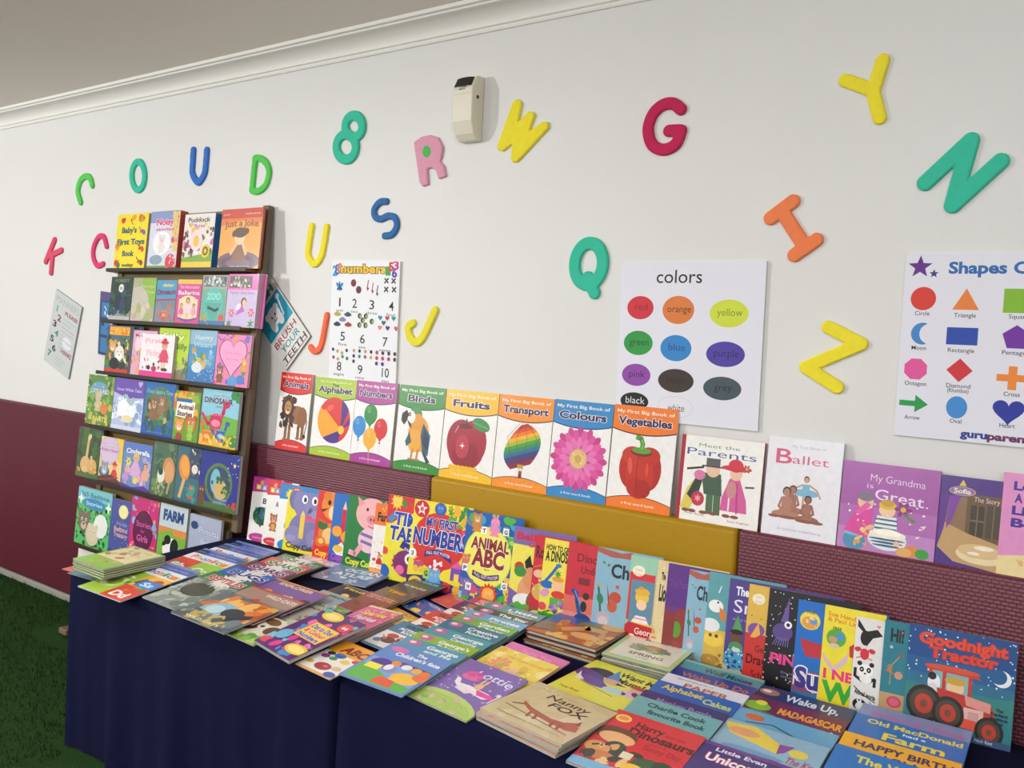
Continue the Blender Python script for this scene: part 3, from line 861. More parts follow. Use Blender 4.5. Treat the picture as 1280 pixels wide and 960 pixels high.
def pic_macaw(a):
    a.p([(.62,.28),(.80,.13),(.72,.12),(.55,.30)],'2a3a48'); a.e(.50,.44,.23,.30,'e39a28'); a.e(.42,.36,.14,.2,'e8a838')
    a.p([(.58,.58),(.76,.44),(.74,.20),(.62,.24),(.55,.42)],'2d5a70'); a.p([(.62,.52),(.74,.40),(.72,.26),(.60,.34)],'1e3c50')
    a.p([(.30,.46),(.22,.34),(.26,.28),(.36,.34)],'305a6a')
    for x in (.40,.52): a.ln([(x,.26),(x-.02,.15)],.045,'c88a40'); a.ln([(x-.08,.14),(x+.05,.14)],.03,'a87a48')
    a.e(.40,.64,.15,.17,'3c8a50'); a.e(.46,.58,.13,.14,'dd9a30'); a.e(.30,.63,.10,.11,'eeece6'); a.e(.27,.66,.03,.035,'202020'); a.e(.27,.66,.012,.014,'e8d870')
    a.p([(.20,.71),(.10,.66),(.09,.58),(.16,.53),(.22,.58),(.25,.66)],'1c1c1e'); a.p([(.22,.60),(.28,.52),(.34,.50),(.30,.56)],'28282a')
def pic_apple(a):
    a.e(.36,.43,.27,.33,'9c2030',n=30); a.e(.58,.43,.27,.33,'a4243a',n=30); a.e(.47,.34,.34,.30,'a22234',n=30); a.e(.47,.28,.25,.21,'8e1c2c')
    a.e(.40,.37,.13,.18,'b8384a'); a.e(.42,.60,.14,.04,'6a1420'); a.ln([(.44,.585),(.46,.64),(.44,.68)],.025,'4a3018')
    a.e(.72,.635,.17,.09,'3f8a4a',-18); a.ln([(.56,.655),(.86,.60)],.012,'7ab07a'); a.star(.40,.38,.055,'ffffff',4,.25); a.ln([(.24,.52),(.30,.60)],.02,'d88890')
    for i in range(7): a.e(.22+.075*i,.135,.05,.035,'e8b81c')
def pic_hotair(a):
    cols=['b8281c','d8481c','e8781c','f0b020','a8b828','4a9a3a','2a8a58','2a6a9a','30407a','5a2a6a','8a2038']
    n=len(cols)
    for i,c in enumerate(cols):
        t0=i/n; t1=(i+1)/n+.03
        def w(t): return .33*math.sin(math.pi*min(1,(.03+.80*t)))**.75
        pts=[]
        y=lambda t:.70-.44*t
        tilt=.22
        for k in range(9): s_=-1+k/4; pts.append((.50+w(t0)*s_, y(t0)+tilt*s_*.35*(w(t0)/.33)))
        for k in range(8,-1,-1): s_=-1+k/4; pts.append((.50+w(t1)*s_, y(t1)+tilt*s_*.35*(w(t1)/.33)))
        a.p(pts,c)
    for k in (-.18,-.07,.05,.17): a.ln([(.5+k*.4,.71),(.5+k*1.6,.55),(.5+k*1.2,.38),(.5+k*.3,.26)],.006,'5a3018')
    a.p([(.44,.27),(.56,.27),(.55,.23),(.45,.23)],'c89a3c'); a.ln([(.47,.235),(.49,.17)],.006,'504030'); a.ln([(.54,.235),(.53,.17)],.006,'504030')
    a.r(.475,.125,.535,.175,'7a2830'); a.e(.505,.185,.03,.03,'a03a30')
def pic_gerbera(a):
    for ring,(r,rr,w,c) in enumerate(((.33,.16,.066,'cf4690'),(.27,.17,.062,'de5aa2'),(.19,.14,.05,'e676b4'))):
        for i in range(16):
            t=2*math.pi*(i+.5*ring)/16; a.k-=1 if i%2 else 0
            a.e(.49+r*math.cos(t),.415+r*math.sin(t)*a.q,rr,w,c if i%2 else ('c23c84','d650a0','e070b0')[ring],math.degrees(t),n=14)
    a.e(.49,.415,.16,.16,'d88a98'); a.e(.49,.415,.14,.14,'e0b878'); a.dots(3,'f2dc8a',40,.40,.36,.58,.47,.014); a.e(.49,.415,.06,.06,'c8a458')
def pic_pepper(a):
    a.e(.36,.40,.20,.30,'b8281c'); a.e(.62,.40,.20,.30,'ae2418'); a.e(.49,.34,.22,.34,'c2301e'); a.e(.44,.22,.14,.14,'b8281c'); a.e(.55,.21,.13,.13,'a82216')
    a.e(.36,.52,.17,.13,'c43624'); a.e(.62,.53,.17,.13,'bb2c1c'); a.e(.49,.56,.17,.06,'7a2014'); a.e(.49,.575,.15,.045,'5f9a34')
    a.ln([(.49,.575),(.50,.64),(.47,.69),(.40,.70)],.07,'5a9a38'); a.ln([(.49,.59),(.505,.64),(.48,.68)],.02,'8abf5c')
    a.ln([(.45,.52),(.44,.36),(.46,.22)],.012,'8c1a12'); a.e(.33,.42,.035,.12,'d85a44',6); a.e(.60,.40,.02,.10,'d4523c')
LBS = [
 ((352.5,465),(391.5,468),'d8302c','5a1018','Animals',pic_lion,'white board book with a brown lion under a red banner',{'tcol':'3a1a58'}),
 ((396,471),(446.5,475),'a6c42a','4a2a60','Alphabet',pic_ball,'white board book with a beach ball under a lime green banner',{'upper':False}),
 ((447,475),(497,479.5),'a83a94','4a1458','Numbers',pic_balloons,'white board book with four balloons under a magenta banner',{}),
 ((501,480.5),(558,485.5),'2f8a34','123c18','Birds',pic_macaw,'white board book with a macaw parrot under a green banner',{}),
 ((559,485.5),(624.5,492.5),'f0bc1e','4a2a50','Fruits',pic_apple,'white board book with a shiny red apple under a yellow banner',{}),
 ((625.5,492.5),(693.5,499),'ef9026','4a2a40','Transport',pic_hotair,'white board book with a rainbow hot-air balloon under an orange banner',{}),
 ((694.5,499),(767.5,505),'2f86c4','123a70','Colours',pic_gerbera,'white board book with a pink gerbera flower under a blue banner',{}),
 ((769,505),(849,512),'ec7a24','4a1a28','Vegetables',pic_pepper,'white board book with a red pepper under an orange banner',{})]
for tl, tr, c, dk, ti, pic, lb, kw in LBS:
    stand(LEDGE, tl, tr, .020, lb, first_book(c, dk, ti, pic, **kw), base='f0efec', spine='d8d4cc', kind='board', group=GL)

GH = 'picture books in a row on the right of the padding'
def art_parents(a):
    a.r(0,0,1,1,'f1efea'); a.r(0,0,.05,1,'a81e34'); a.t('Meet the', .22,.72,.875,.045,'7a8a7a',b=.0); a.t('Parents', .08,.92,.775,.085,'41599a',b=-.002)
    # two grown-ups in hats with a child
    a.p([(.04,.13),(.17,.13),(.34,.55),(.25,.56),(.12,.38)],'d8c65a'); a.p([(.12,.3),(.22,.52),(.30,.5),(.24,.2)],'2a3a34')
    for x in (.40,.49): a.ln([(x,.50),(x+.01,.12)],.085,'4a6a48')
    a.p([(.28,.58),(.52,.58),(.55,.33),(.33,.33)],'3f5a46'); a.e(.42,.62,.085,.085,'e8c0a0'); a.r(.33,.655,.50,.755,'56585a'); a.r(.28,.65,.55,.668,'444648')
    a.ln([(.10,.60),(.30,.64)],.025,'2a2a2a'); a.e(.26,.545,.07,.06,'d878a8'); a.e(.26,.265,.08,.085,'c03048'); a.star(.26,.27,.05,'e8a0b0',6)
    a.p([(.54,.17),(.86,.17),(.84,.32),(.75,.55),(.63,.55),(.55,.32)],'d25a9a'); a.e(.70,.61,.075,.08,'e8c0a0'); a.e(.70,.67,.18,.035,'cf2c44'); a.e(.69,.70,.09,.075,'cf2c44'); a.flower(.82,.68,.05,'b04a3a','e8b040')
    a.ln([(.64,.5),(.64,.18)],.02,'e8e0d8'); a.ln([(.72,.5),(.74,.16)],.02,'b83c80'); a.ln([(.82,.47),(.92,.48)],.02,'4a4a58'); a.e(.66,.42,.06,.1,'c88a88')
    for x in (.12,.2,.34,.46,.62,.72): a.e(x,.115,.05,.02,'8a4a3a')
    a.t('Peter Bently', .12,.36,.075,.022,'6a6a80',b=0); a.t('Sara Ogilvie', .64,.90,.05,.022,'a05a78',b=0)
def dancer(a, x, y, h, dress, skin, tutu=False, kneel=False):
    q=a.q
    if kneel:
        a.e(x,y+.05*h,h*.42,h*.13,skin); a.p([(x-.16*h,y),(x+.16*h,y),(x+.12*h,y+.62*h*q),(x-.12*h,y+.62*h*q)],dress)
        for sg in(-1,1): a.ln([(x+sg*.13*h,y+.58*h*q),(x+sg*.22*h,y+.3*h*q),(x+sg*.05*h,y+.16*h*q)],h*.075,skin)
        a.e(x,y+.78*h*q,h*.13,h*.15,'2a1810'); a.e(x,y+.75*h*q,h*.10,h*.13,skin); return
    for sg in(-1,1): a.ln([(x+sg*.05*h,y+.5*h*q),(x+sg*.05*h,y)],h*.055,skin)
    if tutu: a.e(x,y+.52*h*q,h*.34,h*.10,dress)
    a.p([(x-.1*h,y+.5*h*q),(x+.1*h,y+.5*h*q),(x+.09*h,y+.75*h*q),(x-.09*h,y+.75*h*q)],dress)
    for sg in(-1,1): a.ln([(x+sg*.09*h,y+.73*h*q),(x+sg*.28*h,y+.62*h*q),(x+sg*.38*h,y+.42*h*q)],h*.045,skin)
    a.e(x,y+.88*h*q,h*.07,h*.09,'2a1810'); a.e(x,y+.86*h*q,h*.055,h*.075,skin)
def art_ballet(a):
    a.r(0,0,1,1,'e9e8ee'); a.t('My First Book of', .33,.78,.90,.032,'a8a8b4',b=-.005); a.t('B', .12,.34,.735,.155,'d2567e',b=.01); a.t('allet', .345,.83,.745,.09,'d2567e',b=-.002)
    a.ln([(.13,.80),(.16,.86),(.25,.875)],.02,'d2567e')
    dancer(a,.56,.26,.52,'7ab4d0','c89878',True)
    dancer(a,.39,.25,.40,'9a6a5c','a87058',False,True); dancer(a,.31,.20,.44,'b07a6a','b07c62',False,True); dancer(a,.60,.18,.38,'a06c5c','946048',False,True)
    for x,w in((.16,.08),(.34,.14),(.58,.13),(.74,.08)): a.e(x,.195 if x<.5 else .18,w,.022,'8a5240')
    a.t('An introduction to Ballet Dancing', .22,.80,.065,.022,'9a98a8',b=0)
def art_grandma(a):
    a.r(0,0,1,1,'a357a4'); a.r(0,0,1,.5,'ae68b0'); a.r(0,0,1,.25,'bd84c0')
    a.t('My Grandma', .30,.86,.80,.085,'eedcf0',b=-.01,sl=-.02); a.t('is', .27,.335,.715,.06,'eedcf0',b=-.01); a.t('Great', .36,.86,.60,.125,'eedcf0',b=.005,sl=-.03)
    a.e(.18,.10,.12,.11,'4a8fb4'); a.e(.18,.18,.11,.03,'7ab8d0')
    a.p([(.06,.2),(.34,.14),(.36,.5),(.22,.55)],'d8449a'); a.e(.27,.55,.085,.085,'e8b896'); a.e(.27,.61,.085,.05,'7a7080'); a.ln([(.2,.42),(.3,.53)],.06,'e05aa8')
    a.p([(.36,.2),(.62,.2),(.60,.42),(.40,.42)],'e8e8ec'); 
    for i in range(4): a.r(.38,.22+.05*i,.61,.24+.05*i,'3a6a78')
    a.e(.50,.49,.085,.08,'f0c8a0'); a.e(.50,.545,.09,.05,'e0b83c'); a.e(.50,.57,.07,.04,'c89a2c'); a.flower(.66,.52,.09,'8a2a80','d8b030'); a.ln([(.68,.46),(.78,.40)],.03,'5a8a3a')
    a.e(.52,.16,.20,.12,'dfe4e8'); 
    for i in range(3): a.e(.52,.09+.035*i,.15+.02*i,.012,'2c5c7c')
    a.e(.52,.22,.19,.05,'f2ecd8'); a.e(.52,.235,.14,.03,'fff8e8')
    a.e(.78,.07,.10,.06,'d88a30'); a.e(.70,.05,.08,.05,'e0a860'); a.e(.88,.06,.07,.055,'3a9a3c')
    a.dots(4,'f4e4f0',18,.05,.3,.95,.62,.012); a.p([(.84,.36),(.9,.38),(.88,.34)],'f0e4d0'); a.p([(.80,.24),(.85,.25),(.82,.22)],'f0e4d0')
    a.e(.62,.13,.03,.03,'e8b890'); a.e(.33,.27,.05,.025,'e8b890',30); a.busy(8,['e8a048','f0c880','d85a9a'],10,.18,.05,.32,.30,.02,.04)
def art_room_story(a):
    # window, curtain and a long table: no figure
    a.r(0,0,1,1,'8a6a4c'); a.r(0,.78,1,1,'4a2a80'); a.r(.45,.30,1,.82,'6a5030'); a.r(.52,.36,.74,.70,'3a3428'); a.r(.78,.36,1.0,.72,'4a4234')
    a.r(.62,.36,.64,.70,'7a6240'); a.r(.52,.52,.74,.54,'7a6240'); a.r(.88,.36,.9,.72,'7a6240')
    a.p([(0,.5),(.5,.38),(1,.30),(1,0),(0,0)],'c09a68'); a.e(.75,.16,.42,.17,'e8d4a8'); a.e(.72,.20,.36,.13,'d8b888'); a.e(.78,.24,.16,.04,'f0e8d0'); a.e(.62,.17,.1,.03,'f0e8d0')
    a.p([(0,.78),(.16,.78),(.10,.40),(.0,.15)],'5a2a88'); a.p([(.16,.78),(.34,.78),(.22,.5),(.14,.4)],'7a3aa0'); a.p([(0,.2),(.3,.05),(.6,.03),(1,.0),(0,0)],'4a2a80')
    a.e(.36,.84,.22,.085,'d8b84a'); a.e(.36,.84,.205,.075,'8a6ab0'); a.p([(.3,.9),(.36,.97),(.42,.9)],'e0c050')
    a.t('Sofia', .22,.50,.815,.055,'f2e8c0',b=.02); a.t('The Story', .56,.97,.74,.06,'e8dce8',b=-.01)
def art_love(a):
    a.r(0,0,1,1,'dd90c4'); a.r(0,0,1,.18,'e8d49a'); a.p([(0,.18),(.5,.24),(1,.2),(1,.1),(0,.1)],'e8d49a')
    for t,x1,y in(('Love',.52,.84),('A',.23,.72),('Little',.60,.60),('Bear',.62,.48)): a.t(t,.12 if t!='A' else .14,x1,y,.085,'3a2a90',b=.04)
    a.animal(.62,.06,.40,'a8704a',muz='d8b088'); a.busy(3,['b8744a','e0b080'],6,.2,.05,.5,.2,.03,.06)
HBS = [
 ((853.5,543.0),(956.6,553),.012,'white hardback with a red spine, two grown-ups in hats on the cover',art_parents,{'base':'f1efea','spine':'a81e34','back':'a81e34'}),
 ((962,544.5),(1055.7,554),.012,'pale lilac hardback with four dancers on the cover',art_ballet,{'base':'e9e8ee'}),
 ((1055.3,575),(1177.2,589),.008,'purple picture book with a cook and a striped mixing bowl',art_grandma,{'base':'a357a4'}),
 ((1177.8,592.6),(1254.8,603),.008,'brown and purple picture book with a window and long table',art_room_story,{'base':'8a6a4c','spine':'4a2a80'})]
for tl, tr, T, lb, art, kw in HBS:
    stand(LEDGE, tl, tr, T, lb, art, kind='hard' if T > .01 else 'paper', group=GH, **kw)
stand(LEDGE, (1255.8,590), None, .008, 'pink picture book with purple words at the right edge, last of its row', art_love, W=.185, base='dd90c4', group=GH)
# the red spine of the hats book stands proud at its left: its own case
# ------------------------------------------------------------------ leaning display rack
M_WOOD = simple('dark_olive_wood', '6b5526', 0.5, 0.25, 9)
M_LIP = simple('dark_shelf_lip', '241d14', 0.4, 0.15, 12)
M_RAIL = simple('worn_brown_rail', '6a5a48', 0.5, 0.2, 9)
RA = math.atan2(0.205, 2.0)     # lean of the rack
RK = Plane((0, 2.125, 0), (1, 0, 0), (0, math.sin(RA), math.cos(RA)))   # plane of the book fronts
def rk(p): return RK.hit(p)
RX0 = rk((139, 338))[0] - .012; RX1 = -2.908
RXL = -2.964           # below the table top the rack is narrower
rows = [(139,336,318,336.5), (134,400.5,317,409.5), (127,464,306,485), (102,529,291,561), (92,594,287,641), (87,686,231,711)]
sv = []
for xa, ya, xb, yb in rows: sv.append(.5 * (rk((xa, ya))[1] + rk((xb, yb))[1]))
RTOP = sv[0] + .272
VLOW = .665
rack = empty('book_rack', RK.mat(RX0, 0, -.045), 'dark wooden book rack of six shelves leaning against the wall left of the table', 'rack')
RW = RX1 - RX0; RWL = RXL - RX0
mb = MB()
mb.prism([(.03, .02), (RWL - .01, .02), (RWL - .01, VLOW), (RW - .01, VLOW), (RW - .01, RTOP - .01), (.03, RTOP - .01)], -.016, 0, (1,1,1,1))
bevel(mb.build('back_board', M_WOOD, rack), .002, 2)
mb = MB(); mb.box(.012, 0, -.016, .050, RTOP, .012); bevel(mb.build('side_rail', M_RAIL, rack), .004, 2)
mb = MB(); mb.box(RW - .038, VLOW, -.016, RW, RTOP, .012); bevel(mb.build('side_rail', M_RAIL, rack), .004, 2)
mb = MB(); mb.box(RWL - .036, 0, -.0155, RWL, VLOW, .0115); bevel(mb.build('side_rail', M_RAIL, rack), .004, 2)
v = .20
for q, vv in enumerate(sv + [v]):
    w_ = RW - .038 if q < 5 else RWL - .036
    mb = MB(); mb.box(.0, vv - .014, 0, w_, vv - .001, .062); bevel(mb.build('shelf', M_WOOD, rack), .002, 2)
    mb = MB(); mb.box(.0, vv - .014, .0623, w_, vv + .003, .0652); bevel(mb.build('shelf_lip', M_LIP, rack), .001, 2)
mb = MB(); mb.box(.0, .012, -.05, .07, .04, .12); bevel(mb.build('foot', M_RAIL, rack), .004, 2)

GR = 'picture books facing out on the rack'
def rbook(row, bl, br, tl, T, label, art, tr=None, w=0.0, **k):
    """facing-out book on a shelf of the rack; front at offset w from the common plane"""
    a = rk(bl); b = rk(br); c = rk(tl)
    u0 = (a[0] + c[0]) / 2
    W = b[0] - a[0]
    if tr: W = .5 * (W + rk(tr)[0] - c[0])
    v0 = sv[row]
    W = min(W, (-2.852 if row < 5 else RXL) - .001 - u0)
    H = c[1] - v0 - (a[1] - v0) * .5
    if row: H = min(H, sv[row-1] - .021 - v0)
    k.setdefault('kind', 'paper'); k.setdefault('group', GR)
    return book(RK.mat(u0, v0, w - T), W, H, T, label, art, **k)
def a_toys(a):
    a.r(0,0,1,1,'f4de1c')
    for x,y,c in((.2,.88,'b05a20'),(.5,.9,'8a5028'),(.8,.9,'c8a01c'),(.86,.66,'3a7ac0'),(.1,.42,'e08a30'),(.86,.36,'d84a30'),(.12,.1,'4a7a30'),(.86,.12,'6a4a30')): a.busy(int(x*90),[c,'d8302c','e8a020'],4,x-.06,y-.03,x+.06,y+.03,.04,.08)
    for t,x0,x1,y in(("Baby's",.18,.66,.66),('First Toys',.06,.94,.45),('Book',.26,.64,.24)): a.t(t,x0,x1,y,.10,'1c5a6a',b=.05)
    a.t('noisy',.28,.66,.05,.06,'1c4a2a',b=.04)
def a_noisy(a):
    a.r(0,0,1,1,'d8dcea'); a.r(0,.8,1,1,'8a9ac8'); a.p([(.75,.95),(1,1),(1,.3),(.85,.3)],'e0c878'); a.busy(5,['d84a6a','f0d070','e87aa0'],20,.78,.35,1,.98,.03,.06)
    a.t('Noisy',.22,.82,.76,.11,'d8306a','f4e4f0',b=.03); a.t('stories',.22,.84,.66,.06,'d85a90',b=.02); a.e(.45,.45,.3,.25,'f6f4f6'); a.e(.3,.16,.22,.1,'8aa0b8'); a.r(0,0,1,.06,'6aa04a')
    a.e(.8,.12,.17,.17,'d8404a'); a.dots(2,'f4d0d0',14,.66,.02,.95,.24,.02); a.animal(.45,.28,.35,'e8e0e0',muz='f8d8d8')
def a_white_busy(a):
    a.r(0,0,1,1,'e8e4e0'); a.p([(0,.2),(1,.3),(1,0),(0,0)],'7aa83a'); a.r(0,0,1,.13,'e8c83c'); a.busy(7,['5a3a2a','7a4a38','3a2a20','e8c040','e0609a'],44,.02,.25,.98,.82,.04,.09)
    a.e(.45,.52,.2,.22,'f4d8e0'); a.e(.45,.5,.1,.12,'f0c04a'); a.t('Puddock',.12,.86,.85,.09,'6a4030','ffffff',b=.03); a.t('Tales',.3,.7,.75,.07,'c84a7a','ffffff',b=.02); a.e(.78,.32,.14,.14,'e8c81c'); a.e(.78,.32,.09,.09,'3a3020'); a.star(.78,.32,.08,'e8c81c',8)
def a_joke(a):
    a.r(0,0,1,1,'e8a548'); a.r(0,.84,1,1,'c8452c'); a.p([(0,.84),(1,.84),(1,.75),(.5,.80),(0,.72)],'dd7a38'); a.t('Just a Joke',.10,.92,.69,.11,'8a3a1c',b=.02,arc=.02); a.t('paul',.06,.2,.90,.03,'f0d0b0',b=0); a.t('rainey press',.58,.94,.90,.03,'f8e0d0',b=0)
    a.e(.5,.12,.52,.16,'6a5060'); a.e(.5,.10,.42,.12,'574050'); a.e(.5,.09,.3,.07,'7a6070')
    a.p([(.32,.14),(.68,.14),(.60,.46),(.42,.46)],'8a5a34'); a.e(.5,.53,.13,.13,'e8c8a0'); a.e(.5,.60,.17,.08,'5a3c24'); a.e(.35,.58,.05,.05,'5a3c24'); a.e(.65,.62,.06,.05,'5a3c24'); a.ln([(.44,.42),(.30,.25)],.06,'e0b890'); a.ln([(.58,.42),(.68,.24)],.06,'e0b890')
    a.t('a funny tale of trouble',.3,.8,.03,.025,'e8d8c0',b=0)
def night_green(a):
    a.r(0,0,1,1,'1c3a30'); a.r(0,0,1,.22,'b8bcb8'); a.p([(0,.2),(.2,.3),(.5,.22),(.8,.3),(1,.2),(1,.1),(0,.1)],'8a9890'); a.busy(9,['24584a','1a2c3c','2a4a68','163024'],34,0,.2,1,.85,.08,.16)
    a.t('FOREST',.2,.85,.88,.07,'8a8a60',b=.02); a.e(.5,.74,.12,.11,'e8e8e4'); a.t('3D',.42,.58,.71,.06,'2a4a40',b=.02); a.e(.4,.42,.16,.2,'16283a'); a.e(.62,.34,.14,.2,'20405a')
def green_glare(a):
    a.r(0,0,1,1,'a9b08a'); a.r(.4,.35,1,1,'8fb84a'); a.e(.25,.4,.5,.45,'c4beb0'); a.t('Once Upon',.35,.95,.78,.07,'d0dca0',b=0); a.t('a Time',.5,.95,.65,.07,'d0dca0',b=0); a.busy(3,['c0a890','a8b470','d8c8b0'],16,0,0,1,.4,.06,.14)  # big grey oval paints the lamp glare into the green cover
def blue_dinos(a):
    a.r(0,0,1,1,'4a9ac4'); a.r(0,0,1,.5,'6a8a94'); a.p([(0,.50),(1,.53),(1,.58),(0,.55)],'b83a5a'); a.t('sticker',.3,.85,.85,.08,'f0d848',b=.03); a.t('Dinosaurs',.05,.97,.66,.12,'7a1c34',b=.04,sl=.02)
    a.p([(0,.3),(.2,.5),(.45,.3),(.7,.48),(1,.3),(1,0),(0,0)],'8a8a9a'); a.dino(.5,.08,.45,'d8704a','f0b060'); a.busy(2,['4a9a5a','c85a6a'],8,0,0,1,.2,.05,.1)
def pink_ballet(a):
    a.r(0,0,1,1,'d84a90'); a.r(0,.9,1,1,'e8c04a'); a.t('The Nutcracker',.1,.92,.80,.07,'f0b8d8',b=.02); a.t('Ballerina',.06,.95,.66,.1,'f4d8ea','8a2060',b=.03)
    a.r(.12,.12,.9,.56,'efd8b0'); a.e(.5,.5,.36,.16,'efd8b0'); a.person(.5,.16,.5,'e8d0e0','3a2418'); a.person(.24,.15,.36,'e070a0','6a4020'); a.person(.76,.15,.36,'e8a0c0','3a2418'); a.p([(.1,.12),(.5,.05),(.9,.12),(.9,.16),(.5,.10),(.1,.16)],'6a5aa8')
def zoo_face(a):
    a.r(0,0,1,1,'7aa88c'); a.r(0,.74,1,1,'a8b0b0'); a.r(.04,.77,.96,.98,'6a7068'); a.busy(8,['c8d0d0','40504a','9aa8a0','e8ece8'],36,.08,.79,.92,.96,.03,.07)
    a.e(.5,.42,.42,.42,'5ab8a8'); a.p([(.15,.45),(.85,.45),(.6,.1),(.4,.12)],'4aa898'); a.t('ZOO',.22,.78,.52,.13,'8adccc',b=.06); a.ln([(.3,.36),(.6,.3),(.72,.34)],.07,'2c3a3c'); a.r(0,0,1,.10,'3a78b0'); a.busy(3,['b88a50','c8a040'],8,.02,.02,.3,.2,.04,.08); a.e(.84,.16,.1,.09,'d84a3a')
def fairy(a, top=True):
    a.r(0,0,1,1,'c9b8dc'); a.r(0,.70,1,1,'e060b0'); a.r(.05,.74,.80,.96,'5a5048'); a.busy(8,['d8d8c8','403830','b0a8a0','8a8478'],34,.1,.76,.76,.94,.03,.06)
    a.t('Fairy Garden',.1,.9,.62,.06,'a878b8',b=0); a.p([(.35,.22),(.62,.30),(.56,.42),(.46,.46)],'c060b8'); a.e(.58,.48,.09,.09,'6a4a20'); a.e(.60,.46,.06,.07,'e8c0a0'); a.ln([(.56,.4),(.72,.36)],.03,'e8c0a0'); a.e(.42,.38,.1,.06,'e8e0f0',40)
    a.flower(.2,.26,.1,'e060a0','f0d050'); a.flower(.85,.28,.1,'e05a90','f0d050'); a.star(.14,.06,.12,'3a9a3a',6,.3); a.star(.86,.07,.13,'3a9a3a',6,.3)
def gold_cats(a):
    a.r(0,0,1,1,'3a6a80'); a.r(0,.80,1,1,'2a5a80'); a.r(.1,.80,.95,.98,'f0a81c'); a.busy(5,['e87a10','ffd848'],14,.12,.82,.92,.96,.04,.07); a.r(0,0,1,.09,'c83a28'); a.busy(6,['4a8a3a','c89a4a','2a3a28','e8d8a0','6a5a30'],50,0,.12,1,.78,.06,.12); a.face(.6,.42,.2,'e8e0d0','round','2a2420','ffffff'); a.face(.3,.56,.15,'d89a40','round',None,'f4e8d0'); a.e(.42,.2,.2,.14,'1c1c1c')
def pinkwhite(a):
    a.r(0,0,1,1,'e0aac4'); a.e(.4,.7,.3,.28,'f0d4e0'); a.busy(3,['d86a98','c84a7a','7aa0c8','e8b040'],26,0,0,.6,.6,.05,.1); a.t('My Princess',.1,.9,.86,.06,'8a2a5a',b=.02)
def pirate(a):
    a.r(0,0,1,1,'f0e8ec'); a.r(0,0,1,.14,'e23a92'); a.t('Pirate',.12,.72,.78,.12,'e88aa8',b=.0,sl=.03); a.t('Pinky',.18,.62,.50,.14,'e8b8c4',b=.02); a.person(.72,.22,.5,'d8486a','c87a30',hat='c8304a'); a.busy(4,['d8486a','3a2a2a','c89aa0'],8,.1,.2,.6,.4,.03,.06); a.e(.45,.2,.08,.05,'c03050'); a.e(.76,.2,.1,.03,'4a3a3a')
def lime(a):
    a.r(0,0,1,1,'b6d23a'); a.r(0,0,1,.2,'8a7a48'); a.t('Silly',.12,.85,.78,.13,'e4ee90','6a9a2a',b=.03); a.t('Billy',.55,.95,.60,.11,'4a7a1c',b=.03); a.busy(6,['8ab83a','7a8aa0','5a7a50','c8b878'],20,.3,.05,1,.45,.06,.1)
def fishblue(a):
    a.r(0,0,1,1,'4a94c8'); a.r(0,.72,1,1,'90b8d0'); a.r(0,0,1,.28,'3a7ab8'); a.t('Hungry',.2,.85,.82,.09,'d0dce0',b=.02); a.t('Waters',.15,.85,.68,.09,'b8d0d8',b=.02); a.busy(12,['c8a038','4a9a5a','d8b858','7ab0d8','e0e8f0'],34,.1,.3,.95,.6,.05,.1); a.e(.35,.28,.2,.12,'d8e4ee'); a.dots(2,'a8c8e8',20,0,.02,1,.3,.02)
def heartpink(a):
    a.r(0,0,1,1,'e882b4'); a.busy(4,['e8a040','5a9a48','7a6ac8','d84a8a'],30,0,.0,1,1,.04,.08); a.heart(.5,.58,.42,'7a3a5a'); a.heart(.5,.585,.395,'f0a2ca'); a.t('My Sweet Heart',.26,.74,.62,.05,'e070a8',b=0); a.t('Stories',.32,.68,.5,.05,'e070a8',b=0); a.animal(.16,.05,.3,'8a5a3a',muz='e0c0a0'); a.animal(.86,.3,.24,'e0a048',muz='f4e0c0'); a.e(.55,.1,.14,.1,'5a9ad0'); a.e(.78,.14,.12,.09,'4a80c8')
def storygreen(a):
    a.r(0,0,1,1,'5a8a3c'); a.busy(6,['7aa848','3f6a30','c8b858','8ab050'],40,0,0,1,1,.06,.12); a.e(.45,.72,.34,.16,'6aa0c0'); a.t('LITTLE RED',.14,.84,.64,.09,'f0ecd8','2a5a70',b=.02); a.animal(.45,.28,.4,'c8b890'); a.e(.7,.34,.14,.12,'d8803a'); a.t('PARTY',.3,.86,.08,.1,'e8d468',b=.03); a.dots(9,'f4e890',26,0,0,1,1,.022)
def unicorn(a):
    a.r(0,0,1,1,'b4c0e0'); a.p([(0,1),(1,1),(1,.66),(.5,.62),(0,.72)],'6a50ac'); a.t('Snow White Tales',.10,.92,.76,.06,'c8bce8',b=.02); a.heart(.86,.92,.07,'b8b0e0'); a.busy(8,['e8f0f8','c8d8f0','8aa4d0','a8c0c8'],50,0,.15,1,.62,.06,.12); a.e(.36,.42,.2,.16,'f4f8fc'); a.e(.6,.36,.16,.13,'eef4f8'); a.p([(.3,.55),(.34,.68),(.38,.55)],'f4f8fc'); a.e(.52,.22,.2,.07,'e8dca8'); a.r(0,0,1,.08,'d0d8ec')
def forestblue(a):
    a.r(0,0,1,1,'2c6ab0'); a.e(.5,.5,.44,.44,'4a8060'); a.busy(5,['8a6a50','5a7a50','c8a888','3a5a40','6a9a60'],44,.1,.25,.85,.66,.06,.11); a.t('Once Upon a Time',.08,.92,.79,.08,'a4c4e8',b=.01); a.animal(.35,.28,.42,'8a6448',muz='c8a080'); a.animal(.6,.4,.34,'9a7454',muz='d8b898'); a.p([(0,.2),(.3,.28),(1,.18),(1,0),(0,0)],'2a5aa8'); a.busy(7,['3a7a48','2a5a50'],14,.1,.1,1,.26,.06,.1); a.t('gold story book',.2,.7,.05,.03,'7aa8e0',b=0)
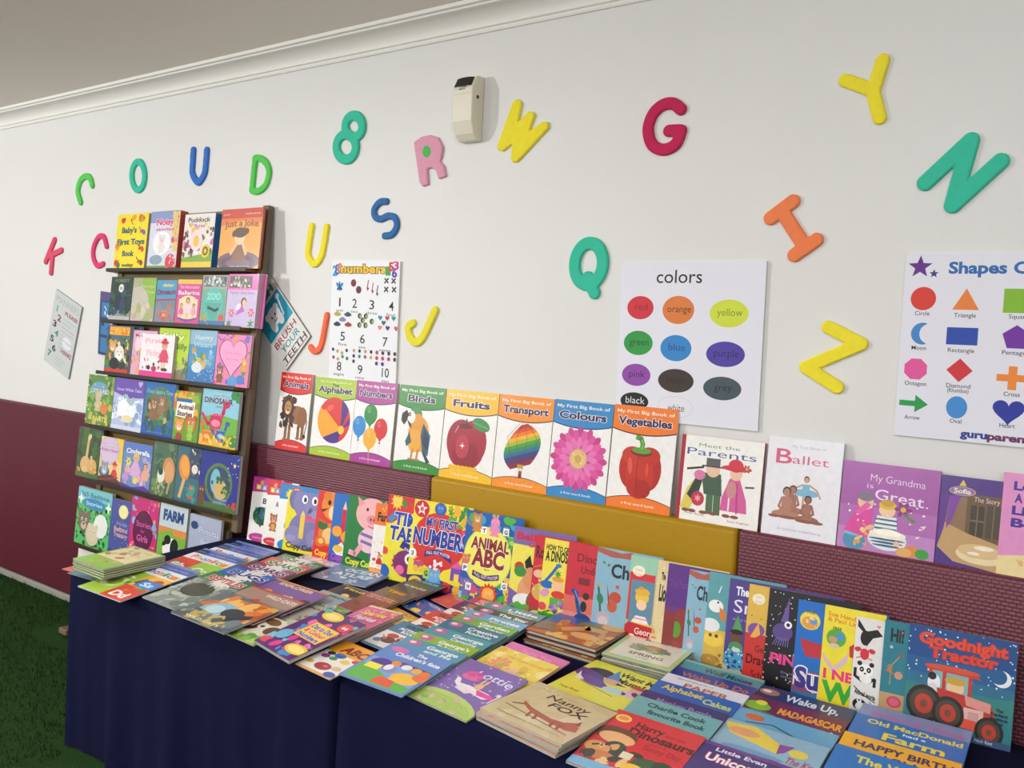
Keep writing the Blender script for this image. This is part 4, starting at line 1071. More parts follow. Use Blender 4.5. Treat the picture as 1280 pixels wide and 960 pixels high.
def animalstories(a):
    a.r(0,0,1,1,'6a9a30'); a.busy(11,['e89020','d8701c','4a8a28','8ab83a','f0b030'],40,0,.55,1,1,.07,.14); a.p([(.10,.48),(.78,.44),(.82,.80),(.14,.78)],'f2efe6'); a.r(.1,.78,.7,.85,'2a6aa8'); a.t('Animal',.18,.76,.64,.10,'5a1c28',b=.04); a.t('Stories',.16,.74,.50,.10,'5a1c28',b=.04); a.face(.28,.30,.16,'e8963a','round',None,'f8e8d0'); a.face(.72,.34,.2,'c8742c','round','a85a20','e0a868'); a.animal(.72,.03,.32,'9ac83c','round'); a.e(.3,.06,.12,.1,'a83a3a')
def dinosaur(a):
    a.r(0,0,1,1,'8ac8dc'); a.p([(0,.48),(.4,.58),(1,.52),(1,0),(0,0)],'6ab03a'); a.p([(0,.2),(.5,.14),(1,.24),(1,0),(0,0)],'e8b83a'); a.busy(3,['2a6a38','3a8a48'],12,.78,.82,1,1,.07,.12); a.t('my first',.3,.75,.88,.04,'c84a5a',b=0); a.t('DINOSAUR',.06,.84,.76,.10,'4a2440',b=.04,ol='e8f0f0',olw=.02); a.t('tales',.38,.56,.69,.04,'3a6a78',b=0)
    a.dino(.42,.26,.52,'c8285a','e888a8'); a.dino(.2,.06,.34,'e8702c','f4c060',-1); a.dino(.58,.1,.34,'4a5ab0','8ad0e0'); a.busy(5,['3a8a3a','5aa040'],8,.7,.05,.98,.3,.05,.1); a.dots(3,'f0d860',12,.1,.04,.9,.2,.03)
def giraffe(a):
    a.r(0,0,1,1,'34502c'); a.busy(3,['2a4424','446a34','3c5a30'],30,0,.3,1,1,.1,.18); a.ln([(.42,.28),(.46,.7),(.5,.86)],.10,'d8b878'); a.e(.50,.82,.09,.06,'e0c48a',40); a.e(.40,.26,.22,.2,'d8b070'); a.e(.7,.24,.2,.18,'d8a860'); a.ln([(.66,.3),(.64,.44)],.08,'dcb87c'); a.busy(5,['c89848','e0c890'],12,.1,.12,.9,.2,.05,.1); a.r(0,0,1,.1,'4a6a34')
def redhood(a):
    a.r(0,0,1,1,'e8d088'); a.r(.7,.5,1,1,'e8c83c'); a.e(.45,.72,.42,.34,'c8b0cc'); a.e(.45,.72,.38,.31,'d4c0d8'); a.t('Little Red',.14,.78,.80,.07,'f4ecf4','7a3a8a',b=.02); a.t('Riding Hood',.12,.80,.69,.07,'b04a9a',b=.02); a.e(.3,.24,.22,.14,'4a5a70'); a.face(.3,.3,.16,'8a98a8','point',None,'d8e0e8'); a.person(.72,.03,.46,'d8342c','c86a2c',hat='d8342c'); a.p([(0,.1),(.6,.2),(1,.08),(1,0),(0,0)],'5a3030'); a.ln([(.05,.02),(.9,.16)],.03,'8a4a38')
def cinder(a):
    a.r(0,0,1,1,'6a8ac4'); a.r(0,.8,1,1,'5a7ac0'); a.t('Cinderella',.10,.92,.76,.11,'eef2fa','3a4a98',b=.03,arc=.01); a.busy(6,['8aa8d8','e0b0d0','a878b8'],26,0,.1,1,.7,.05,.1); a.person(.48,.14,.62,'d8a8d8','e8c040'); a.person(.16,.08,.36,'c090d0','d8a030'); a.person(.82,.14,.44,'e8a888','8a4a28'); a.flower(.22,.58,.1,'e8e060','7aa040'); a.p([(0,.1),(.4,.04),(.8,.12),(1,.06),(1,0),(0,0)],'5a3a90'); a.e(.52,.2,.08,.07,'f0d060')
def elf(a):
    a.r(0,0,1,1,'4a6a54'); a.busy(6,['5a7c58','3c5a48','6a8a60'],30,0,0,1,1,.1,.18); a.e(.72,.5,.26,.34,'c88a58',10); a.e(.74,.46,.18,.28,'d8a068',10); a.ln([(.8,.3),(.72,.08)],.08,'b0a070'); a.e(.4,.38,.16,.2,'e0e4d0'); a.e(.38,.46,.1,.1,'2a4a3c'); a.busy(2,['8a9a60','a8b070'],12,.1,.02,.6,.28,.05,.1)
def genie(a):
    a.r(0,0,1,1,'3a6a78'); a.r(.5,.45,1,1,'3a4a60'); a.e(.34,.62,.24,.34,'e0882c',14); a.e(.36,.64,.17,.28,'eaa448',14); a.ln([(.36,.4),(.22,.08)],.12,'d8b070'); a.busy(4,['e8e4d0','5a6a78','20303c'],12,.6,.5,1,.95,.05,.09); a.face(.78,.62,.13,'e8e0d4','round','303030'); a.animal(.7,.08,.34,'c85a3c','point'); a.busy(8,['2a7a90','3a9a8a'],12,.4,.05,1,.35,.05,.1)
def nightblue(a):
    a.r(0,0,1,1,'23308a'); a.r(0,0,1,.12,'4a6a38'); a.e(.5,.46,.36,.34,'5a7a48'); a.e(.5,.46,.30,.28,'2a4868'); a.e(.42,.5,.13,.2,'7ab8cc'); a.e(.56,.36,.18,.16,'c8b070'); a.busy(3,['6a8a48','3a5a38'],18,.2,.3,.8,.6,.03,.06); a.t('The Beast',.42,.76,.18,.045,'9ab0e8',b=.01); a.t('and Beauty',.42,.76,.12,.045,'9ab0e8',b=.01); a.busy(5,['b84a38','8a3a30'],6,.8,.1,.98,.22,.04,.07); a.animal(.08,.04,.3,'6a4030','round'); a.dots(4,'c8d4f4',10,.7,.6,1,1,.012); a.star(.88,.82,.05,'f0e0a0')
def greenspots(a):
    a.r(0,0,1,1,'5ab868'); a.dots(3,'1c5a30',90,0,0,1,.7,.03); a.r(0,.80,1,1,'7ac0c8'); a.t('365 Bedtime',.08,.92,.85,.08,'3a7a90',b=.03); a.e(.5,.74,.34,.09,'3a86b8'); a.t('Stories',.26,.74,.71,.07,'b8dcec',b=.02); a.face(.24,.40,.17,'7a6a58','round',None,'c8b8a0'); a.e(.52,.22,.2,.18,'d0c4a8'); a.e(.74,.4,.2,.19,'e8ece8'); a.face(.52,.24,.14,'d8ccb0','round'); a.star(.1,.8,.1,'e8f4f0',4,.4); a.star(.92,.74,.1,'e8f4f0',4,.4)
def moonblue(a):
    a.r(0,0,1,1,'4a5298'); a.e(.62,.80,.24,.2,'ecdf8a'); a.e(.62,.80,.21,.175,'f4eaa4'); a.t('A Little',.3,.86,.55,.07,'a8a8dc',b=.01); a.t('Bedtime',.22,.9,.44,.09,'e0b0a0',b=.02); a.t('Treasury',.22,.9,.34,.09,'e0b0a0',b=.02); a.person(.68,.04,.2,'c84a5a','e8c080'); a.dots(2,'c8c8f0',24,0,.1,1,1,.015); a.p([(0,.1),(1,.04),(1,0),(0,0)],'343c80')
def pinkgirls(a):
    a.r(0,0,1,1,'c42a74'); a.busy(5,['e86aa0','d84a8a','f0a0b0','8ab0e0','e8c050'],34,0,0,1,1,.04,.09); a.e(.5,.5,.36,.32/ .75,'4a1038',n=30); a.e(.5,.5,.33,.40,'5e1646'); a.t('Stories',.24,.76,.56,.09,'d85aa8',b=.01); a.t('for',.42,.56,.47,.06,'c84a98',b=.01); a.t('Girls',.3,.7,.34,.10,'e060b0',b=.02); a.person(.12,.04,.3,'f0c0d0','e8c040'); a.person(.88,.5,.3,'7aa8e0','c87a30')
def farm(a):
    a.r(0,0,1,1,'7ab040'); a.r(0,.66,1,1,'c4d0d4'); a.t('FARM',.14,.86,.77,.15,'1f3f78','8aa8c8',b=.08); a.p([(0,.55),(.5,.64),(1,.58),(1,.66),(0,.66)],'d88a48'); a.e(.78,.6,.26,.08,'d88a48'); a.e(.5,.34,.3,.26,'f0f0ec'); a.e(.62,.38,.15,.2,'1c1a1a'); a.e(.36,.48,.12,.1,'1c1a1a'); a.e(.48,.2,.15,.12,'f2ece4'); a.e(.48,.14,.1,.06,'e8b8a8'); a.e(.26,.42,.1,.05,'201c1c',30); a.busy(4,['4a8a2a','8abc50','3a7a28'],22,0,0,1,.22,.05,.09); a.e(.85,.2,.1,.09,'e8d8b0')
def lilac(a):
    a.r(0,0,1,1,'a8b0c8'); a.e(.16,.84,.12,.08,'28407a'); a.t('Princess',.32,.94,.74,.10,'d4daea','7a84a8',b=.01); a.t('Bedtime',.4,.95,.58,.08,'c8d0e4',b=.01); a.t('Tales',.46,.9,.44,.09,'c8d0e4',b=.01); a.person(.22,.04,.62,'b8407a','e8c060'); a.person(.34,.02,.4,'c8a0d0','8a4a28'); a.busy(7,['8a94b8','c0c8dc'],20,.4,.05,1,.4,.05,.1)
def plain_low(a):
    a.r(0,0,1,1,'e0dcd4'); a.t('ABC WORDS',.15,.9,.72,.12,'3a3440',b=.03); a.busy(4,['c84a4a','4a80b0'],14,.1,.05,.9,.6,.06,.12)
RB = [
 (0,(139,336),(178,336),(150.5,268),(188,267),.022,a_toys,'f4de1c','bright yellow baby book with black lettering on the top shelf of the rack',{'kind':'board'}),
 (0,(180,335),(212,335),(193,264),(233,262),.040,a_noisy,'d8dcea','thick white storybook with a red glittery side on the top shelf of the rack',{'kind':'board','spine':'b83a3a','side':'a8342f'}),
 (0,(216,335),(256,336),(242,267),(277,266),.040,a_white_busy,'e8e4e0','white book crowded with brown animals on the top shelf of the rack',{'kind':'board','side':'2a72b4'}),
 (0,(266,334),(318,336),(284,261),(334,257),.014,a_joke,'c8452c','orange and red book with a child on a dark mound, top shelf right end',{'kind':'hard'}),
 (1,(134,400),(161,401),(141,346),(167,346),.012,night_green,'1c3a30','dark green forest book at the left end of the second shelf',{}),
 (1,(162,401),(191,403),(168,347),(196,349),.012,green_glare,'a9b08a','green book with a pale glare painted on its cover, second on the second shelf of the rack',{}),
 (1,(192,403),(216,405),(197,350),(223,350),.012,blue_dinos,'4a9ac4','blue book with an orange dinosaur on the second shelf of the rack',{}),
 (1,(217,404),(246.5,406),(223.5,349),(254,350),.012,pink_ballet,'d84a90','bright pink book with three dancers in a cream frame, second shelf',{}),
 (1,(247,406),(278.5,408),(256,344),(287,344),.016,zoo_face,'7aa88c','teal monster-face book with a silver sparkle strip on the second shelf',{}),
 (1,(279,407),(317,409),(288,342),(325,342),.016,fairy,'c9b8dc','lilac fairy book with a sparkle strip, front of the pink stack on the second shelf',{}),
 (2,(127,463),(158,466),(138,406),(165.5,408),.016,gold_cats,'3a6a80','animal book with a gold title and red foot at the left of the third shelf',{}),
 (2,(161,469),(190,470),(169,413),(199,415),.008,pinkwhite,'e0aac4','pink and white book half hidden behind the square white one, third shelf',{}),
 (2,(194,471),(231,476),(201,407),(240,408),.010,lime,'b6d23a','lime green book behind the square white one on the third shelf',{}),
 (2,(174,471),(216,474),(184,418),(224,419),.012,pirate,'f0e8ec','square white book with a pink foot band at the front of the third shelf',{'w':.014}),
 (2,(232,476),(265,480),(240,410),(274,411),.012,fishblue,'4a94c8','blue water book with golden fish shapes on the third shelf',{}),
 (2,(265.5,480),(306,484),(274,417),(318,419),.012,heartpink,'e882b4','pink book with a large heart at the right of the third shelf',{}),
 (3,(102,528),(135,532),(116,465),(147,468),.012,storygreen,'5a8a3c','green leafy storybook at the left of the fourth shelf',{}),
 (3,(135.5,532),(172.5,540),(147.5,471),(185,475),.012,unicorn,'b4c0e0','icy white book with a purple top on the fourth shelf',{}),
 (3,(173,540),(211,545),(186,476),(225,479),.012,forestblue,'2c6ab0','blue book with brown woodland animals on the fourth shelf',{}),
 (3,(212.5,545),(245,552),(220.5,486),(253,489),.014,animalstories,'6a9a30','green and orange book with a white title panel on the fourth shelf',{}),
 (3,(246,553),(291,560),(257,484),(304,487),.014,dinosaur,'8ac8dc','light blue and green book with a magenta dinosaur on the fourth shelf',{}),
 (4,(92,593),(117.5,599),(102,532),(133,537),.010,giraffe,'34502c','dark green book with a cream giraffe at the left of the fifth shelf',{}),
 (4,(118,598),(147.5,607),(128,544),(157.5,548),.010,redhood,'e8d088','cream and yellow book with a red hooded child on the fifth shelf',{}),
 (4,(148,608),(184,614),(158,552),(193,557),.012,cinder,'6a8ac4','blue book with a white curved title and a lilac dress, fifth shelf',{}),
 (4,(185,615),(214,622),(197,548),(225,554),.012,elf,'4a6a54','grey green book with an orange leaf shape on the fifth shelf',{}),
 (4,(215,622),(247.5,631),(226,554),(251.5,556),.012,genie,'3a6a78','orange and slate blue book second from the right on the fifth shelf',{}),
 (4,(248,630),(287,640),(252,556),(309,563),.014,nightblue,'23308a','deep blue book with an oval scene at the right of the fifth shelf',{}),
 (5,(87,685),(130.5,696),(103,613),(143.5,621),.016,greenspots,'5ab868','green spotted storybook at the left of the lowest full shelf',{}),
 (5,(131,696),(156.5,702),(143,626),(166,634),.012,moonblue,'4a5298','dusky blue book with a yellow moon on the lowest full shelf',{}),
 (5,(157,702),(192,703),(166,621),(201,626),.012,pinkgirls,'c42a74','magenta book with a dark oval title on the lowest full shelf',{}),
 (5,(192.5,706),(229,709),(203,626),(236,632),.012,farm,'7ab040','farm book with a black and white cow on the lowest full shelf',{}),
 (5,(231,710),(276,716),(240,635),(282,643),.012,lilac,'a8b0c8','silvery lilac book with a girl in a red dress, right of the cow book',{})]
for row, bl, br, tl, tr, T, art, base, lb, kw in RB:
    kw.pop('pg', 0)
    rbook(row, bl, br, tl, T, lb, art, tr=tr, base=base, **kw)
# copies behind the lilac sparkle book, edges showing at its right
a0 = rk((279,407)); b0 = rk((317,409)); c0 = rk((288,342))
for i in range(2):
    book(RK.mat(a0[0] + .011*(i+1), sv[1], -.0172 - .0058*(i+1)), b0[0] - a0[0], c0[1] - sv[1], .0055,
         ('pink book directly behind the lilac sparkle book','pink book second behind the lilac sparkle book','pink book at the back of the pink stack on the second shelf')[i],
         lambda a: a.r(0,.70,1,1,'e060b0'), base='e070b8', spine='c850a0', group=GR)
for bl, tl, W, lb, col in (((159,466),(166,407),.12,'dark blue book behind the gold titled animal book','1c3458'),):
    u = rk(bl)[0]; book(RK.mat(u - .06, sv[2], -.026), W, min(rk(tl)[1], sv[1] - .021) - sv[2], .008, lb, lambda a: a.busy(4, ['24446a','2a5a80'], 12), base=col, group=GR)
u0 = rk((96,703))[0]
book(RK.mat(u0, v, -.014), .24, min(.21, sv[5] - .021 - v), .012, 'pale book with dark capitals on the bottom shelf of the rack', plain_low, base='e0dcd4', group=GR)
# ------------------------------------------------------------------ tables and their cloths
M_CLOTH = simple('navy_cloth', '0d1030', 0.9, 0.12, 40, 0.12, 900, 0.12)
M_TOPW = simple('grey_table_plastic', '9a9890', 0.5, 0.04, 15)
M_LEGM = simple('grey_steel', '55585c', 0.35, 0.05, 15)
TX = [(-2.955, -1.628), (-1.600, .46)]
TY1 = 2.305
def table(x0, x1, label, seed, label2):
    zt = TABLE_Z - .006
    r = empty('folding_table', Matrix.Translation((x0, TAB_Y0, 0)), label, 'table', 'tables pushed end to end')
    W = x1 - x0; D = TY1 - TAB_Y0
    mb = MB(); mb.box(.012, .012, zt - .04, W - .012, D - .012, zt); bevel(mb.build('tabletop', M_TOPW, r), .012, 3)
    for sx in (.10, W - .10):
        for sy in (.09, D - .09):
            mb = MB(); mb.prism([(sx + .014*math.cos(t*math.pi/5), sy + .014*math.sin(t*math.pi/5)) for t in range(10)], 0, zt - .04, (1,1,1,1))
            mb.build('leg', M_LEGM, r)
    # cloth: top sheet and a skirt hanging in soft folds
    R = random.Random(seed); ph = [R.uniform(0, 6.28) for _ in range(6)]
    per = []; rc = .022
    N = 70
    for i in range(N): per.append((W * i / N * 1.0, 0, 0, -1))
    for i in range(20): per.append((W, D * i / 20, 1, 0))
    for i in range(N): per.append((W - W * i / N, D, 0, 1))
    for i in range(20): per.append((0, D - D * i / 20, -1, 0))
    n = len(per); mb = MB()
    def clampin(x, y, d): return (min(max(x, d), W - d), min(max(y, d), D - d))
    rings = []
    for k, (d, z) in enumerate(((.010, TABLE_Z), (.003, TABLE_Z - .003), (0, TABLE_Z - .010))):
        ring = []
        for x, y, nx, ny in per:
            qx, qy = clampin(x, y, d); ring.append(len(mb.v)); mb.v.append((qx, qy, z))
        rings.append(ring)
    for j in range(1, 15):
        t = j / 14; z = (TABLE_Z - .010) * (1 - t) + .008 * t
        ring = []; s_ = 0
        for i, (x, y, nx, ny) in enumerate(per):
            s_ = x + y * 1.7
            o = .016 * t ** .8 * (math.sin(s_ * 21 + ph[0]) + .7 * math.sin(s_ * 37 + ph[1]) + .4 * math.sin(s_ * 9 + ph[2] + t)) * (0.25 if ny == 1 else 1)
            o = max(o, -.012 * t) + .012 * t
            if ny == 1 or abs(nx) == 1: o = min(o, .010)
            ring.append(len(mb.v)); mb.v.append((x + nx * o, y + ny * o, z))
        rings.append(ring)
    for a, b in zip(rings, rings[1:]):
        for i in range(n):
            k = (i + 1) % n; mb.f.append((a[k], a[i], b[i], b[k])); mb.c.append((1,1,1,1))
    mb.f.append(tuple(rings[0])); mb.c.append((1,1,1,1))
    o = mb.build('tablecloth', M_CLOTH, None, Matrix.Translation((x0, TAB_Y0, 0)), smooth=True)
    tag(o, label2, 'tablecloth', 'navy tablecloths')
table(*TX[0], 'folding table under the left navy cloth, beside the book rack', 3, 'navy cloth on the left table, below the phonics and animal books')
table(*TX[1], 'folding table under the right navy cloth, running out of the frame', 8, 'navy cloth on the right table, below the purple rabbit aeroplane book')

# ------------------------------------------------------------------ row of books standing on the tables against the padding
def bump(h0, cx, rx, n=10):
    return [(0,0),(1,0),(1,h0)] + [(min(1,max(0,cx + rx*math.cos(math.pi*i/n))), h0 + (1-h0)*math.sin(math.pi*i/n)) for i in range(n+1)] + [(0,h0)]
def wordbook(band, title, pic):
    def art(a):
        a.r(0,0,1,1,'f0efea'); a.p([(0,1),(1,1),(1,.72),(.5,.78),(0,.76)],band)
        for x,y,c,t in((.22,.84,'e8c04a','B'),(.42,.84,'7aa0d0','A'),(.33,.92,'d0584a','C')): a.r(x-.09,y-.035,x+.09,y+.045,c); a.t(t,x-.05,x+.05,y-.02,.045,'f4f0e0',b=.03)
        a.t(title,.42,.95,.60,.085,'242030',b=.03); pic(a); a.e(.4,.06,.34,.12,band); a.t('word book',.2,.6,.05,.03,'f0e0e8',b=0)
    return art
def wb_birds(a): a.e(.42,.40,.30,.24,'1e5a3a'); a.busy(3,['2a7a50','164a38','3a9068'],24,.2,.28,.7,.54,.05,.08); a.ln([(.42,.24),(.42,.36)],.05,'3a2a2a'); a.e(.42,.44,.06,.12,'2a5a90')
def wb_anim(a): a.animal(.40,.22,.5,'b8682c',belly='d8a060',muz='e0b888')
def wb_util(a): a.e(.45,.36,.3,.13,'6a9a3a'); a.r(.25,.36,.6,.46,'7aa848'); a.e(.3,.28,.09,.09,'2a2a2a'); a.e(.6,.28,.09,.09,'2a2a2a')
def cc(bg, txtc, pic, y=.06):
    def art(a):
        a.r(0,0,1,1,bg); pic(a); a.t('Copy Colour',.08,.94,y,.085,txtc,b=.04)
    return art
def c_eleph(a):
    a.e(.50,.36,.40,.34,'7a76a8'); a.e(.24,.27,.22,.17,'8884b4'); a.e(.76,.27,.22,.17,'8884b4'); a.e(.22,.86,.18,.2,'7470a2'); a.e(.86,.84,.2,.22,'7470a2')
    a.e(.55,.82,.40,.33,'8480b2'); a.ln([(.52,.80),(.56,.70),(.66,.66)],.16,'8a86b8'); a.e(.70,.66,.1,.07,'9490c0')
    for x in(.42,.66): a.e(x,.88,.07,.08,'f4f4f8'); a.e(x+.01,.875,.035,.045,'1c1820')
    a.r(.34,.54,.80,.59,'d8508a'); a.ln([(.46,.62),(.62,.60)],.03,'d84a50'); a.r(.36,.24,.47,.62,'e8c84a'); a.p([(.36,.62),(.47,.62),(.415,.70)],'e8d0a0'); a.e(.18,.22,.12,.06,'9a96c4'); a.e(.8,.22,.12,.06,'9a96c4')
def c_tiger(a):
    a.e(.55,.80,.42,.34,'e8862c'); a.e(.7,.94,.14,.12,'f0b03c'); a.e(.28,.93,.12,.1,'e07a20'); a.e(.60,.70,.24,.2,'f4d8a8'); a.e(.36,.84,.05,.06,'1c1410'); a.e(.7,.84,.05,.06,'1c1410')
    a.p([(.1,.72),(.35,.76),(.2,.69)],'5a2a14'); a.e(.45,.38,.34,.26,'e07a24'); a.e(.42,.36,.18,.18,'f0c080'); a.e(.22,.5,.16,.1,'2a6a30'); a.e(.2,.26,.16,.12,'d86a1c'); a.e(.64,.25,.16,.12,'d86a1c'); a.e(.22,.27,.08,.06,'f0c868'); a.ln([(.06,.58),(.3,.55)],.06,'c85a18')
def c_blue(a):
    a.r(.28,.30,.40,.78,'c8242c'); a.p([(.28,.78),(.40,.78),(.34,.90)],'e8c8a0'); a.e(.75,.70,.34,.3,'1c5aa8'); a.e(.82,.78,.05,.06,'f4f4f4'); a.e(.6,.4,.3,.16,'e0a02c'); a.p([(.1,.2),(.35,.32),(.6,.16),(.3,.10)],'e8e8ec'); a.e(.26,.22,.14,.08,'f0c040'); a.r(0,0,1,.13,'5a3a98'); a.e(.18,.46,.14,.12,'f0a030')
def c_pig(a):
    a.e(.62,.78,.40,.32,'eeb0b4'); a.p([(.28,.86),(.22,1.0),(.44,.92)],'e89aa0'); a.p([(.8,.9),(.95,1.0),(.95,.86)],'e89aa0'); a.e(.64,.71,.14,.09,'e08a94'); a.e(.6,.71,.025,.03,'8a3a48'); a.e(.68,.71,.025,.03,'8a3a48')
    for x in(.5,.76): a.e(x,.84,.03,.035,'1c1418')
    a.ln([(.55,.62),(.66,.60),(.76,.63)],.02,'a84a58'); a.e(.6,.42,.26,.24,'e8c0d0'); a.ln([(.4,.5),(.78,.46)],.06,'7a68a0'); a.ln([(.42,.4),(.78,.36)],.06,'7a68a0'); a.ln([(.44,.34),(.3,.2),(.16,.22)],.11,'e8a8b0'); a.e(.75,.22,.1,.08,'7a5ab0'); a.ln([(.1,.18),(.5,.14)],.03,'3a2a3a')
def r_f(a):
    a.r(0,0,1,1,'eeeae4'); a.r(0,.70,1,1,'e8762a'); a.t('Farm',.14,.8,.76,.12,'2a1a18',b=.04); a.r(0,0,1,.10,'e8a050'); a.busy(3,['d8452c','e8c04a','f4d8a8'],10,.1,.1,.6,.5,.05,.1); a.person(.42,.12,.5,'c8302c','1c1414'); a.dots(4,'f0d058',8,.3,.9,.9,.98,.03)
def r_times(a):
    a.r(0,0,1,1,'e8dc3a'); a.p([(0,1),(1,1),(1,.84),(.4,.82),(.1,.66),(0,.66)],'cf2c34'); a.star(.17,.92,.13,'f4b82c',10,.6); a.face(.17,.92,.08,'f8d048'); a.p([(.02,.72),(.14,.80),(.20,.76),(.08,.66)],'3a8ac8')
    a.t('TIMES',.14,.86,.66,.15,'2a48b0','f4f4f4',b=.045,olw=.03,it=.05); a.t('TABLES',.08,.90,.48,.16,'2a3aa0','f4f4f4',b=.045,olw=.03,it=.05); a.busy(5,['d8302c','3a8a3a','e87a2c'],12,.3,.84,.98,.98,.05,.08)
    a.busy(6,['c8782c','8a3a80','d84a3a','3aa048','2a60b0'],22,0,.02,1,.42,.06,.11); a.e(.45,.22,.24,.2,'7a2a6a'); a.e(.5,.28,.08,.08,'f4f4f4'); a.e(.5,.28,.04,.04,'102030'); a.e(.35,.14,.08,.07,'e86aa0'); a.p([(.3,.40),(.8,.30),(.85,.38),(.35,.48)],'26307a'); a.t('PULL OUT POSTER',.4,.8,.38,.03,'f0f0f0',b=.02,sl=-.06)
def r_numbers(a):
    a.r(0,0,1,1,'ecdc3c'); a.e(.48,.56,.45,.40,'d2322c',n=30); a.e(.14,.90,.13,.12,'c8243c'); a.star(.14,.90,.10,'f4f0e8'); a.t('8',.11,.17,.875,.05,'c8243c',b=.05); a.e(.46,.93,.10,.09,'2c5aa8'); a.face(.46,.93,.06,'3a78c8'); a.busy(3,['5ab03a','e8b030','3a8a30'],18,.62,.78,1,.98,.04,.08); a.busy(8,['3a9ad0','d84a8a','5ab03a'],10,.78,.5,1,.78,.04,.08)
    a.t('MY FIRST',.24,.78,.72,.10,'26389a','f4f4f8',b=.04,olw=.03,it=.03); a.t('NUMBERS',.04,.96,.505,.185,'26389a','f4f4f8',b=.045,olw=.03,it=.05)
    a.p([(.26,.36),(.5,.42),(.74,.34),(.72,.40),(.5,.48),(.27,.43)],'3a2a80'); a.t('PULL OUT POSTER',.30,.70,.395,.035,'e8e0f0',b=.02,arc=.02); a.t('AND',.44,.56,.465,.025,'f0e0a0',b=0)
    a.e(.48,.28,.14,.11,'c82c38'); a.dots(2,'f4f0f0',7,.38,.26,.58,.34,.03); a.r(.44,.18,.53,.26,'f0e0c0')
    a.p([(0,0),(1,0),(1,.08),(.7,.12),(.4,.16),(.15,.14),(0,.12)],'3a2a78'); a.e(.16,.06,.12,.08,'e8c83c'); a.e(.46,.10,.13,.13,'4a90d0'); a.face(.46,.16,.10,'6aa8dc'); a.r(.28,.12,.38,.24,'a8d048'); a.t('G',.30,.36,.15,.06,'303048',b=.05); a.e(.68,.07,.08,.07,'d8303c'); a.e(.86,.06,.07,.06,'e8a83c'); a.r(.10,.22,.27,.30,'b84a80'); a.e(.14,.21,.05,.05,'e8c040'); a.e(.24,.21,.05,.05,'e8c040'); a.p([(.08,.30),(.28,.31),(.18,.36)],'d83a4a'); a.r(.74,.16,.94,.30,'7a4ab0'); a.p([(.72,.30),(.96,.30),(.84,.38)],'d85a9a'); a.r(.80,.14,.88,.24,'f0d858'); a.e(.06,.38,.07,.07,'f0f0f0'); a.t('3',.035,.085,.355,.05,'2a8a3a',b=.05)
def r_animal(a):
    a.r(0,0,1,1,'1e5cae'); a.busy(6,['4ab03a','2a8a3a','e8d83a','d84a8a','6ad0e0'],34,0,.0,1,.24,.05,.1); a.busy(9,['4ab03a','8a5aa8','3aa0c8'],16,0,.78,1,.98,.05,.09); a.e(.44,.52,.42,.34/.75,'e6e04a',n=30); a.e(.44,.52,.40,.43,'ecea62',n=30)
    a.animal(.20,.78,.26,'c8843c',muz='f0d8a8'); a.animal(.52,.76,.27,'e88ab8','long'); a.dino(.86,.66,.3,'58b048','a8d860',-1)
    a.t('ANIMAL',.13,.80,.60,.13,'8a2424','f0ece0',b=.04,olw=.025,it=.02); a.t('ABC',.17,.74,.42,.19,'8a2424','f0ece0',b=.045,olw=.025,it=.02)
    a.p([(.20,.30),(.44,.26),(.68,.30),(.67,.36),(.44,.32),(.21,.36)],'4a2a6a'); a.t('PULL OUT POSTER',.24,.66,.315,.032,'e8e0f0',b=.02,arc=-.03); a.t('AND A',.4,.5,.375,.022,'3a2a50',b=0)
    a.star(.52,.13,.17,'d8401c',14,.72); a.e(.52,.12,.11,.11,'f0a848'); a.face(.52,.12,.08,'f0b458','round','f0b458'); a.ln([(.86,.02),(.85,.30)],.09,'e8c050'); a.e(.83,.31,.06,.05,'e8c050'); a.dots(3,'a8702c',14,.82,.02,.90,.30,.02); a.animal(.12,.06,.26,'7a68a8','big'); a.face(.06,.46,.08,'d87a50','round'); a.e(.92,.08,.07,.08,'d0a040')
    for x,y,t in((.34,.80,'T'),(.72,.82,'G'),(.07,.36,'P'),(.78,.24,'G'),(.16,.16,'W')): a.r(x-.05,y-.03,x+.05,y+.05,'f4f4f4'); a.t(t,x-.03,x+.03,y-.015,.045,'2a2a5a',b=.04)
def r_bella(a):
    a.r(0,0,1,1,'e8de58'); a.r(0,.80,1,1,'7a64a4'); a.t('Belinda',.05,.70,.86,.08,'c8243c',b=.05); a.t('Goose',.25,.6,.79,.05,'c8243c',b=.03); a.p([(0,0),(0,.3),(.3,.2),(.6,.0)],'7a5aa8'); a.p([(.22,.62),(.30,.70),(.34,.6),(.46,.55),(.34,.5),(.24,.55)],'161414')
    a.e(.36,.28,.22,.26,'dca070'); a.e(.34,.44,.13,.16,'d89060'); a.e(.30,.17,.22,.12,'f0eee8'); a.e(.14,.55,.08,.07,'c8302c'); a.e(.16,.50,.1,.08,'3a8a3a'); a.e(.5,.18,.2,.2,'8a5a38'); a.busy(4,['3a9a30','58b048'],10,0,0,.35,.12,.05,.09); a.ln([(.3,.1),(.6,.02)],.06,'b08050')
def r_red(a):
    a.r(0,0,1,1,'c8283a'); a.t('Robo',.08,.8,.74,.14,'5a1c1c',b=.08); a.e(.45,.34,.4,.34,'d0a858'); a.e(.30,.55,.25,.16,'e0b890'); a.ln([(.05,.62),(.6,.68)],.05,'d0783c'); a.e(.3,.10,.42,.20,'8a5a34'); a.e(.36,.08,.3,.14,'e0c498'); a.busy(3,['b8803c','e8c070'],10,0,.2,.6,.5,.05,.1)
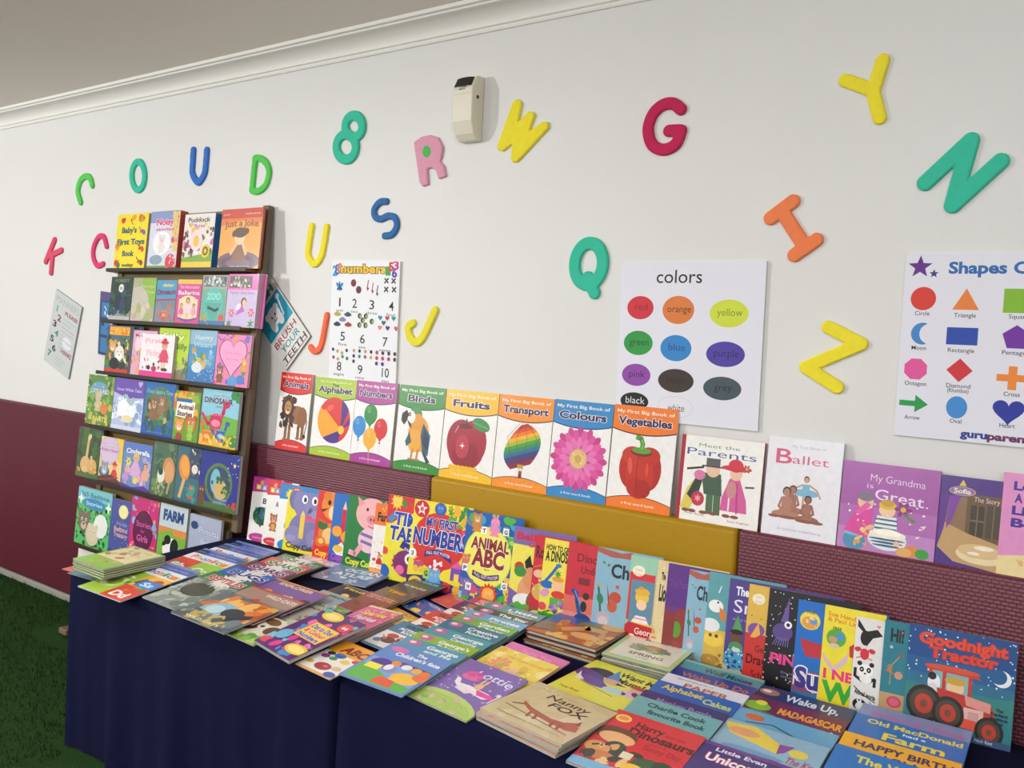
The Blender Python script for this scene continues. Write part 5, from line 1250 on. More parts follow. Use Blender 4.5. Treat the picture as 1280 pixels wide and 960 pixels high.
def r_howto(a):
    a.r(0,0,1,1,'ecdc4c'); a.t('HOW TO GROW',.06,.92,.87,.065,'2a2a20',b=.05,sl=-.01); a.t('A DINOSAUR',.06,1.0,.74,.12,'242420',b=.08,sl=.01); a.ln([(.1,.48),(.3,.6),(.44,.70)],.08,'1f6ab8'); a.e(.46,.70,.08,.05,'2a78c8'); a.e(.18,.46,.2,.1,'1f6ab8'); a.e(.14,.36,.14,.1,'d89ac0',30); a.e(.48,.46,.17,.15,'f0c090'); a.e(.48,.54,.17,.07,'e0a03c'); a.star(.46,.60,.12,'3aa03a',7); a.e(.52,.36,.2,.1,'d8382c'); a.r(.3,.22,.7,.32,'58a848'); a.busy(6,['b87ac8','8a5ab0','d89ad8'],14,.2,.14,.7,.28,.05,.08); a.r(0,0,1,.13,'3a9a30'); a.busy(4,['58b83a','2a7a28'],16,0,.02,1,.16,.05,.09); a.e(.1,.2,.12,.1,'d84a5a')
def r_dinored(a):
    a.r(0,0,1,1,'c62c3c'); a.r(0,0,1,.40,'d86a5c'); a.r(0,0,1,.22,'dc8478'); a.t('Dinosaurs',.24,1.3,.80,.095,'7a1624',b=.02); a.t('Underground',.36,1.4,.67,.09,'7a1624',b=.02); a.r(.32,.54,.6,.62,'7a2a2c'); a.ln([(.20,.46),(.30,.44),(.34,.34),(.42,.22)],.10,'1f4a90'); a.e(.50,.14,.22,.16,'1c3a70'); a.ln([(.26,.46),(.38,.36),(.46,.24)],.03,'6a9ad0'); a.e(.5,.30,.08,.12,'1c2a28'); a.e(.54,.42,.08,.08,'3a2a22'); a.ln([(.3,.06),(.7,.08)],.08,'16244a'); a.star(.34,.12,.10,'1c3060',5)
def r_ch(a):
    a.r(0,0,1,1,'86b2c8'); a.p([(0,1),(.7,.97),(1,1),(1,.92),(.4,.91),(0,.95)],'a85a48'); a.e(.22,.84,.05,.03,'4a8a3a',-40); a.e(.36,.82,.05,.03,'58783a',40); a.t('Chicken',.44,1.9,.70,.15,'1c2630',b=.03); a.ln([(.12,.58),(.2,.40),(.24,.30)],.06,'2a6a50'); a.e(.2,.44,.09,.14,'357a58',20); a.star(.14,.58,.07,'d8a030',6)
    a.e(.62,.48,.17,.15,'b84a30'); a.e(.56,.38,.14,.16,'c0583a'); a.star(.66,.60,.08,'d8303c',6); a.p([(.36,.62),(.46,.46),(.50,.36),(.42,.44)],'8a3030'); a.e(.32,.24,.2,.16,'b8a8b8'); a.e(.34,.20,.14,.14,'c8c0c8'); a.e(.36,.12,.16,.06,'b83a5a'); a.busy(4,['5a9a38','d8903c','7ab048'],16,0,0,1,.14,.05,.09)
def r_george(a):
    a.r(0,0,1,1,'8cc4a8'); a.r(0,.80,1,1,'98c8ac'); a.r(.02,.30,.92,.82,'cf3038'); a.r(.10,.28,.9,.74,'5a88a0'); a.e(.32,.84,.22,.18,'f0ead8'); a.t("George's",.2,.44,.84,.03,'d89a6a',b=0); a.t('Dragon',.2,.44,.79,.03,'d89a6a',b=0)
    a.e(.52,.56,.24,.22,'e8c048'); a.e(.52,.48,.18,.17,'f0c8a4'); a.e(.52,.62,.26,.13,'e0b03c'); a.e(.48,.66,.08,.06,'d8a02c'); a.p([(.2,.28),(.84,.28),(.7,.36),(.35,.36)],'e8e0e0'); a.ln([(.3,.33),(.75,.33)],.03,'d84a6a'); a.r(.2,.25,.95,.285,'e8c048')
    a.p([(.0,.24),(.12,.28),(1,.26),(1,0),(0,0)],'b8202c'); a.t('George',.36,1.12,.165,.07,'e8e4dc',b=.01); a.t('Dragon',.2,1.12,.06,.10,'f4f0e8',b=.02)
def r_beige(a): a.r(0,0,1,1,'dcc898'); a.busy(3,['d0b880','e4d4ac'],14,0,0,1,1,.1,.2); a.t('The',.42,.8,.80,.08,'241c18',b=.05); a.t('Lion',.34,1.2,.58,.17,'241c18',b=.08); a.e(.1,.24,.2,.2,'d8a050'); a.e(.2,.18,.3,.1,'c88a48'); a.r(0,.0,1,.06,'c8a870'); a.ln([(.02,.30),(.3,.2)],.03,'b84a3a')
def r_purple(a): a.r(0,0,1,1,'8a3230'); a.r(0,.55,1,1,'5a2a80'); a.e(.6,.32,.22,.36,'58902c'); a.e(.42,.16,.4,.2,'9a3a34'); a.r(0,0,.5,.5,'82302e'); a.p([(0,.55),(.7,.55),(.5,.48),(0,.5)],'6a3070'); a.t('The Fox',.1,.95,.76,.08,'6a3a90',b=.02)
def r_duck(a): a.r(0,0,1,1,'5a9ca4'); a.r(0,0,1,.42,'d8b448'); a.e(.30,.66,.24,.2,'eef0ee'); a.e(.18,.46,.30,.22,'e6e8e6'); a.p([(.42,.66),(.66,.60),(.60,.50),(.44,.56)],'d87a2c'); a.e(.36,.70,.035,.035,'202028'); a.ln([(.36,.80),(.42,.87)],.03,'eef0ee'); a.e(.3,.32,.34,.22,'ecca48'); a.e(.2,.36,.06,.06,'5a4a28'); a.e(.4,.36,.06,.06,'5a4a28'); a.e(.25,.10,.34,.2,'b0883c'); a.busy(5,['8a6a34','c8a050'],12,0,0,.7,.2,.06,.12)
def r_thes(a): a.r(0,0,1,1,'4c3a86'); a.r(0,0,1,.12,'c8b898'); a.t('The',.16,.46,.84,.09,'f4f2fa',b=.03); a.t('Snow',.14,1.3,.66,.14,'e4e0f4',b=.0); a.t('story of',.14,.5,.58,.03,'b0a4dc',b=0); a.p([(.12,.44),(.26,.64),(.40,.46)],'4a9a5a'); a.e(.26,.40,.14,.13,'6a4030'); a.e(.26,.46,.15,.06,'241a1c'); a.e(.26,.30,.17,.14,'4a8a58'); a.e(.26,.18,.28,.24,'4a9ac4'); a.dots(4,'1c4a80',16,.06,.06,.5,.32,.04); a.dots(6,'c8e4f0',12,.06,.06,.5,.32,.02); a.e(.28,.28,.1,.05,'c8d8c8')
def r_george2(a): a.r(0,0,1,1,'dcb448'); a.r(0,0,1,.50,'c8302c'); a.e(.42,.86,.26,.22,'f2ead4'); a.t('A Lovely',.3,.54,.87,.03,'d8a878',b=0); a.t('Big Bear',.3,.54,.82,.03,'d8a878',b=0); a.e(.42,.54,.34,.28,'7a50a0'); a.p([(.2,.46),(.5,.62),(.6,.5),(.4,.46)],'e8b03c'); a.e(.2,.68,.03,.03,'8a5a20'); a.e(.6,.66,.03,.03,'8a5a20'); a.p([(0,.5),(.3,.44),(.7,.5),(.7,.46),(.3,.40),(0,.44)],'c8302c'); a.t('George',.44,1.3,.32,.07,'5a1014',b=.01); a.t('Dragon',.12,1.3,.19,.10,'40080c',b=.02); a.t('School',.36,1.2,.05,.08,'5a1014',b=.01)
def r_pinky(a):
    a.r(0,0,1,1,'17161c'); a.dots(8,'e8e4e0',70,0,0,1,1,.012); a.dots(9,'c8b8a0',14,0,0,1,1,.018); a.e(.26,.58,.16,.14,'5a4488'); a.p([(.22,.68),(.34,.68),(.33,.94)],'6a549c'); a.e(.34,.66,.06,.06,'f0f0f4'); a.e(.34,.66,.028,.03,'101018')
    for i in range(7): a.ln([(.18+.03*i,.52),(.12+.04*i,.44)],.012,'7a68b0')
    a.t('PINKY',.10,.86,.26,.10,'e0408a',b=.09); a.t('the moon',.28,.6,.17,.03,'8a88a8',b=0); a.t('mouse',.30,.5,.13,.03,'8a88a8',b=0)
def r_super(a): a.r(0,0,1,1,'1c6ac0'); a.p([(.12,.60),(1,.56),(1,.44),(.30,.42),(.2,.5)],'b8303c'); a.r(0,.0,1,.05,'3a7ab8'); a.p([(0,.05),(1,.05),(1,.28),(0,.26)],'8a4a68'); a.t('Super',.06,1.6,.10,.21,'3a3a8c','f4f4f8',b=.10,olw=.08); a.e(.33,.80,.26,.24,'d8c840'); a.e(.33,.80,.24,.22,'e8d84c'); a.e(.33,.78,.2,.16,'e09a48'); a.e(.42,.80,.09,.09,'5a98d0'); a.t('FREE',.24,.44,.875,.028,'4a3a20',b=.03); a.busy(3,['d86a4a','f0d0a0'],6,.2,.72,.46,.84,.04,.07)
def r_wee(a): a.r(0,0,1,1,'ecdc34'); a.t('Sue Hendra',.08,.86,.90,.045,'e08a2c',b=.03,sl=-.02); a.t('& Paul Linnet',.08,1.0,.845,.045,'e08a2c',b=.03,sl=-.02); a.e(.31,.68,.23,.22,'68b83c'); a.e(.31,.68,.2,.19,'58a838'); a.e(.24,.66,.1,.08,'c89a78'); a.e(.40,.70,.09,.1,'4a90d0'); a.e(.28,.60,.12,.06,'d8c0b0'); a.t('FREE',.22,.42,.765,.028,'2a4a20',b=.03); a.p([(.02,.52),(.3,.38),(.62,.56),(.6,.46),(.3,.32),(.06,.44)],'d8b8c8'); a.p([(.62,.62),(.8,.68),(.8,.5),(.64,.52)],'c03a2c'); a.t('I NEED',.08,1.25,.26,.10,'e8307c',b=.09); a.t('WEE!',.06,1.6,.04,.20,'3aa83c',b=.10)
def r_bw(a):
    a.r(0,0,1,1,'e4e2de'); a.p([(.04,.98),(.22,.86),(.44,.90),(.55,.84),(.36,.80),(.24,.70),(.22,.82),(.04,.90)],'161616'); a.e(.21,.79,.10,.16,'161616')
    a.e(.22,.62,.09,.12,'d02c3c'); 
    for sg in(-1,1): a.ln([(.22,.62),(.22+sg*.12,.68),(.22+sg*.15,.64)],.04,'d02c3c'); a.e(.22+sg*.15,.66,.06,.05,'d02c3c'); a.ln([(.22,.6),(.22+sg*.16,.57)],.02,'d02c3c')
    a.e(.26,.45,.16,.14,'f0f0ee'); a.e(.26,.45,.155,.135,'f4f4f2'); 
    for sg in(-1,1): a.e(.26+sg*.12,.52,.05,.05,'161616'); a.e(.26+sg*.07,.46,.045,.055,'161616'); a.e(.26+sg*.07,.46,.014,.016,'f0f0f0')
    a.e(.26,.42,.025,.018,'161616'); a.ln([(.06,.46),(.06,.38),(.2,.34),(.34,.34),(.46,.38),(.46,.3)],.06,'161616'); a.e(.28,.36,.12,.08,'f0f0ee')
    a.ln([(.06,.27),(.24,.20),(.5,.14)],.02,'202020'); a.t('Animal words',.08,.5,.20,.05,'202020',b=.04,sl=-.04); a.e(.2,.09,.14,.12,'161616'); a.e(.22,.07,.10,.09,'f0f0ee'); a.e(.19,.13,.05,.05,'f0f0f0'); a.e(.19,.135,.02,.022,'161616'); a.ln([(.4,.14),(.5,.02)],.03,'b0a8a0'); a.heart(.46,.93,.04,'d88a9a')
def r_hi(a): a.r(0,0,1,1,'2a7a8a'); a.r(0,0,1,.28,'b8986a'); a.t('Hi!',.16,.48,.80,.13,'20242c',b=.06); a.e(.44,.9,.03,.03,'d84a4a'); a.star(.2,.74,.06,'b8d8e0'); a.ln([(.22,.36),(.24,.56),(.42,.66)],.02,'c8985a'); a.e(.2,.53,.06,.09,'b87a4a'); a.e(.42,.47,.1,.1,'c8907a'); a.e(.36,.2,.18,.15,'c0485a'); a.e(.36,.2,.12,.1,'d0607a'); a.ln([(.1,.5),(.32,.48)],.03,'b8703c'); a.ln([(.4,.66),(.5,.68)],.05,'b8483c')
def r_tractor(a):
    a.r(0,0,1,1,'2f7c84'); a.r(0,.55,1,1,'255c90'); a.r(0,.70,1,1,'1f4c88'); a.r(0,.45,1,.55,'2c6c8c'); a.p([(0,.40),(.3,.46),(.7,.42),(1,.47),(1,.3),(0,.3)],'34807c')
    a.dots(5,'dce8f4',80,0,.48,1,.99,.009); a.t('Goodnight',.10,.92,.84,.105,'e04a30','a82a28',b=.07,olw=.03,sl=.0); a.t('Tractor',.20,.84,.72,.105,'d8402c','a82a28',b=.07,olw=.03)
    a.e(.88,.64,.085,.085,'e8ecec'); a.e(.85,.655,.075,.075,'255c90')
    # tractor
    a.r(.24,.36,.62,.60,'7ab0b4'); a.p([(.18,.64),(.66,.63),(.70,.59),(.20,.60)],'c8402c'); a.e(.43,.635,.26,.03,'d4503a')
    for x in(.23,.36,.60): a.r(x-.015,.34,x+.02,.60,'c03a28')
    a.e(.47,.47,.08,.08,'e4c098'); a.e(.47,.53,.10,.04,'c8a040'); a.e(.27,.48,.06,.09,'e8e8ea'); a.e(.25,.54,.04,.04,'242428'); a.e(.26,.42,.05,.06,'d8d4d8')
    a.p([(.30,.44),(.56,.42),(.80,.38),(.84,.30),(.80,.14),(.34,.14)],'b8362a'); a.p([(.56,.42),(.80,.39),(.80,.30),(.58,.33)],'d89088'); a.r(.56,.16,.74,.31,'dcb4ac'); a.r(.60,.18,.70,.28,'c89890'); a.p([(.52,.12),(.82,.10),(.82,.19),(.52,.21)],'d8503e')
    for x,y,r in((.19,.26,.17),(.42,.22,.15),(.80,.13,.13)): a.e(x,y,r,r*1.15,'2c2824'); a.e(x,y,r*.78,r*.9,'4a423a'); a.e(x,y,r*.5,r*.6,'b8402e'); a.e(x,y,r*.2,r*.24,'6a4a40')
    a.r(0,0,1,.06,'3a5a80')
    for t,y in(('The',.335),('Perfect',.295),('Bedtime',.255),('Book',.215)): a.t(t,.88-.011*len(t),.88+.011*len(t),y,.03,'162a34',b=.04)
    a.t('Michelle Robinson',.18,.50,.035,.03,'d8dce8',b=.01); a.t('Nick East',.68,.84,.02,.03,'d8dce8',b=.01)

RL0 = Vector((-2.95, 2.262, TABLE_Z)); RL1 = Vector((0.0, 2.216, TABLE_Z))
RDIR = (RL1 - RL0).normalized()
YAW = math.radians(5.5); LEAN = math.radians(8.0)
ROWP = Plane(RL0, RDIR, (0, math.sin(LEAN), math.cos(LEAN)))
ROW = [
 ((318.6,595),None,.17,.005,wordbook('b8388c','Birds',wb_birds),'b8388c','white word book with a magenta band and a green peacock, leftmost of the standing row',{'dv':0.6}),
 ((337,599),None,.17,.005,wordbook('d8303a','Animals',wb_anim),'d8303a','white word book with a red band and an orange cat, second in the standing row',{'dv':0.6}),
 ((352.5,603.6),(409,608),None,.005,wordbook('2f86c4','Useful',wb_util),'2f86c4','white word book with a blue band, just behind the yellow elephant book',{}),
 ((362,611.5),(409,617),None,.005,cc('ecdc2c','2a2a20',c_eleph),'ecdc2c','yellow colouring book with a purple-grey elephant holding a pencil',{'outline':bump(.88,.55,.42)}),
 ((400,612),None,.17,.005,cc('d8302c','f0d040',c_tiger),'d8302c','red colouring book with an orange cub and a rounded top',{'outline':bump(.86,.62,.36)}),
 ((420,615),None,.17,.005,cc('2468b8','a05ac0',c_blue),'2468b8','blue colouring book with a red pencil and a rounded top',{'outline':bump(.86,.62,.38)}),
 ((438,618),None,.19,.005,cc('1f7a3a','e8e048',c_pig),'1f7a3a','green colouring book with a pink pig head shaping its top',{'outline':bump(.86,.60,.40)}),
 ((471.7,628),None,.17,.005,r_f,'e8762a','white and orange farm word book just left of the multiplication book',{'dv':0.6}),
 ((488,617),(527,623),.24,.006,r_times,'e8dc3a','yellow and red times tables book behind the yellow numbers book',{}),
 ((520.3,623),(588,636),None,.006,r_numbers,'ecdc3c','yellow My First Numbers book with a large red circle, standing on the table',{}),
 ((586,636.5),(652.7,647),None,.006,r_animal,'1e5cae','blue alphabet book with a yellow oval and a lion at its foot',{}),
 ((645.5,656),(719,666),None,.004,r_bella,'7a64a4','yellow book with a purple top band, right of the blue alphabet book',{}),
 ((671.7,667),None,.19,.004,r_red,'c8283a','red book with a brown wheel shape, narrow strip showing in the row',{'dv':0.45}),
 ((683.3,671),None,.20,.004,r_howto,'ecdc4c','yellow dinosaur growing book with a red-haired child, in the standing row',{'dv':0.72}),
 ((713.3,676),(757,683),.20,.005,r_dinored,'c62c3c','red dinosaur book with a blue curled tail, in the standing row',{'dv':0.75}),
 ((749.4,682),None,.21,.005,r_ch,'86b2c8','pale blue hen book with black letters Ch, behind the red dragon book',{'dv':1}),
 ((791,692),None,.21,.005,r_george,'8cc4a8','green and red dragon book with a blond child in a hat and round white sticker',{'dv':1}),
 ((825,698),None,.21,.004,r_beige,'dcc898','sandy beige book, narrow strip right of the child in the yellow hat',{'dv':1}),
 ((838,702),None,.21,.004,r_purple,'5a2a80','purple over brick red book, between the beige and pale blue strips',{'dv':1}),
 ((864,710),None,.21,.004,r_ch,'86b2c8','pale blue hen book, narrow strip directly left of the white duck',{'dv':1}),
 ((889.4,712.5),None,.21,.005,r_duck,'5a9ca4','teal and yellow book with a white duck head',{'dv':0.7}),
 ((915,720.6),(1054,749.5),None,.004,r_thes,'4c3a86','dark purple book with a child in a green pointed hat and white The',{'dv':0.47}),
 ((939.2,728),None,.21,.004,r_george2,'dcb448','yellow over red dragon school book with a round white sticker',{'dv':0.84}),
 ((964.4,732.7),(1076,762),None,.005,r_pinky,'17161c','black starry book with a purple spider and pink letters',{'dv':0.48}),
 ((1000.5,747),None,.22,.005,r_super,'1c6ac0','bright blue book with large white-edged letters Su and a round yellow sticker',{'dv':0.69}),
 ((1034,753.4),(1109,771),None,.005,r_wee,'ecdc34','yellow book with a big green letter W and a round green sticker',{'dv':0.74}),
 ((1073,768),None,.20,.004,r_bw,'e4e2de','white book with a black whale tail, red crab, panda and penguin',{'dv':0.58}),
 ((1109,772),None,.21,.005,r_hi,'2a7a8a','teal and brown book with the word Hi, behind the tractor book',{'dv':0.6}),
 ((1140,776),(1275,802),None,.006,r_tractor,'2f7c84','dark blue book with a red tractor under a moon, rightmost of the standing row',{})]
us = []
for tl, tr, W, T, art, base, lb, kw in ROW:
    us.append(ROWP.hit(tl))
for i, (tl, tr, W, T, art, base, lb, kw) in enumerate(ROW):
    u0, H = us[i]
    if W is None or tr:
        W2 = (ROWP.hit(tr)[0] - u0) / math.cos(YAW)
        W = W or W2
    if i: T = min(T, .9 * (u0 - us[i-1][0]) * math.tan(YAW) - .0008)
    if i + 1 < len(us): T = min(T, .9 * (us[i+1][0] - u0) * math.tan(YAW) - .0008)
    T = max(T, .0014)
    dv = kw.pop('dv', None)
    if dv: kw['aw'] = min(1, (us[i+1][0] - u0) / W / dv)
    ex = Matrix.Rotation(YAW, 3, 'Z') @ RDIR
    side = Vector((-ex.y, ex.x, 0))
    ey = side * math.sin(LEAN) + Vector((0, 0, math.cos(LEAN)))
    pl = Plane(RL0 + RDIR * u0, ex, ey)
    book(pl.mat(0, 0, -T), W, H, T, lb, art, base=base, group='picture books standing along the back of the tables', **kw)
# ------------------------------------------------------------------ books lying on the tables
def strip(bg, lines, seed=1, pal=('e8c84a','d8503a','4a8ac8','58a848','e8e4dc'), low=None, top=None, n=16, logo=None):
    """cover with its title near the top edge and a loose picture below"""
    def art(a):
        a.r(0,0,1,1,bg)
        if low: a.r(0,0,1,.62,low)
        a.busy(seed, pal, n, .05,.05,.95,.58,.06,.13)
        if top: a.r(0,.955,1,1,top)
        if logo: a.e(logo[0], .90, .11, .07, logo[1]); a.e(logo[0]-.03,.91,.05,.03,'f0d8e4')
        for ln in lines: a.t(ln[0], ln[1], ln[2], ln[3], ln[4], ln[5], ln[6] if len(ln) > 6 else None, b=.03, olw=.04)
    return art
RAIN = ['d8302c','e8762a','e0b020','3a9a3a','2a7ac0','6a3aa0','c83a8a']
def phon(title, tiles):
    def art(a):
        a.r(0,0,1,1,'e9edf2'); a.r(0,.83,1,1,'3f68b4'); a.r(0,.95,1,1,'7a90c8'); a.r(.0,.84,.22,.955,'1c2c58'); a.t('pocket',.03,.19,.88,.03,'8aa0d0',b=.02); a.t('my reading wallet',.30,.92,.87,.045,'c090d0',b=.02)
        n=len(title); x=.12
        for i,ch in enumerate(title):
            w=.80/n; a.t(ch, x+.06*w, x+w*.92, .69, .105, RAIN[(i*2)%7], b=.03); x+=w
        a.r(.80,.665,.97,.76,'f0c040'); a.e(.88,.71,.06,.05,'e8803a')
        for (x0,y0,x1,y1,c,t,tc) in tiles:
            a.r(x0,y0,x1,y1,c)
            if t: a.t(t, x0+(x1-x0)*.18, x0+(x1-x0)*.82, y0+.06, .12, tc, b=.06)
        a.busy(n+3, RAIN, 8, .05,.05,.95,.6,.03,.06)
    return art
def ph1(a):
    phon('Aphonics', [(0,.33,.5,.64,'9ac83a','C','f4f4f0'),(.5,.33,1,.64,'f0bc3c',None,''),(0,0,.5,.33,'a8cc48',None,''),(.5,0,1,.33,'d8402c','Dd','f4f0e8')])(a)
    a.e(.25,.30,.2,.17,'d8e8a0'); a.e(.27,.31,.13,.11,'8ab838'); a.p([(.52,.40),(.6,.55),(.68,.46),(.66,.38)],'6a4a20'); a.e(.85,.52,.1,.08,'c84a2c'); a.r(.60,.34,1.0,.52,'3a80c8'); a.t('Ss',.68,.92,.38,.10,'d0e4f4',b=.06)
fan((97,732.5),(150,752),None,.0035,zb=TABLE_Z+.0058,phi=.09,items=[
 ((252,718),'colourful phonics book with green, yellow and red letter tiles, front of its fan',ph1,{'base':'e9edf2'}),
 ((307.5,701.5),'phonics book with a red letter tile and white title, second in its fan',phon('Phonics',[(0,.33,.5,.66,'d8402c','Bb','f4f0e8'),(.5,.33,1,.66,'9ac83a','Cc','f4f4e8'),(0,0,.5,.33,'f0bc3c',None,''),(.5,0,1,.33,'3a80c8',None,'')]),{'base':'e9edf2'}),
 ((345,698),'pre-school phonics book with a white title strip, third in its fan',phon('Pre-A',[(0,0,1,.6,'f0bc3c',None,'')]),{'base':'e9edf2'}),
 ((358,694),'blue and green book at the back of the phonics fan',phon('Phonics',[(0,0,1,.6,'58a848',None,'')]),{'base':'3f68b4'})])
def dinopic(bg, title, tc, tb, pal, s, dark):
    def art(a):
        a.r(0,0,1,1,bg); a.busy(s,pal,30,0,.05,1,.75,.08,.16); a.e(.45,.5,.30,.22,dark); a.busy(s+1,[dark],8,.1,.35,.8,.65,.05,.1)
        a.r(0,.76,1,1,tb); a.star(.55,.86,.30,'e4e0d8',16,.6,80); a.t(title,.12,.95,.80,.12,tc,'f4f0ea',b=.06,olw=.04)
    return art
fan((177,746),(227,765.5),None,.0045,zb=TABLE_Z+.0105,phi=.09,items=[
 ((276,718),'grey green wildlife book with a dark animal, front of its fan',dinopic('8a948c','REPTILES','b83a2c','2f7858',['a8b0a8','6a7870','b8bcb0'],3,'3a3f3c'),{'base':'8a948c','spine':'4a5a5a'}),
 ((303,711),'blue bugs book with a white starburst, second in the wildlife fan',dinopic('2a5ab0','BUGS','1c3a8a','2f64c0',['3a80d0','8a4a5a'],4,'1c2a50'),{'base':'2a5ab0'}),
 ((325,704),'violet sharks book, third in the wildlife fan',dinopic('6a4a8a','SHARKS','5a2a70','8a4a5c',['8a6aa8'],5,'3a2a50'),{'base':'6a4a8a'}),
 ((343,698),'orange red snakes book, fourth in the wildlife fan',dinopic('c8482c','SNAKES','2a7a4a','d2502c',['e8803a'],6,'7a2a1c'),{'base':'c8482c'}),
 ((358,694),'green book with white lettering at the back of the wildlife fan',dinopic('3a7a4a','THE ABC','2a5a3a','3a7a4a',['5a9a5a'],7,'1c4a2a'),{'base':'3a7a4a'})])
def tigerbook(a):
    a.r(0,0,1,1,'5a6a70'); a.p([(0,.5),(.3,.9),(1,1),(1,.5),(.6,.3)],'c8682c'); a.busy(6,['d8782c','e89a40','b8501c','f0b860'],34,.25,.4,1,.98,.07,.14); a.e(.42,.42,.26,.22,'8ab4c4'); a.p([(.5,.3),(.9,.62),(.94,.5),(.7,.24)],'16181c'); a.e(.64,.50,.16,.12,'22262a'); a.busy(8,['48585c','6a7a7a','a8a060','c8a850'],26,0,0,.9,.32,.06,.12); a.e(.36,.46,.13,.1,'b8d4dc'); a.t('WILD CATS',.2,.8,.06,.06,'e8d8b0',b=.03)
def pandabook(a):
    a.r(0,0,1,1,'9ab84a'); a.busy(3,['7aa838','c8d878','4a8a3a','b8c858'],30,0,0,1,1,.07,.13); a.e(.56,.62,.40,.32,'ddd8c4'); a.e(.44,.50,.14,.11,'6a4628',20); a.e(.62,.84,.16,.09,'74502c',-10); a.e(.84,.56,.13,.12,'6a4628'); a.e(.60,.62,.10,.08,'e8e4d4'); a.e(.60,.60,.04,.03,'2a2018'); a.e(.36,.72,.08,.06,'6a4628'); a.star(.10,.66,.2,'3a8a34',9,.3); a.e(.3,.12,.16,.10,'c84a2c'); a.busy(9,['58983a','7ab848'],12,0,0,1,.25,.06,.1)
fan((213,765),(280,792),None,.0045,zb=TABLE_Z+.0155,phi=.09,items=[
 ((290,741),'orange tiger and butterfly book, front of its fan at the table edge',tigerbook,{'base':'5a6a70','spine':'2a3a44'}),
 ((323,733),'striped wildlife book with a red title panel, second in its fan',strip('a8887a',[('WILD CATS',.45,.98,.80,.10,'f0e4d8')],4,['2a2a2a','e8e4dc','8a8a8a','c8483a'],low='787878',top='c84a34'),{'base':'c8442c'}),
 ((354,724),'purple and orange adventure book with a dark-haired child, third in its fan',strip('7a5a9a',[('EXPLORER',.2,.8,.84,.09,'f0d8a0')],8,['e8a050','3a2a28','c8a0c8','d8d0e0'],top='d8903c'),{'base':'7a5a9a'})])
lay((389,719),(452,735),(421,704.5),.006,'blue atlas book with white capitals lying below the pig and farm books',strip('4a72ac',[('OCEAN',.25,.9,.66,.2,'e4ecf4'),('ATLAS',.2,.85,.36,.2,'e4ecf4')],9,['8ab0d8','2a4a80','c8d8e8'],n=8),zb=TABLE_Z+.004,base='4a72ac')
lay((366,698.5),(424,713),(388,690),.005,'pale pink and white book lying at the foot of the elephant and cub books',strip('c8a0a8',[('My Sums',.2,.8,.5,.2,'e8e4e0')],9,['d8c8c8','b06a70','e8e0d8'],n=10),base='c8a0a8')
fan((263,783),(317,806),None,.0055,[
 ((323,761),'green book with a brown and white patched face, front of its fan',pandabook,{'base':'9ab84a','spine':'b0a060'}),
 ((372,745),'pale grey animal book, second behind the patched face book',strip('b0b0a4',[('ANIMALS',.2,.85,.82,.09,'6a5a50')],5,['8a8a80','d8d4c8','7a6a58','a86a4a']),{'base':'b0b0a4'}),
 ((407,735),'pale blue frog book, third behind the patched face book',strip('9ab0b8',[('FROGS',.25,.8,.82,.09,'3a6a38')],6,['58984a','8ac060','d8d8c8']),{'base':'9ab0b8'}),
 ((430,727),'black book with a yellow title, fourth behind the patched face book',strip('24221e',[('Find It',.15,.85,.82,.10,'ecc43c')],7,['e8c84a','a83a2c','6a5a3a'],top='8a8a80'),{'base':'24221e'})])
fan((436,752),(474,765),.15,.0035,zb=TABLE_Z+.013,items=[
 ((461,735),'brick brown book with pale letters in the middle of the left table',strip('8a4434',[('GIANT BOOK',.1,.9,.86,.07,'e0b8a0'),('OF FACTS',.1,.9,.76,.07,'e0b8a0')],3,['a8604a','6a3028']),{'base':'8a4434'}),
 ((478,728),'rust book with an orange title behind the brick brown one',strip('6a4a34',[('TIME',.2,.75,.80,.12,'eaa030')],4,['c87a2c','3a2a20']),{'base':'6a4a34'}),
 ((497,721),'dark grey book with white capitals, behind the rust coloured one',strip('4c4a44',[('90 MAZES',.15,.85,.82,.09,'d8d4cc')],5,['7a8a6a','2a2a28']),{'base':'4c4a44'}),
 ((512,716),'dark green book at the foot of the yellow numbers book',strip('3a4a40',[('PUZZLES',.15,.85,.82,.09,'b8c4b0')],6,['6a7a5a','2a3028']),{'base':'3a4a40'})])
fan((452,768),(488,788),.085,.004,zb=TABLE_Z+.002,items=[
 ((482,746),'yellow Writing is fun book beside the pink stack',strip('ecc030',[('Writing is fun',.10,.92,.86,.07,'4a3a20'),('Capital letters',.18,.84,.77,.05,'4a3a20')],3,['8a6a2c','3a3a3a','d8503a','f4e4a0'],top='d8603a',n=9),{'base':'ecc030'}),
 ((514,736),'blue Writing is fun book with orange flowers, behind the yellow one',strip('2258ac',[('Writing is fun',.25,.97,.86,.07,'e8ecf4'),('Small letters',.35,.9,.77,.05,'e8ecf4')],4,['e88a2c','f0d040','3a6ab8'],n=9),{'base':'2258ac'}),
 ((544,727),'red Writing is fun book with a yellow edge, under the yellow numbers book',strip('c82c44',[('Writing is fun',.15,.9,.82,.07,'f0b0a8'),('Numbers',.3,.75,.72,.05,'f0b0a8')],5,['e8703a','e84a6a'],top='ecc840',n=9),{'base':'c82c44'})])
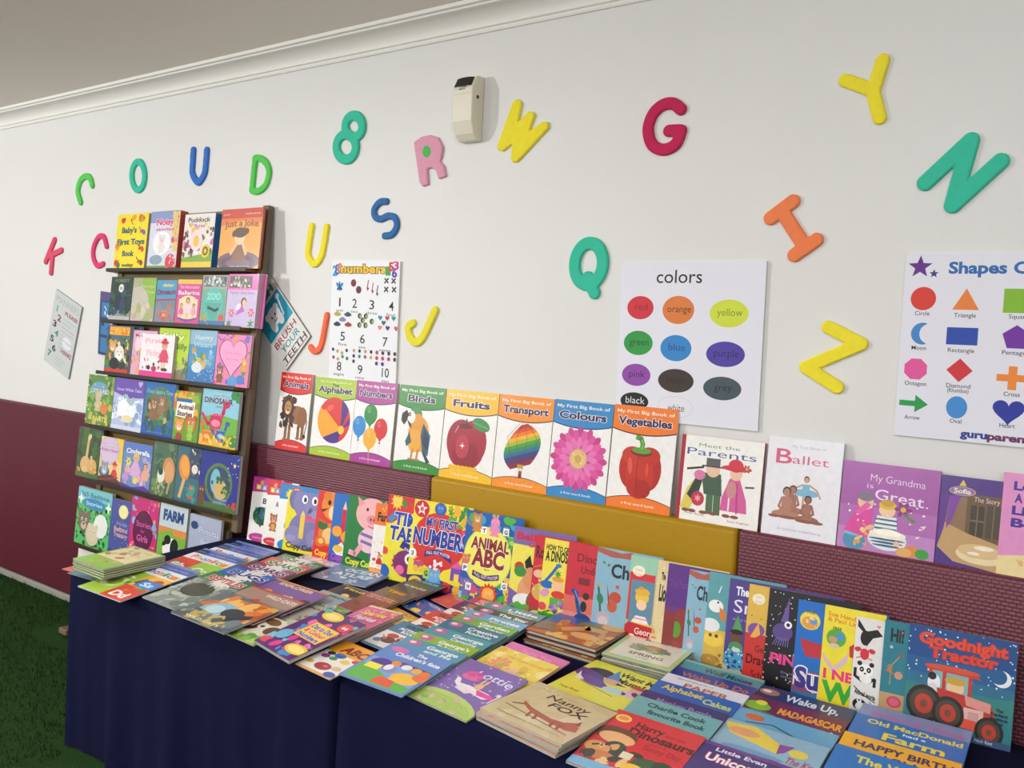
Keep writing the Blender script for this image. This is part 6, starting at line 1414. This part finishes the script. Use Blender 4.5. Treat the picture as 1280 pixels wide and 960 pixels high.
# pink stack with a purple colouring stack leaning on it
def pinkbook(a): a.r(0,0,1,1,'e0609a'); a.busy(4,['f0a8c8','c83a78','f0d060','e88ab8','d84a8a'],34,0,0,1,1,.05,.10); a.t('Sparkle',.15,.85,.74,.12,'f4d060','c82a70',b=.04); a.t('Fairies',.2,.8,.58,.12,'f4e0ec','c82a70',b=.04); a.r(0,.95,1,1,'f0d8a0')
lay((384,790),(417,806),(443.5,753),.011,['pink sparkly book on top of the pink stack','pink book at the bottom of the pink stack'],pinkbook,seed=4,jit=.003,base='e0609a',spine='c87a98')
def purplebook(a):
    a.r(0,0,1,1,'54226a'); a.busy(6,['d83a8a','8a3ab0','3a8ac8','e86aa8','6ac0d0'],36,0,0,1,1,.05,.11); a.r(.28,.36,.92,.70,'d8382c'); a.r(.29,.37,.91,.69,'f0c83c'); a.t('Dot to Dot',.34,.86,.58,.08,'2a50a0','f4f0e0',b=.07,olw=.03); a.t('& Colour',.34,.86,.48,.08,'d83a4a','f4f0e0',b=.06,olw=.03); a.t('Numbers',.34,.86,.39,.07,'2a5ab0','f4f0e0',b=.06,olw=.03)
    a.e(.34,.88,.24,.13,'e8c848'); a.e(.34,.88,.17,.08,'f0dc80'); a.e(.84,.80,.14,.12,'d8404a'); a.t('64',.78,.90,.77,.05,'f4f0e8',b=.05); a.e(.80,.18,.25,.12,'e8c030'); a.e(.80,.18,.19,.08,'f4e080'); a.e(.1,.1,.08,.08,'d84a50'); a.e(.2,.3,.14,.14,'6ab0d0'); a.e(.1,.94,.1,.06,'58b0a0')
fan((317,800),(360,826),None,.011,[((393,758),'purple dot to dot colouring book at the table edge, top of its pair',purplebook,{'base':'54226a','spine':'6a6a70'})],zb=TABLE_Z+.0135,phi=.165)
fan((317,800),(360,826),None,.010,[((393,758),'purple colouring book under its twin at the edge of the left table',purplebook,{'base':'54226a','spine':'70707a'})],zb=TABLE_Z+.002,phi=.165)
# activity books
def abc(a):
    a.r(0,0,1,1,'e8e6e0'); a.r(0,.62,1,1,'ea9c2a'); a.t('ABC',.26,.92,.70,.19,'7a2a1c',b=.06,it=.1); a.r(0,0,1,.04,'e8a838')
    for x,y,r,c in((.5,.20,.2,'a8242c'),(.2,.46,.11,'8a3a80'),(.42,.46,.10,'3a8a3a'),(.22,.57,.1,'2a3a34'),(.72,.48,.12,'e8c050'),(.8,.26,.12,'d8b890'),(.46,.58,.14,'2a6ac0'),(.9,.58,.10,'c83a3a'),(.86,.08,.14,'3a5ab0'),(.12,.2,.09,'d8a82c')): a.e(x,y,r,r*.62,c)
    a.e(.55,.22,.06,.03,'d86a6a'); a.p([(.36,.56),(.56,.62),(.5,.52)],'1c4a90')
def activ(bg, w, tc, s):
    def art(a):
        a.r(0,0,1,1,bg); a.r(.03,.05,.97,.58,'efece6'); a.t(w,.22,.86,.82,.11,tc,b=.05); a.t('ACTIVITY',.2,.84,.71,.085,'f0f0ee',b=.06); a.t('BOOK',.36,.7,.62,.07,'f0f0ee',b=.06)
        a.e(.36,.46,.15,.09,'c8402c'); a.e(.4,.3,.2,.12,'6a3a2a'); a.e(.74,.34,.18,.1,'e0884a'); a.e(.2,.22,.1,.08,'4a7ab0'); a.busy(s,['8a4a30','e8a058','3a3a40','d86a4a'],10,.1,.1,.9,.5,.04,.08)
    return art
fan((369,829),(412,849),None,.004,zb=TABLE_Z+.005,phi=.1,items=[
 ((437,801),'white and orange ABC book with small pictures at the gap between the tables',abc,{'base':'e8e6e0','spine':'d8a040'}),
 ((501,773),'teal activity book with white picture panel, behind the ABC book',activ('3a7c9a','WRITING','1c3c58',3),{'base':'3a7c9a'}),
 ((537,758),'orange red activity book, third behind the ABC book',activ('d2482c','SUMS','7a3a20',4),{'base':'d2482c'}),
 ((571,746),'dark purple activity book, fourth behind the ABC book',activ('5a2050','FIRST SUMS','c8703a',5),{'base':'5a2050'}),
 ((586,741),'raspberry red activity book at the back of its fan',activ('c0304e','NUMBERS','f0c0b0',6),{'base':'c0304e'})])
# preschool readers, twelve strips of blue and green
def fete(a):
    a.r(0,0,1,1,'5c86c8'); a.r(.04,.04,.96,.60,'7aa4dc'); a.p([(.04,.04),(.96,.04),(.96,.18),(.6,.22),(.3,.36),(.04,.40)],'5ab040'); a.p([(.06,.52),(.5,.66),(.96,.62),(.96,.52),(.5,.55)],'5a3a98')
    for x,y,c in((.42,.58,'e8902c'),(.60,.57,'ece8e4'),(.76,.56,'e8b03c'),(.9,.55,'e87a2c')): a.e(x,y,.075,.06,c)
    a.e(.24,.50,.15,.11,'4a2a90'); a.r(.10,.33,.32,.46,'f0e440'); a.e(.44,.42,.1,.08,'8a8ac0'); a.e(.40,.46,.06,.07,'e8e8f0'); a.e(.76,.33,.2,.12,'f0bc2c'); a.r(.58,.22,.88,.32,'f0bc2c'); a.p([(.42,.08),(.74,.06),(.70,.22),(.46,.24)],'e0502c'); a.e(.92,.44,.12,.08,'e8703a')
    a.e(.22,.90,.14,.06,'d86aa8'); a.t('The',.50,.66,.87,.07,'f0f4fa',b=.03); a.t("Children's fete",.24,.94,.755,.085,'f0f4fa',b=.03)
RD = 'thin picture reader fanned behind the blue balloon reader'
def reader(bg, t1, t2, s): return strip(bg, [(t1,.42,.92,.85,.085,'eef4f6'),(t2,.46,.88,.75,.075,'dceef0')], s, ['58b048','f0c040','e8703a','8ab4e0','d86aa8'], logo=(.2,'c0609c'))
fan((423,842),(502,871),None,.0035,zb=TABLE_Z+.0128,phi=.1,items=[
 ((492,804),'blue reader with a purple balloon and fete bunting, front of its long fan',fete,{'base':'5c86c8'}),
 ((514.5,797),'sky teal reader directly behind the blue balloon reader',reader('4a94b4','George','and Me',3),{'base':'4a94b4'}),
 ((534,792),'lime green reader, third of the long fan',reader('8ab42c',"George's",'New',4),{'base':'8ab42c'}),
 ((553.5,785),'mid teal reader, fourth of the long fan',reader('3f98a8','George','Camping',5),{'base':'3f98a8'}),
 ((573,777),'deep teal reader with a slanting white title, fifth of the long fan',reader('17708e','Creative','Rabbit',6),{'base':'17708e'}),
 ((590.6,771.5),'grass green reader, sixth of the long fan',reader('6aa83a','Garden','Day',7),{'base':'6aa83a'}),
 ((604,766),'light blue reader, seventh of the long fan',reader('5aa0d0','Pirates','Story',8),{'base':'5aa0d0'}),
 ((614.7,761.5),'black reader with white letters, eighth of the long fan',reader('23262e','The Star','Story',9),{'base':'23262e'}),
 ((630,756.5),'sea green reader at the back of the long fan',reader('3a8a9a','Little','Stories',10),{'base':'3a8a9a'})])
def lottie(a):
    a.r(0,0,1,1,'7a62ae'); a.dots(4,'e0b0dc',30,0,.3,1,1,.016); a.e(.42,.02,.62,.34,'b4cc6c'); a.e(.42,.0,.58,.28,'a4c05c'); a.busy(3,['8ab04c','d8e0a0','e0a0c0'],10,.1,.02,.8,.26,.03,.06); a.t('Lottie',.34,.94,.72,.14,'e4dcf4',b=.01,arc=.03,it=.1); a.e(.36,.72,.14,.11,'d8569c'); a.busy(5,['e06aa8','c8408a'],10,.26,.64,.46,.80,.04,.07)
    a.p([(.24,.52),(.34,.46),(.82,.40),(.92,.46),(.82,.52),(.5,.54)],'f0e4ec'); a.p([(.62,.52),(.92,.50),(.94,.44),(.7,.43)],'e04a98'); a.p([(.20,.62),(.28,.60),(.34,.52),(.26,.50)],'ece0ea'); a.p([(.40,.50),(.66,.47),(.56,.38),(.34,.42)],'e8d8e4'); a.e(.60,.58,.06,.07,'e0b48a'); a.e(.57,.68,.02,.07,'e0b48a'); a.e(.63,.68,.02,.07,'e0b48a'); a.star(.94,.56,.05,'e8e0f0',6); a.ln([(.93,.38),(.97,.56)],.02,'f0e8f4')
def yellowbook(a): a.r(0,0,1,1,'ecd05c'); a.busy(4,['f0dc80','e0b848','f4e498'],24,0,.2,1,1,.06,.12); a.flower(.3,.66,.16,'e89a6a','e8b04a',8); a.t('My Little Garden',.30,.92,.82,.05,'d8b040',b=0); a.e(.6,.56,.12,.1,'e8b8a0'); a.busy(7,['e88a70','a8b850'],8,.2,.5,.9,.7,.04,.07)
fan((508,868),(582,902),None,.0045,[
 ((595,829),'violet picture book with a pink aeroplane over a green hill',lottie,{'base':'7a62ae','spine':'9ab060'}),
 ((632,812),'soft yellow flower book behind the violet aeroplane book',yellowbook,{'base':'ecd05c'}),
 ((645,806.5),'pink book at the back of the violet aeroplane book fan',strip('dc74b4',[('Fairy Tea',.3,.8,.84,.08,'e898c8')],3,['e898c8','f0b8d8']),{'base':'dc74b4'})])
def nanny(a):
    a.r(0,0,1,1,'cdbd92'); a.busy(4,['d4c69c','c8b688'],16,0,0,1,1,.1,.2); a.t('Nanny',.30,.80,.72,.12,'2c2418',b=.01,it=.15); a.t('FOX',.42,.84,.57,.12,'2c2418',b=.02,it=.15)
    a.ln([(.14,.36),(.26,.44),(.40,.38)],.022,'3a2a20'); a.p([(.20,.50),(.34,.42),(.62,.36),(.80,.40),(.90,.28),(.84,.26),(.66,.27),(.42,.31),(.30,.38),(.22,.44)],'a8482a'); a.p([(.76,.40),(.84,.47),(.92,.40),(.95,.30),(.86,.26)],'b04e2c'); a.p([(.84,.45),(.87,.54),(.91,.42)],'8a381e')
    for x in(.40,.48,.68,.76): a.ln([(x,.32),(x+.02,.22)],.035,'9a3e22')
    a.ln([(.10,.30),(.92,.18)],.012,'5a5440'); a.t('Georgie Adams & Selina Young',.12,.90,.10,.04,'a89a6c',b=.01); a.t('a story',.34,.6,.86,.03,'a89a6c',b=0)
def stackunder(bg, s): return strip(bg,[],s,['e8b8a0','d87a5a','c8c0a8'])
lay((600,887),(705,932),(676,855),.007,['beige book with a red fox on top of its stack at the table edge','yellow edged book second in the stack below the fox book','grey backed book third in the stack below the fox book','dusky pink book at the bottom of the stack below the fox book'],nanny,seed=7,jit=.012,under=stackunder('d8a088',5),base='cdbd92',spine='b8b098',kind='paper')
def mum(a):
    a.r(0,0,1,1,'e6e04e'); a.t('I Want My',.40,.97,.77,.12,'2c2a28',b=.04,arc=.01); a.t('Mum!',.50,.86,.62,.12,'2c2a28',b=.04); a.t('by the same author',.5,.9,.92,.03,'8a8a30',b=0)
    a.e(.26,.72,.18,.11,'3a2438'); a.e(.18,.58,.26,.12,'5a3a88',-20); a.e(.30,.46,.24,.09,'6a4898',-15); a.p([(.38,.60),(.56,.62),(.40,.92)],'4a8ac8'); a.e(.50,.58,.12,.07,'e0a888'); a.p([(.56,.60),(.70,.56),(.56,.54)],'2a2830'); a.e(.64,.40,.15,.07,'b8d4e4'); a.e(.82,.44,.11,.08,'dcb8e0'); a.e(.84,.56,.09,.08,'e8a8a0'); a.e(.84,.63,.14,.04,'a83a34'); a.p([(.05,.62),(.12,.50),(.22,.42),(.1,.40)],'e8ecf0'); a.ln([(.2,.38),(.7,.26)],.014,'8a7a3a'); a.e(.9,.46,.06,.05,'6a3a30'); a.busy(3,['a8484a','3a3050'],6,.7,.28,.95,.5,.03,.05); a.t('Tony Ross',.08,.36,.10,.05,'8a8a34',b=.02)
lay((683,857),(781,890),(751,827),.006,['bright yellow witch book behind the fox book stack','book under the bright yellow witch book'],mum,seed=9,jit=.004,base='e6e04e')
def desert(a):
    a.r(0,0,1,1,'b86a34'); a.r(0,.55,.55,1,'2a58a8'); a.p([(.0,.45),(.5,.62),(.62,1),(0,1)],'2a5cac'); a.busy(6,['d89a4a','b8703a','e8b868','a85a2c'],40,.2,.0,1,.7,.07,.14); a.e(.46,.52,.13,.1,'b83a24'); a.e(.60,.70,.2,.12,'6a7a38'); a.ln([(.36,.36),(.6,.6),(.82,.62)],.14,'d8a058'); a.e(.7,.3,.2,.1,'e8b46a'); a.p([(0,.1),(.3,.2),(.25,.4),(0,.45)],'7a6a60'); a.e(.84,.84,.15,.1,'e8a850')
lay((657,787),(744,813),(702,765),.014,['thick book with a tan desert creature and blue sky on top of its stack','thick grey edged book in the middle of the desert creature stack','thick book at the bottom of the desert creature stack'],desert,seed=12,jit=.005,base='8a4a28',spine='3a2a28',kind='hard')
def spring(a):
    a.r(0,0,1,1,'b8cf94'); a.r(.07,.07,.93,.93,'ece8d6'); a.t('A CHOCOLATE',.26,.88,.78,.06,'4a4a40',b=.02); a.t('MOUSE IN',.30,.80,.70,.055,'4a4a40',b=.02); a.t('SPRING',.28,.78,.20,.085,'4a4438',b=.02); a.e(.5,.46,.30,.10,'8aa08a'); a.busy(5,['7a9a80','a8b890','6a8a70'],18,.24,.38,.78,.54,.05,.09); a.e(.52,.54,.13,.05,'c8845a'); a.e(.62,.52,.06,.04,'b8704a'); a.t('1993',.44,.6,.12,.035,'8a8a78',b=0)
lay((752,818),(841,838),(802,790),.008,['cream and pale green spring book on top of its stack','second book in the stack below the cream spring book','third book in the stack below the cream spring book','lowest book in the stack below the cream spring book'],spring,seed=15,jit=.006,under=strip('b0a8b0',[],3),base='b8cf94',spine='8a8a80',kind='hard')
# red dinosaur book and the fan behind it
def harry(a):
    a.r(0,0,1,1,'cf2c34'); a.e(.13,.88,.09,.07,'ecc858'); a.e(.13,.88,.06,.04,'e08a3a'); a.t('Harry',.30,.62,.80,.10,'4a1418',b=.03); a.t('and the',.64,.86,.80,.05,'6a1c20',b=0); a.t('Dinosaurs',.28,1.0,.67,.12,'4a1418',b=.04); a.t('have a',.58,.74,.61,.04,'8a2c30',b=0); a.t('Sunny Day',.54,.94,.52,.08,'8a1c24',b=.01)
    a.e(.20,.60,.24,.14,'6a3a20'); a.e(.24,.55,.20,.10,'e8b078'); a.e(.30,.40,.12,.12,'2a4a34'); a.e(.14,.34,.14,.1,'d89a58'); a.e(.24,.24,.13,.08,'c87a48'); a.busy(4,['e8c088','8a4a30','3a3a34','e0a060'],16,.04,.1,.6,.42,.05,.09); a.r(.40,.30,.52,.40,'e0dcb8'); a.p([(0,.0),(1,0),(1,.08),(.5,.14),(0,.12)],'7ab0d0'); a.e(.72,.3,.18,.12,'3a5a3c'); a.e(.84,.36,.1,.08,'2c4430'); a.e(.6,.2,.12,.08,'ecc040')
fan((707,951),(820,994),None,.006,wp=((781,893),(886,934)),items=[
 ((781,893),'red dinosaur adventure book at the front edge, cut off by the frame',harry,{'base':'cf2c34','spine':'7ab0d0'}),
 ((811,877),'pale teal book with dark lettering directly behind the red dinosaur book',strip('6aa8ac',[('Charlie Cook',.18,.86,.86,.075,'24504c'),('favourite Book',.24,.9,.74,.075,'24504c')],3,['3a6a60','8ac0b8','2a3a38']),{'base':'6aa8ac','spine':'3a3f48'}),
 ((821.5,870),'dark violet monkey book, third behind the red dinosaur book',strip('35266a',[('Monkey Puzzle',.2,.85,.83,.09,'8a78b0')],4,['5a4a90','c8a050']),{'base':'35266a'}),
 ((835.6,857),'royal blue book with yellow lettering, fourth behind the red dinosaur book',strip('1f5cb4',[('Alphabet',.1,.6,.86,.10,'e0c04a'),('Cakes',.62,.95,.80,.10,'c8d06a')],5,['d86a4a','e8c84a']),{'base':'1f5cb4'}),
 ((847,848),'white paper book with brown letters, fifth behind the red dinosaur book',strip('dcdae4',[('the adventures of',.15,.6,.93,.03,'9a9aa8'),('PAPER',.28,.82,.80,.09,'b8603a')],6,['c8c8d8','8a8aa8']),{'base':'dcdae4'}),
 ((863,841),'indigo Wake Up book with orange letters, sixth behind the red dinosaur book',strip('2f3a8c',[('Wake Up Do',.12,.95,.83,.10,'b8644a')],7,['5a6ac0','c85a3a']),{'base':'2f3a8c'}),
 ((880.6,834),'teal mouse book at the back of the fan, below the standing row',strip('4a9098',[('Wolf Mouse',.3,.9,.83,.09,'243c58')],8,['3a7a4a','8ab8b0'],top='7ab0b0'),{'base':'4a9098'})])
def king(a):
    a.r(0,0,1,1,'8cb4cc'); a.p([(.0,.94),(.3,.98),(.66,.80),(.60,.70),(.10,.80)],'e4cc4a'); a.e(.22,.86,.16,.07,'e0a070'); a.p([(.58,.84),(.72,.86),(.66,.74),(.60,.70)],'8a4a98'); a.e(.78,.78,.09,.07,'e4d04a'); a.t('The King',.70,1.0,.62,.09,'b82c4a',b=.02,it=.1); a.t('Cracker',.66,1.02,.50,.09,'b82c4a',b=.02,it=.1); a.e(.4,.62,.3,.05,'6a9cc4'); a.e(.6,.54,.16,.08,'a83a44'); a.busy(3,['6a9ab8','b8d0dc','e8d060'],14,0,.05,1,.5,.06,.12)
fan((810,1011),(930,1058),None,.005,wp=((974,864),(1094,898)),items=[
 ((890,930),'dark violet unicorn book at the bottom edge of the photo, front of its fan',strip('3c2c72',[('Little Evan',.14,.62,.90,.05,'e4e0f0'),('and F',.60,.86,.83,.09,'e4e0f0'),('Unicorn',.10,.62,.76,.10,'f0f0f4','c83a5a')],3,['8a3a90','d85aa0','5ab0c8'],top='6a3a8a'),{'base':'3c2c72'}),
 ((922,903),'pale blue book with a yellow cracker and red lettering, second in its fan',king,{'base':'8cb4cc','spine':'7a9a4a'}),
 ((939,890),'sky blue book with a fishing rod line, third in its fan',lambda a: (a.r(0,0,1,1,'62a4cc'), a.ln([(.15,.80),(.4,.86),(.7,.76),(.98,.68)],.02,'2c4a54'), a.e(.2,.9,.1,.06,'c8603a'), a.t('the big fish',.3,.8,.72,.05,'3a4a80',b=.02), a.busy(4,['8ac4e0','3a84b0'],14,0,.1,1,.6)),{'base':'62a4cc'}),
 ((961,876),'plum and orange jungle book with a green lizard, fourth in its fan',lambda a: (a.r(0,0,1,1,'6a2450'), a.r(0,0,1,.72,'a87ab0'), a.t('MADAGASCAR',.34,.98,.80,.10,'f0a030','8a2a1c',b=.07,olw=.03), a.e(.12,.84,.14,.09,'7ab83a'), a.e(.14,.90,.06,.05,'d8e04a'), a.e(.2,.72,.18,.06,'3a8a6a'), a.dots(4,'f0d8e8',20,.1,.5,1,.75,.014), a.e(.88,.66,.16,.1,'8a4a2a'), a.busy(5,['d8a04a','6a3a2a'],8,.7,.55,1,.74,.04,.07)),{'base':'6a2450'}),
 ((974,864),'navy Wake up book with white letters below the standing row',strip('1c3a68',[('Wake Up,',.30,.86,.83,.11,'dce4ee')],6,['3a6a98','8ac0d0'],logo=(.12,'a87a6a')),{'base':'1c3a68'})])
fan((993,1027),(1150,1083),None,.005,wp=((1094,902),(1238,937)),items=[
 ((1058,938),'blue book with yellow letters at the bottom right edge of the photo',strip('2a78c4',[('The Wheels',.20,.9,.84,.09,'e8d84a')],3,['f0f4f8','e8503a','f0c83c','58b048']),{'base':'2a78c4'}),
 ((1072,923),'yellow and orange birthday book with dark letters, second from the bottom right',strip('f0b024',[('HAPPY BIRTH',.12,.95,.85,.08,'3a2a5a'),('LOLA',.4,.7,.75,.07,'3a2a70')],4,['e8602c','f0d04a','d83a3a'],low='e8602c'),{'base':'f0b024'}),
 ((1094,902),'bright blue farm song book with yellow lettering before the tractor book',strip('1c6cbc',[('Old MacDonald',.12,.96,.90,.065,'ecd448'),('had a',.46,.66,.84,.035,'e8ecf4'),('Farm',.30,.84,.72,.10,'f0d83c')],5,['f0f4f8','58a848'],logo=None),{'base':'1c6cbc'}),
 ((1108,891),'lilac nursery book at the foot of the tractor book',strip('7a8ab8',[('Rhyme Time',.12,.95,.84,.08,'b86aa8')],6,['a8b4d8','c88ac0']),{'base':'7a8ab8'})])
# far left corner of the table
lay((77,711),(104,728),(138,688),.0024,'red book sticking out at the far left corner of the table',strip('d8442c',[],3,['e8704a','f0c0a0']),base='d8442c')
lay((84,716),(112,737),(152,690),.0024,'teal book under the green stack at the far left corner',strip('2f7f8c',[],4,['4a9aa8','1f5f6c']),zb=TABLE_Z+.0028,base='2f7f8c')
def greenstack(a):
    a.r(0,0,1,1,'86b83c'); a.r(.0,.62,1,1,'7ab040'); a.r(.05,.36,.95,.97,'e6d8a0'); a.busy(5,['d8a860','8ab048','c8b070','b86a4a','e8e4d0'],22,.08,.4,.92,.94,.05,.1); a.r(.05,.05,.95,.33,'8ac040'); a.busy(3,['c86a5a','9ac858','d8a860'],7,.3,.1,.9,.34,.05,.08)
lay((91,700),(116,717),(160,682),.0058,['small green framed picture book on top of the corner stack','second small book in the green corner stack','third small book in the green corner stack','fourth small book in the green corner stack','lowest small book in the green corner stack'],greenstack,zb=TABLE_Z+.034,seed=21,jit=.003,base='86b83c',spine='5a4a34')
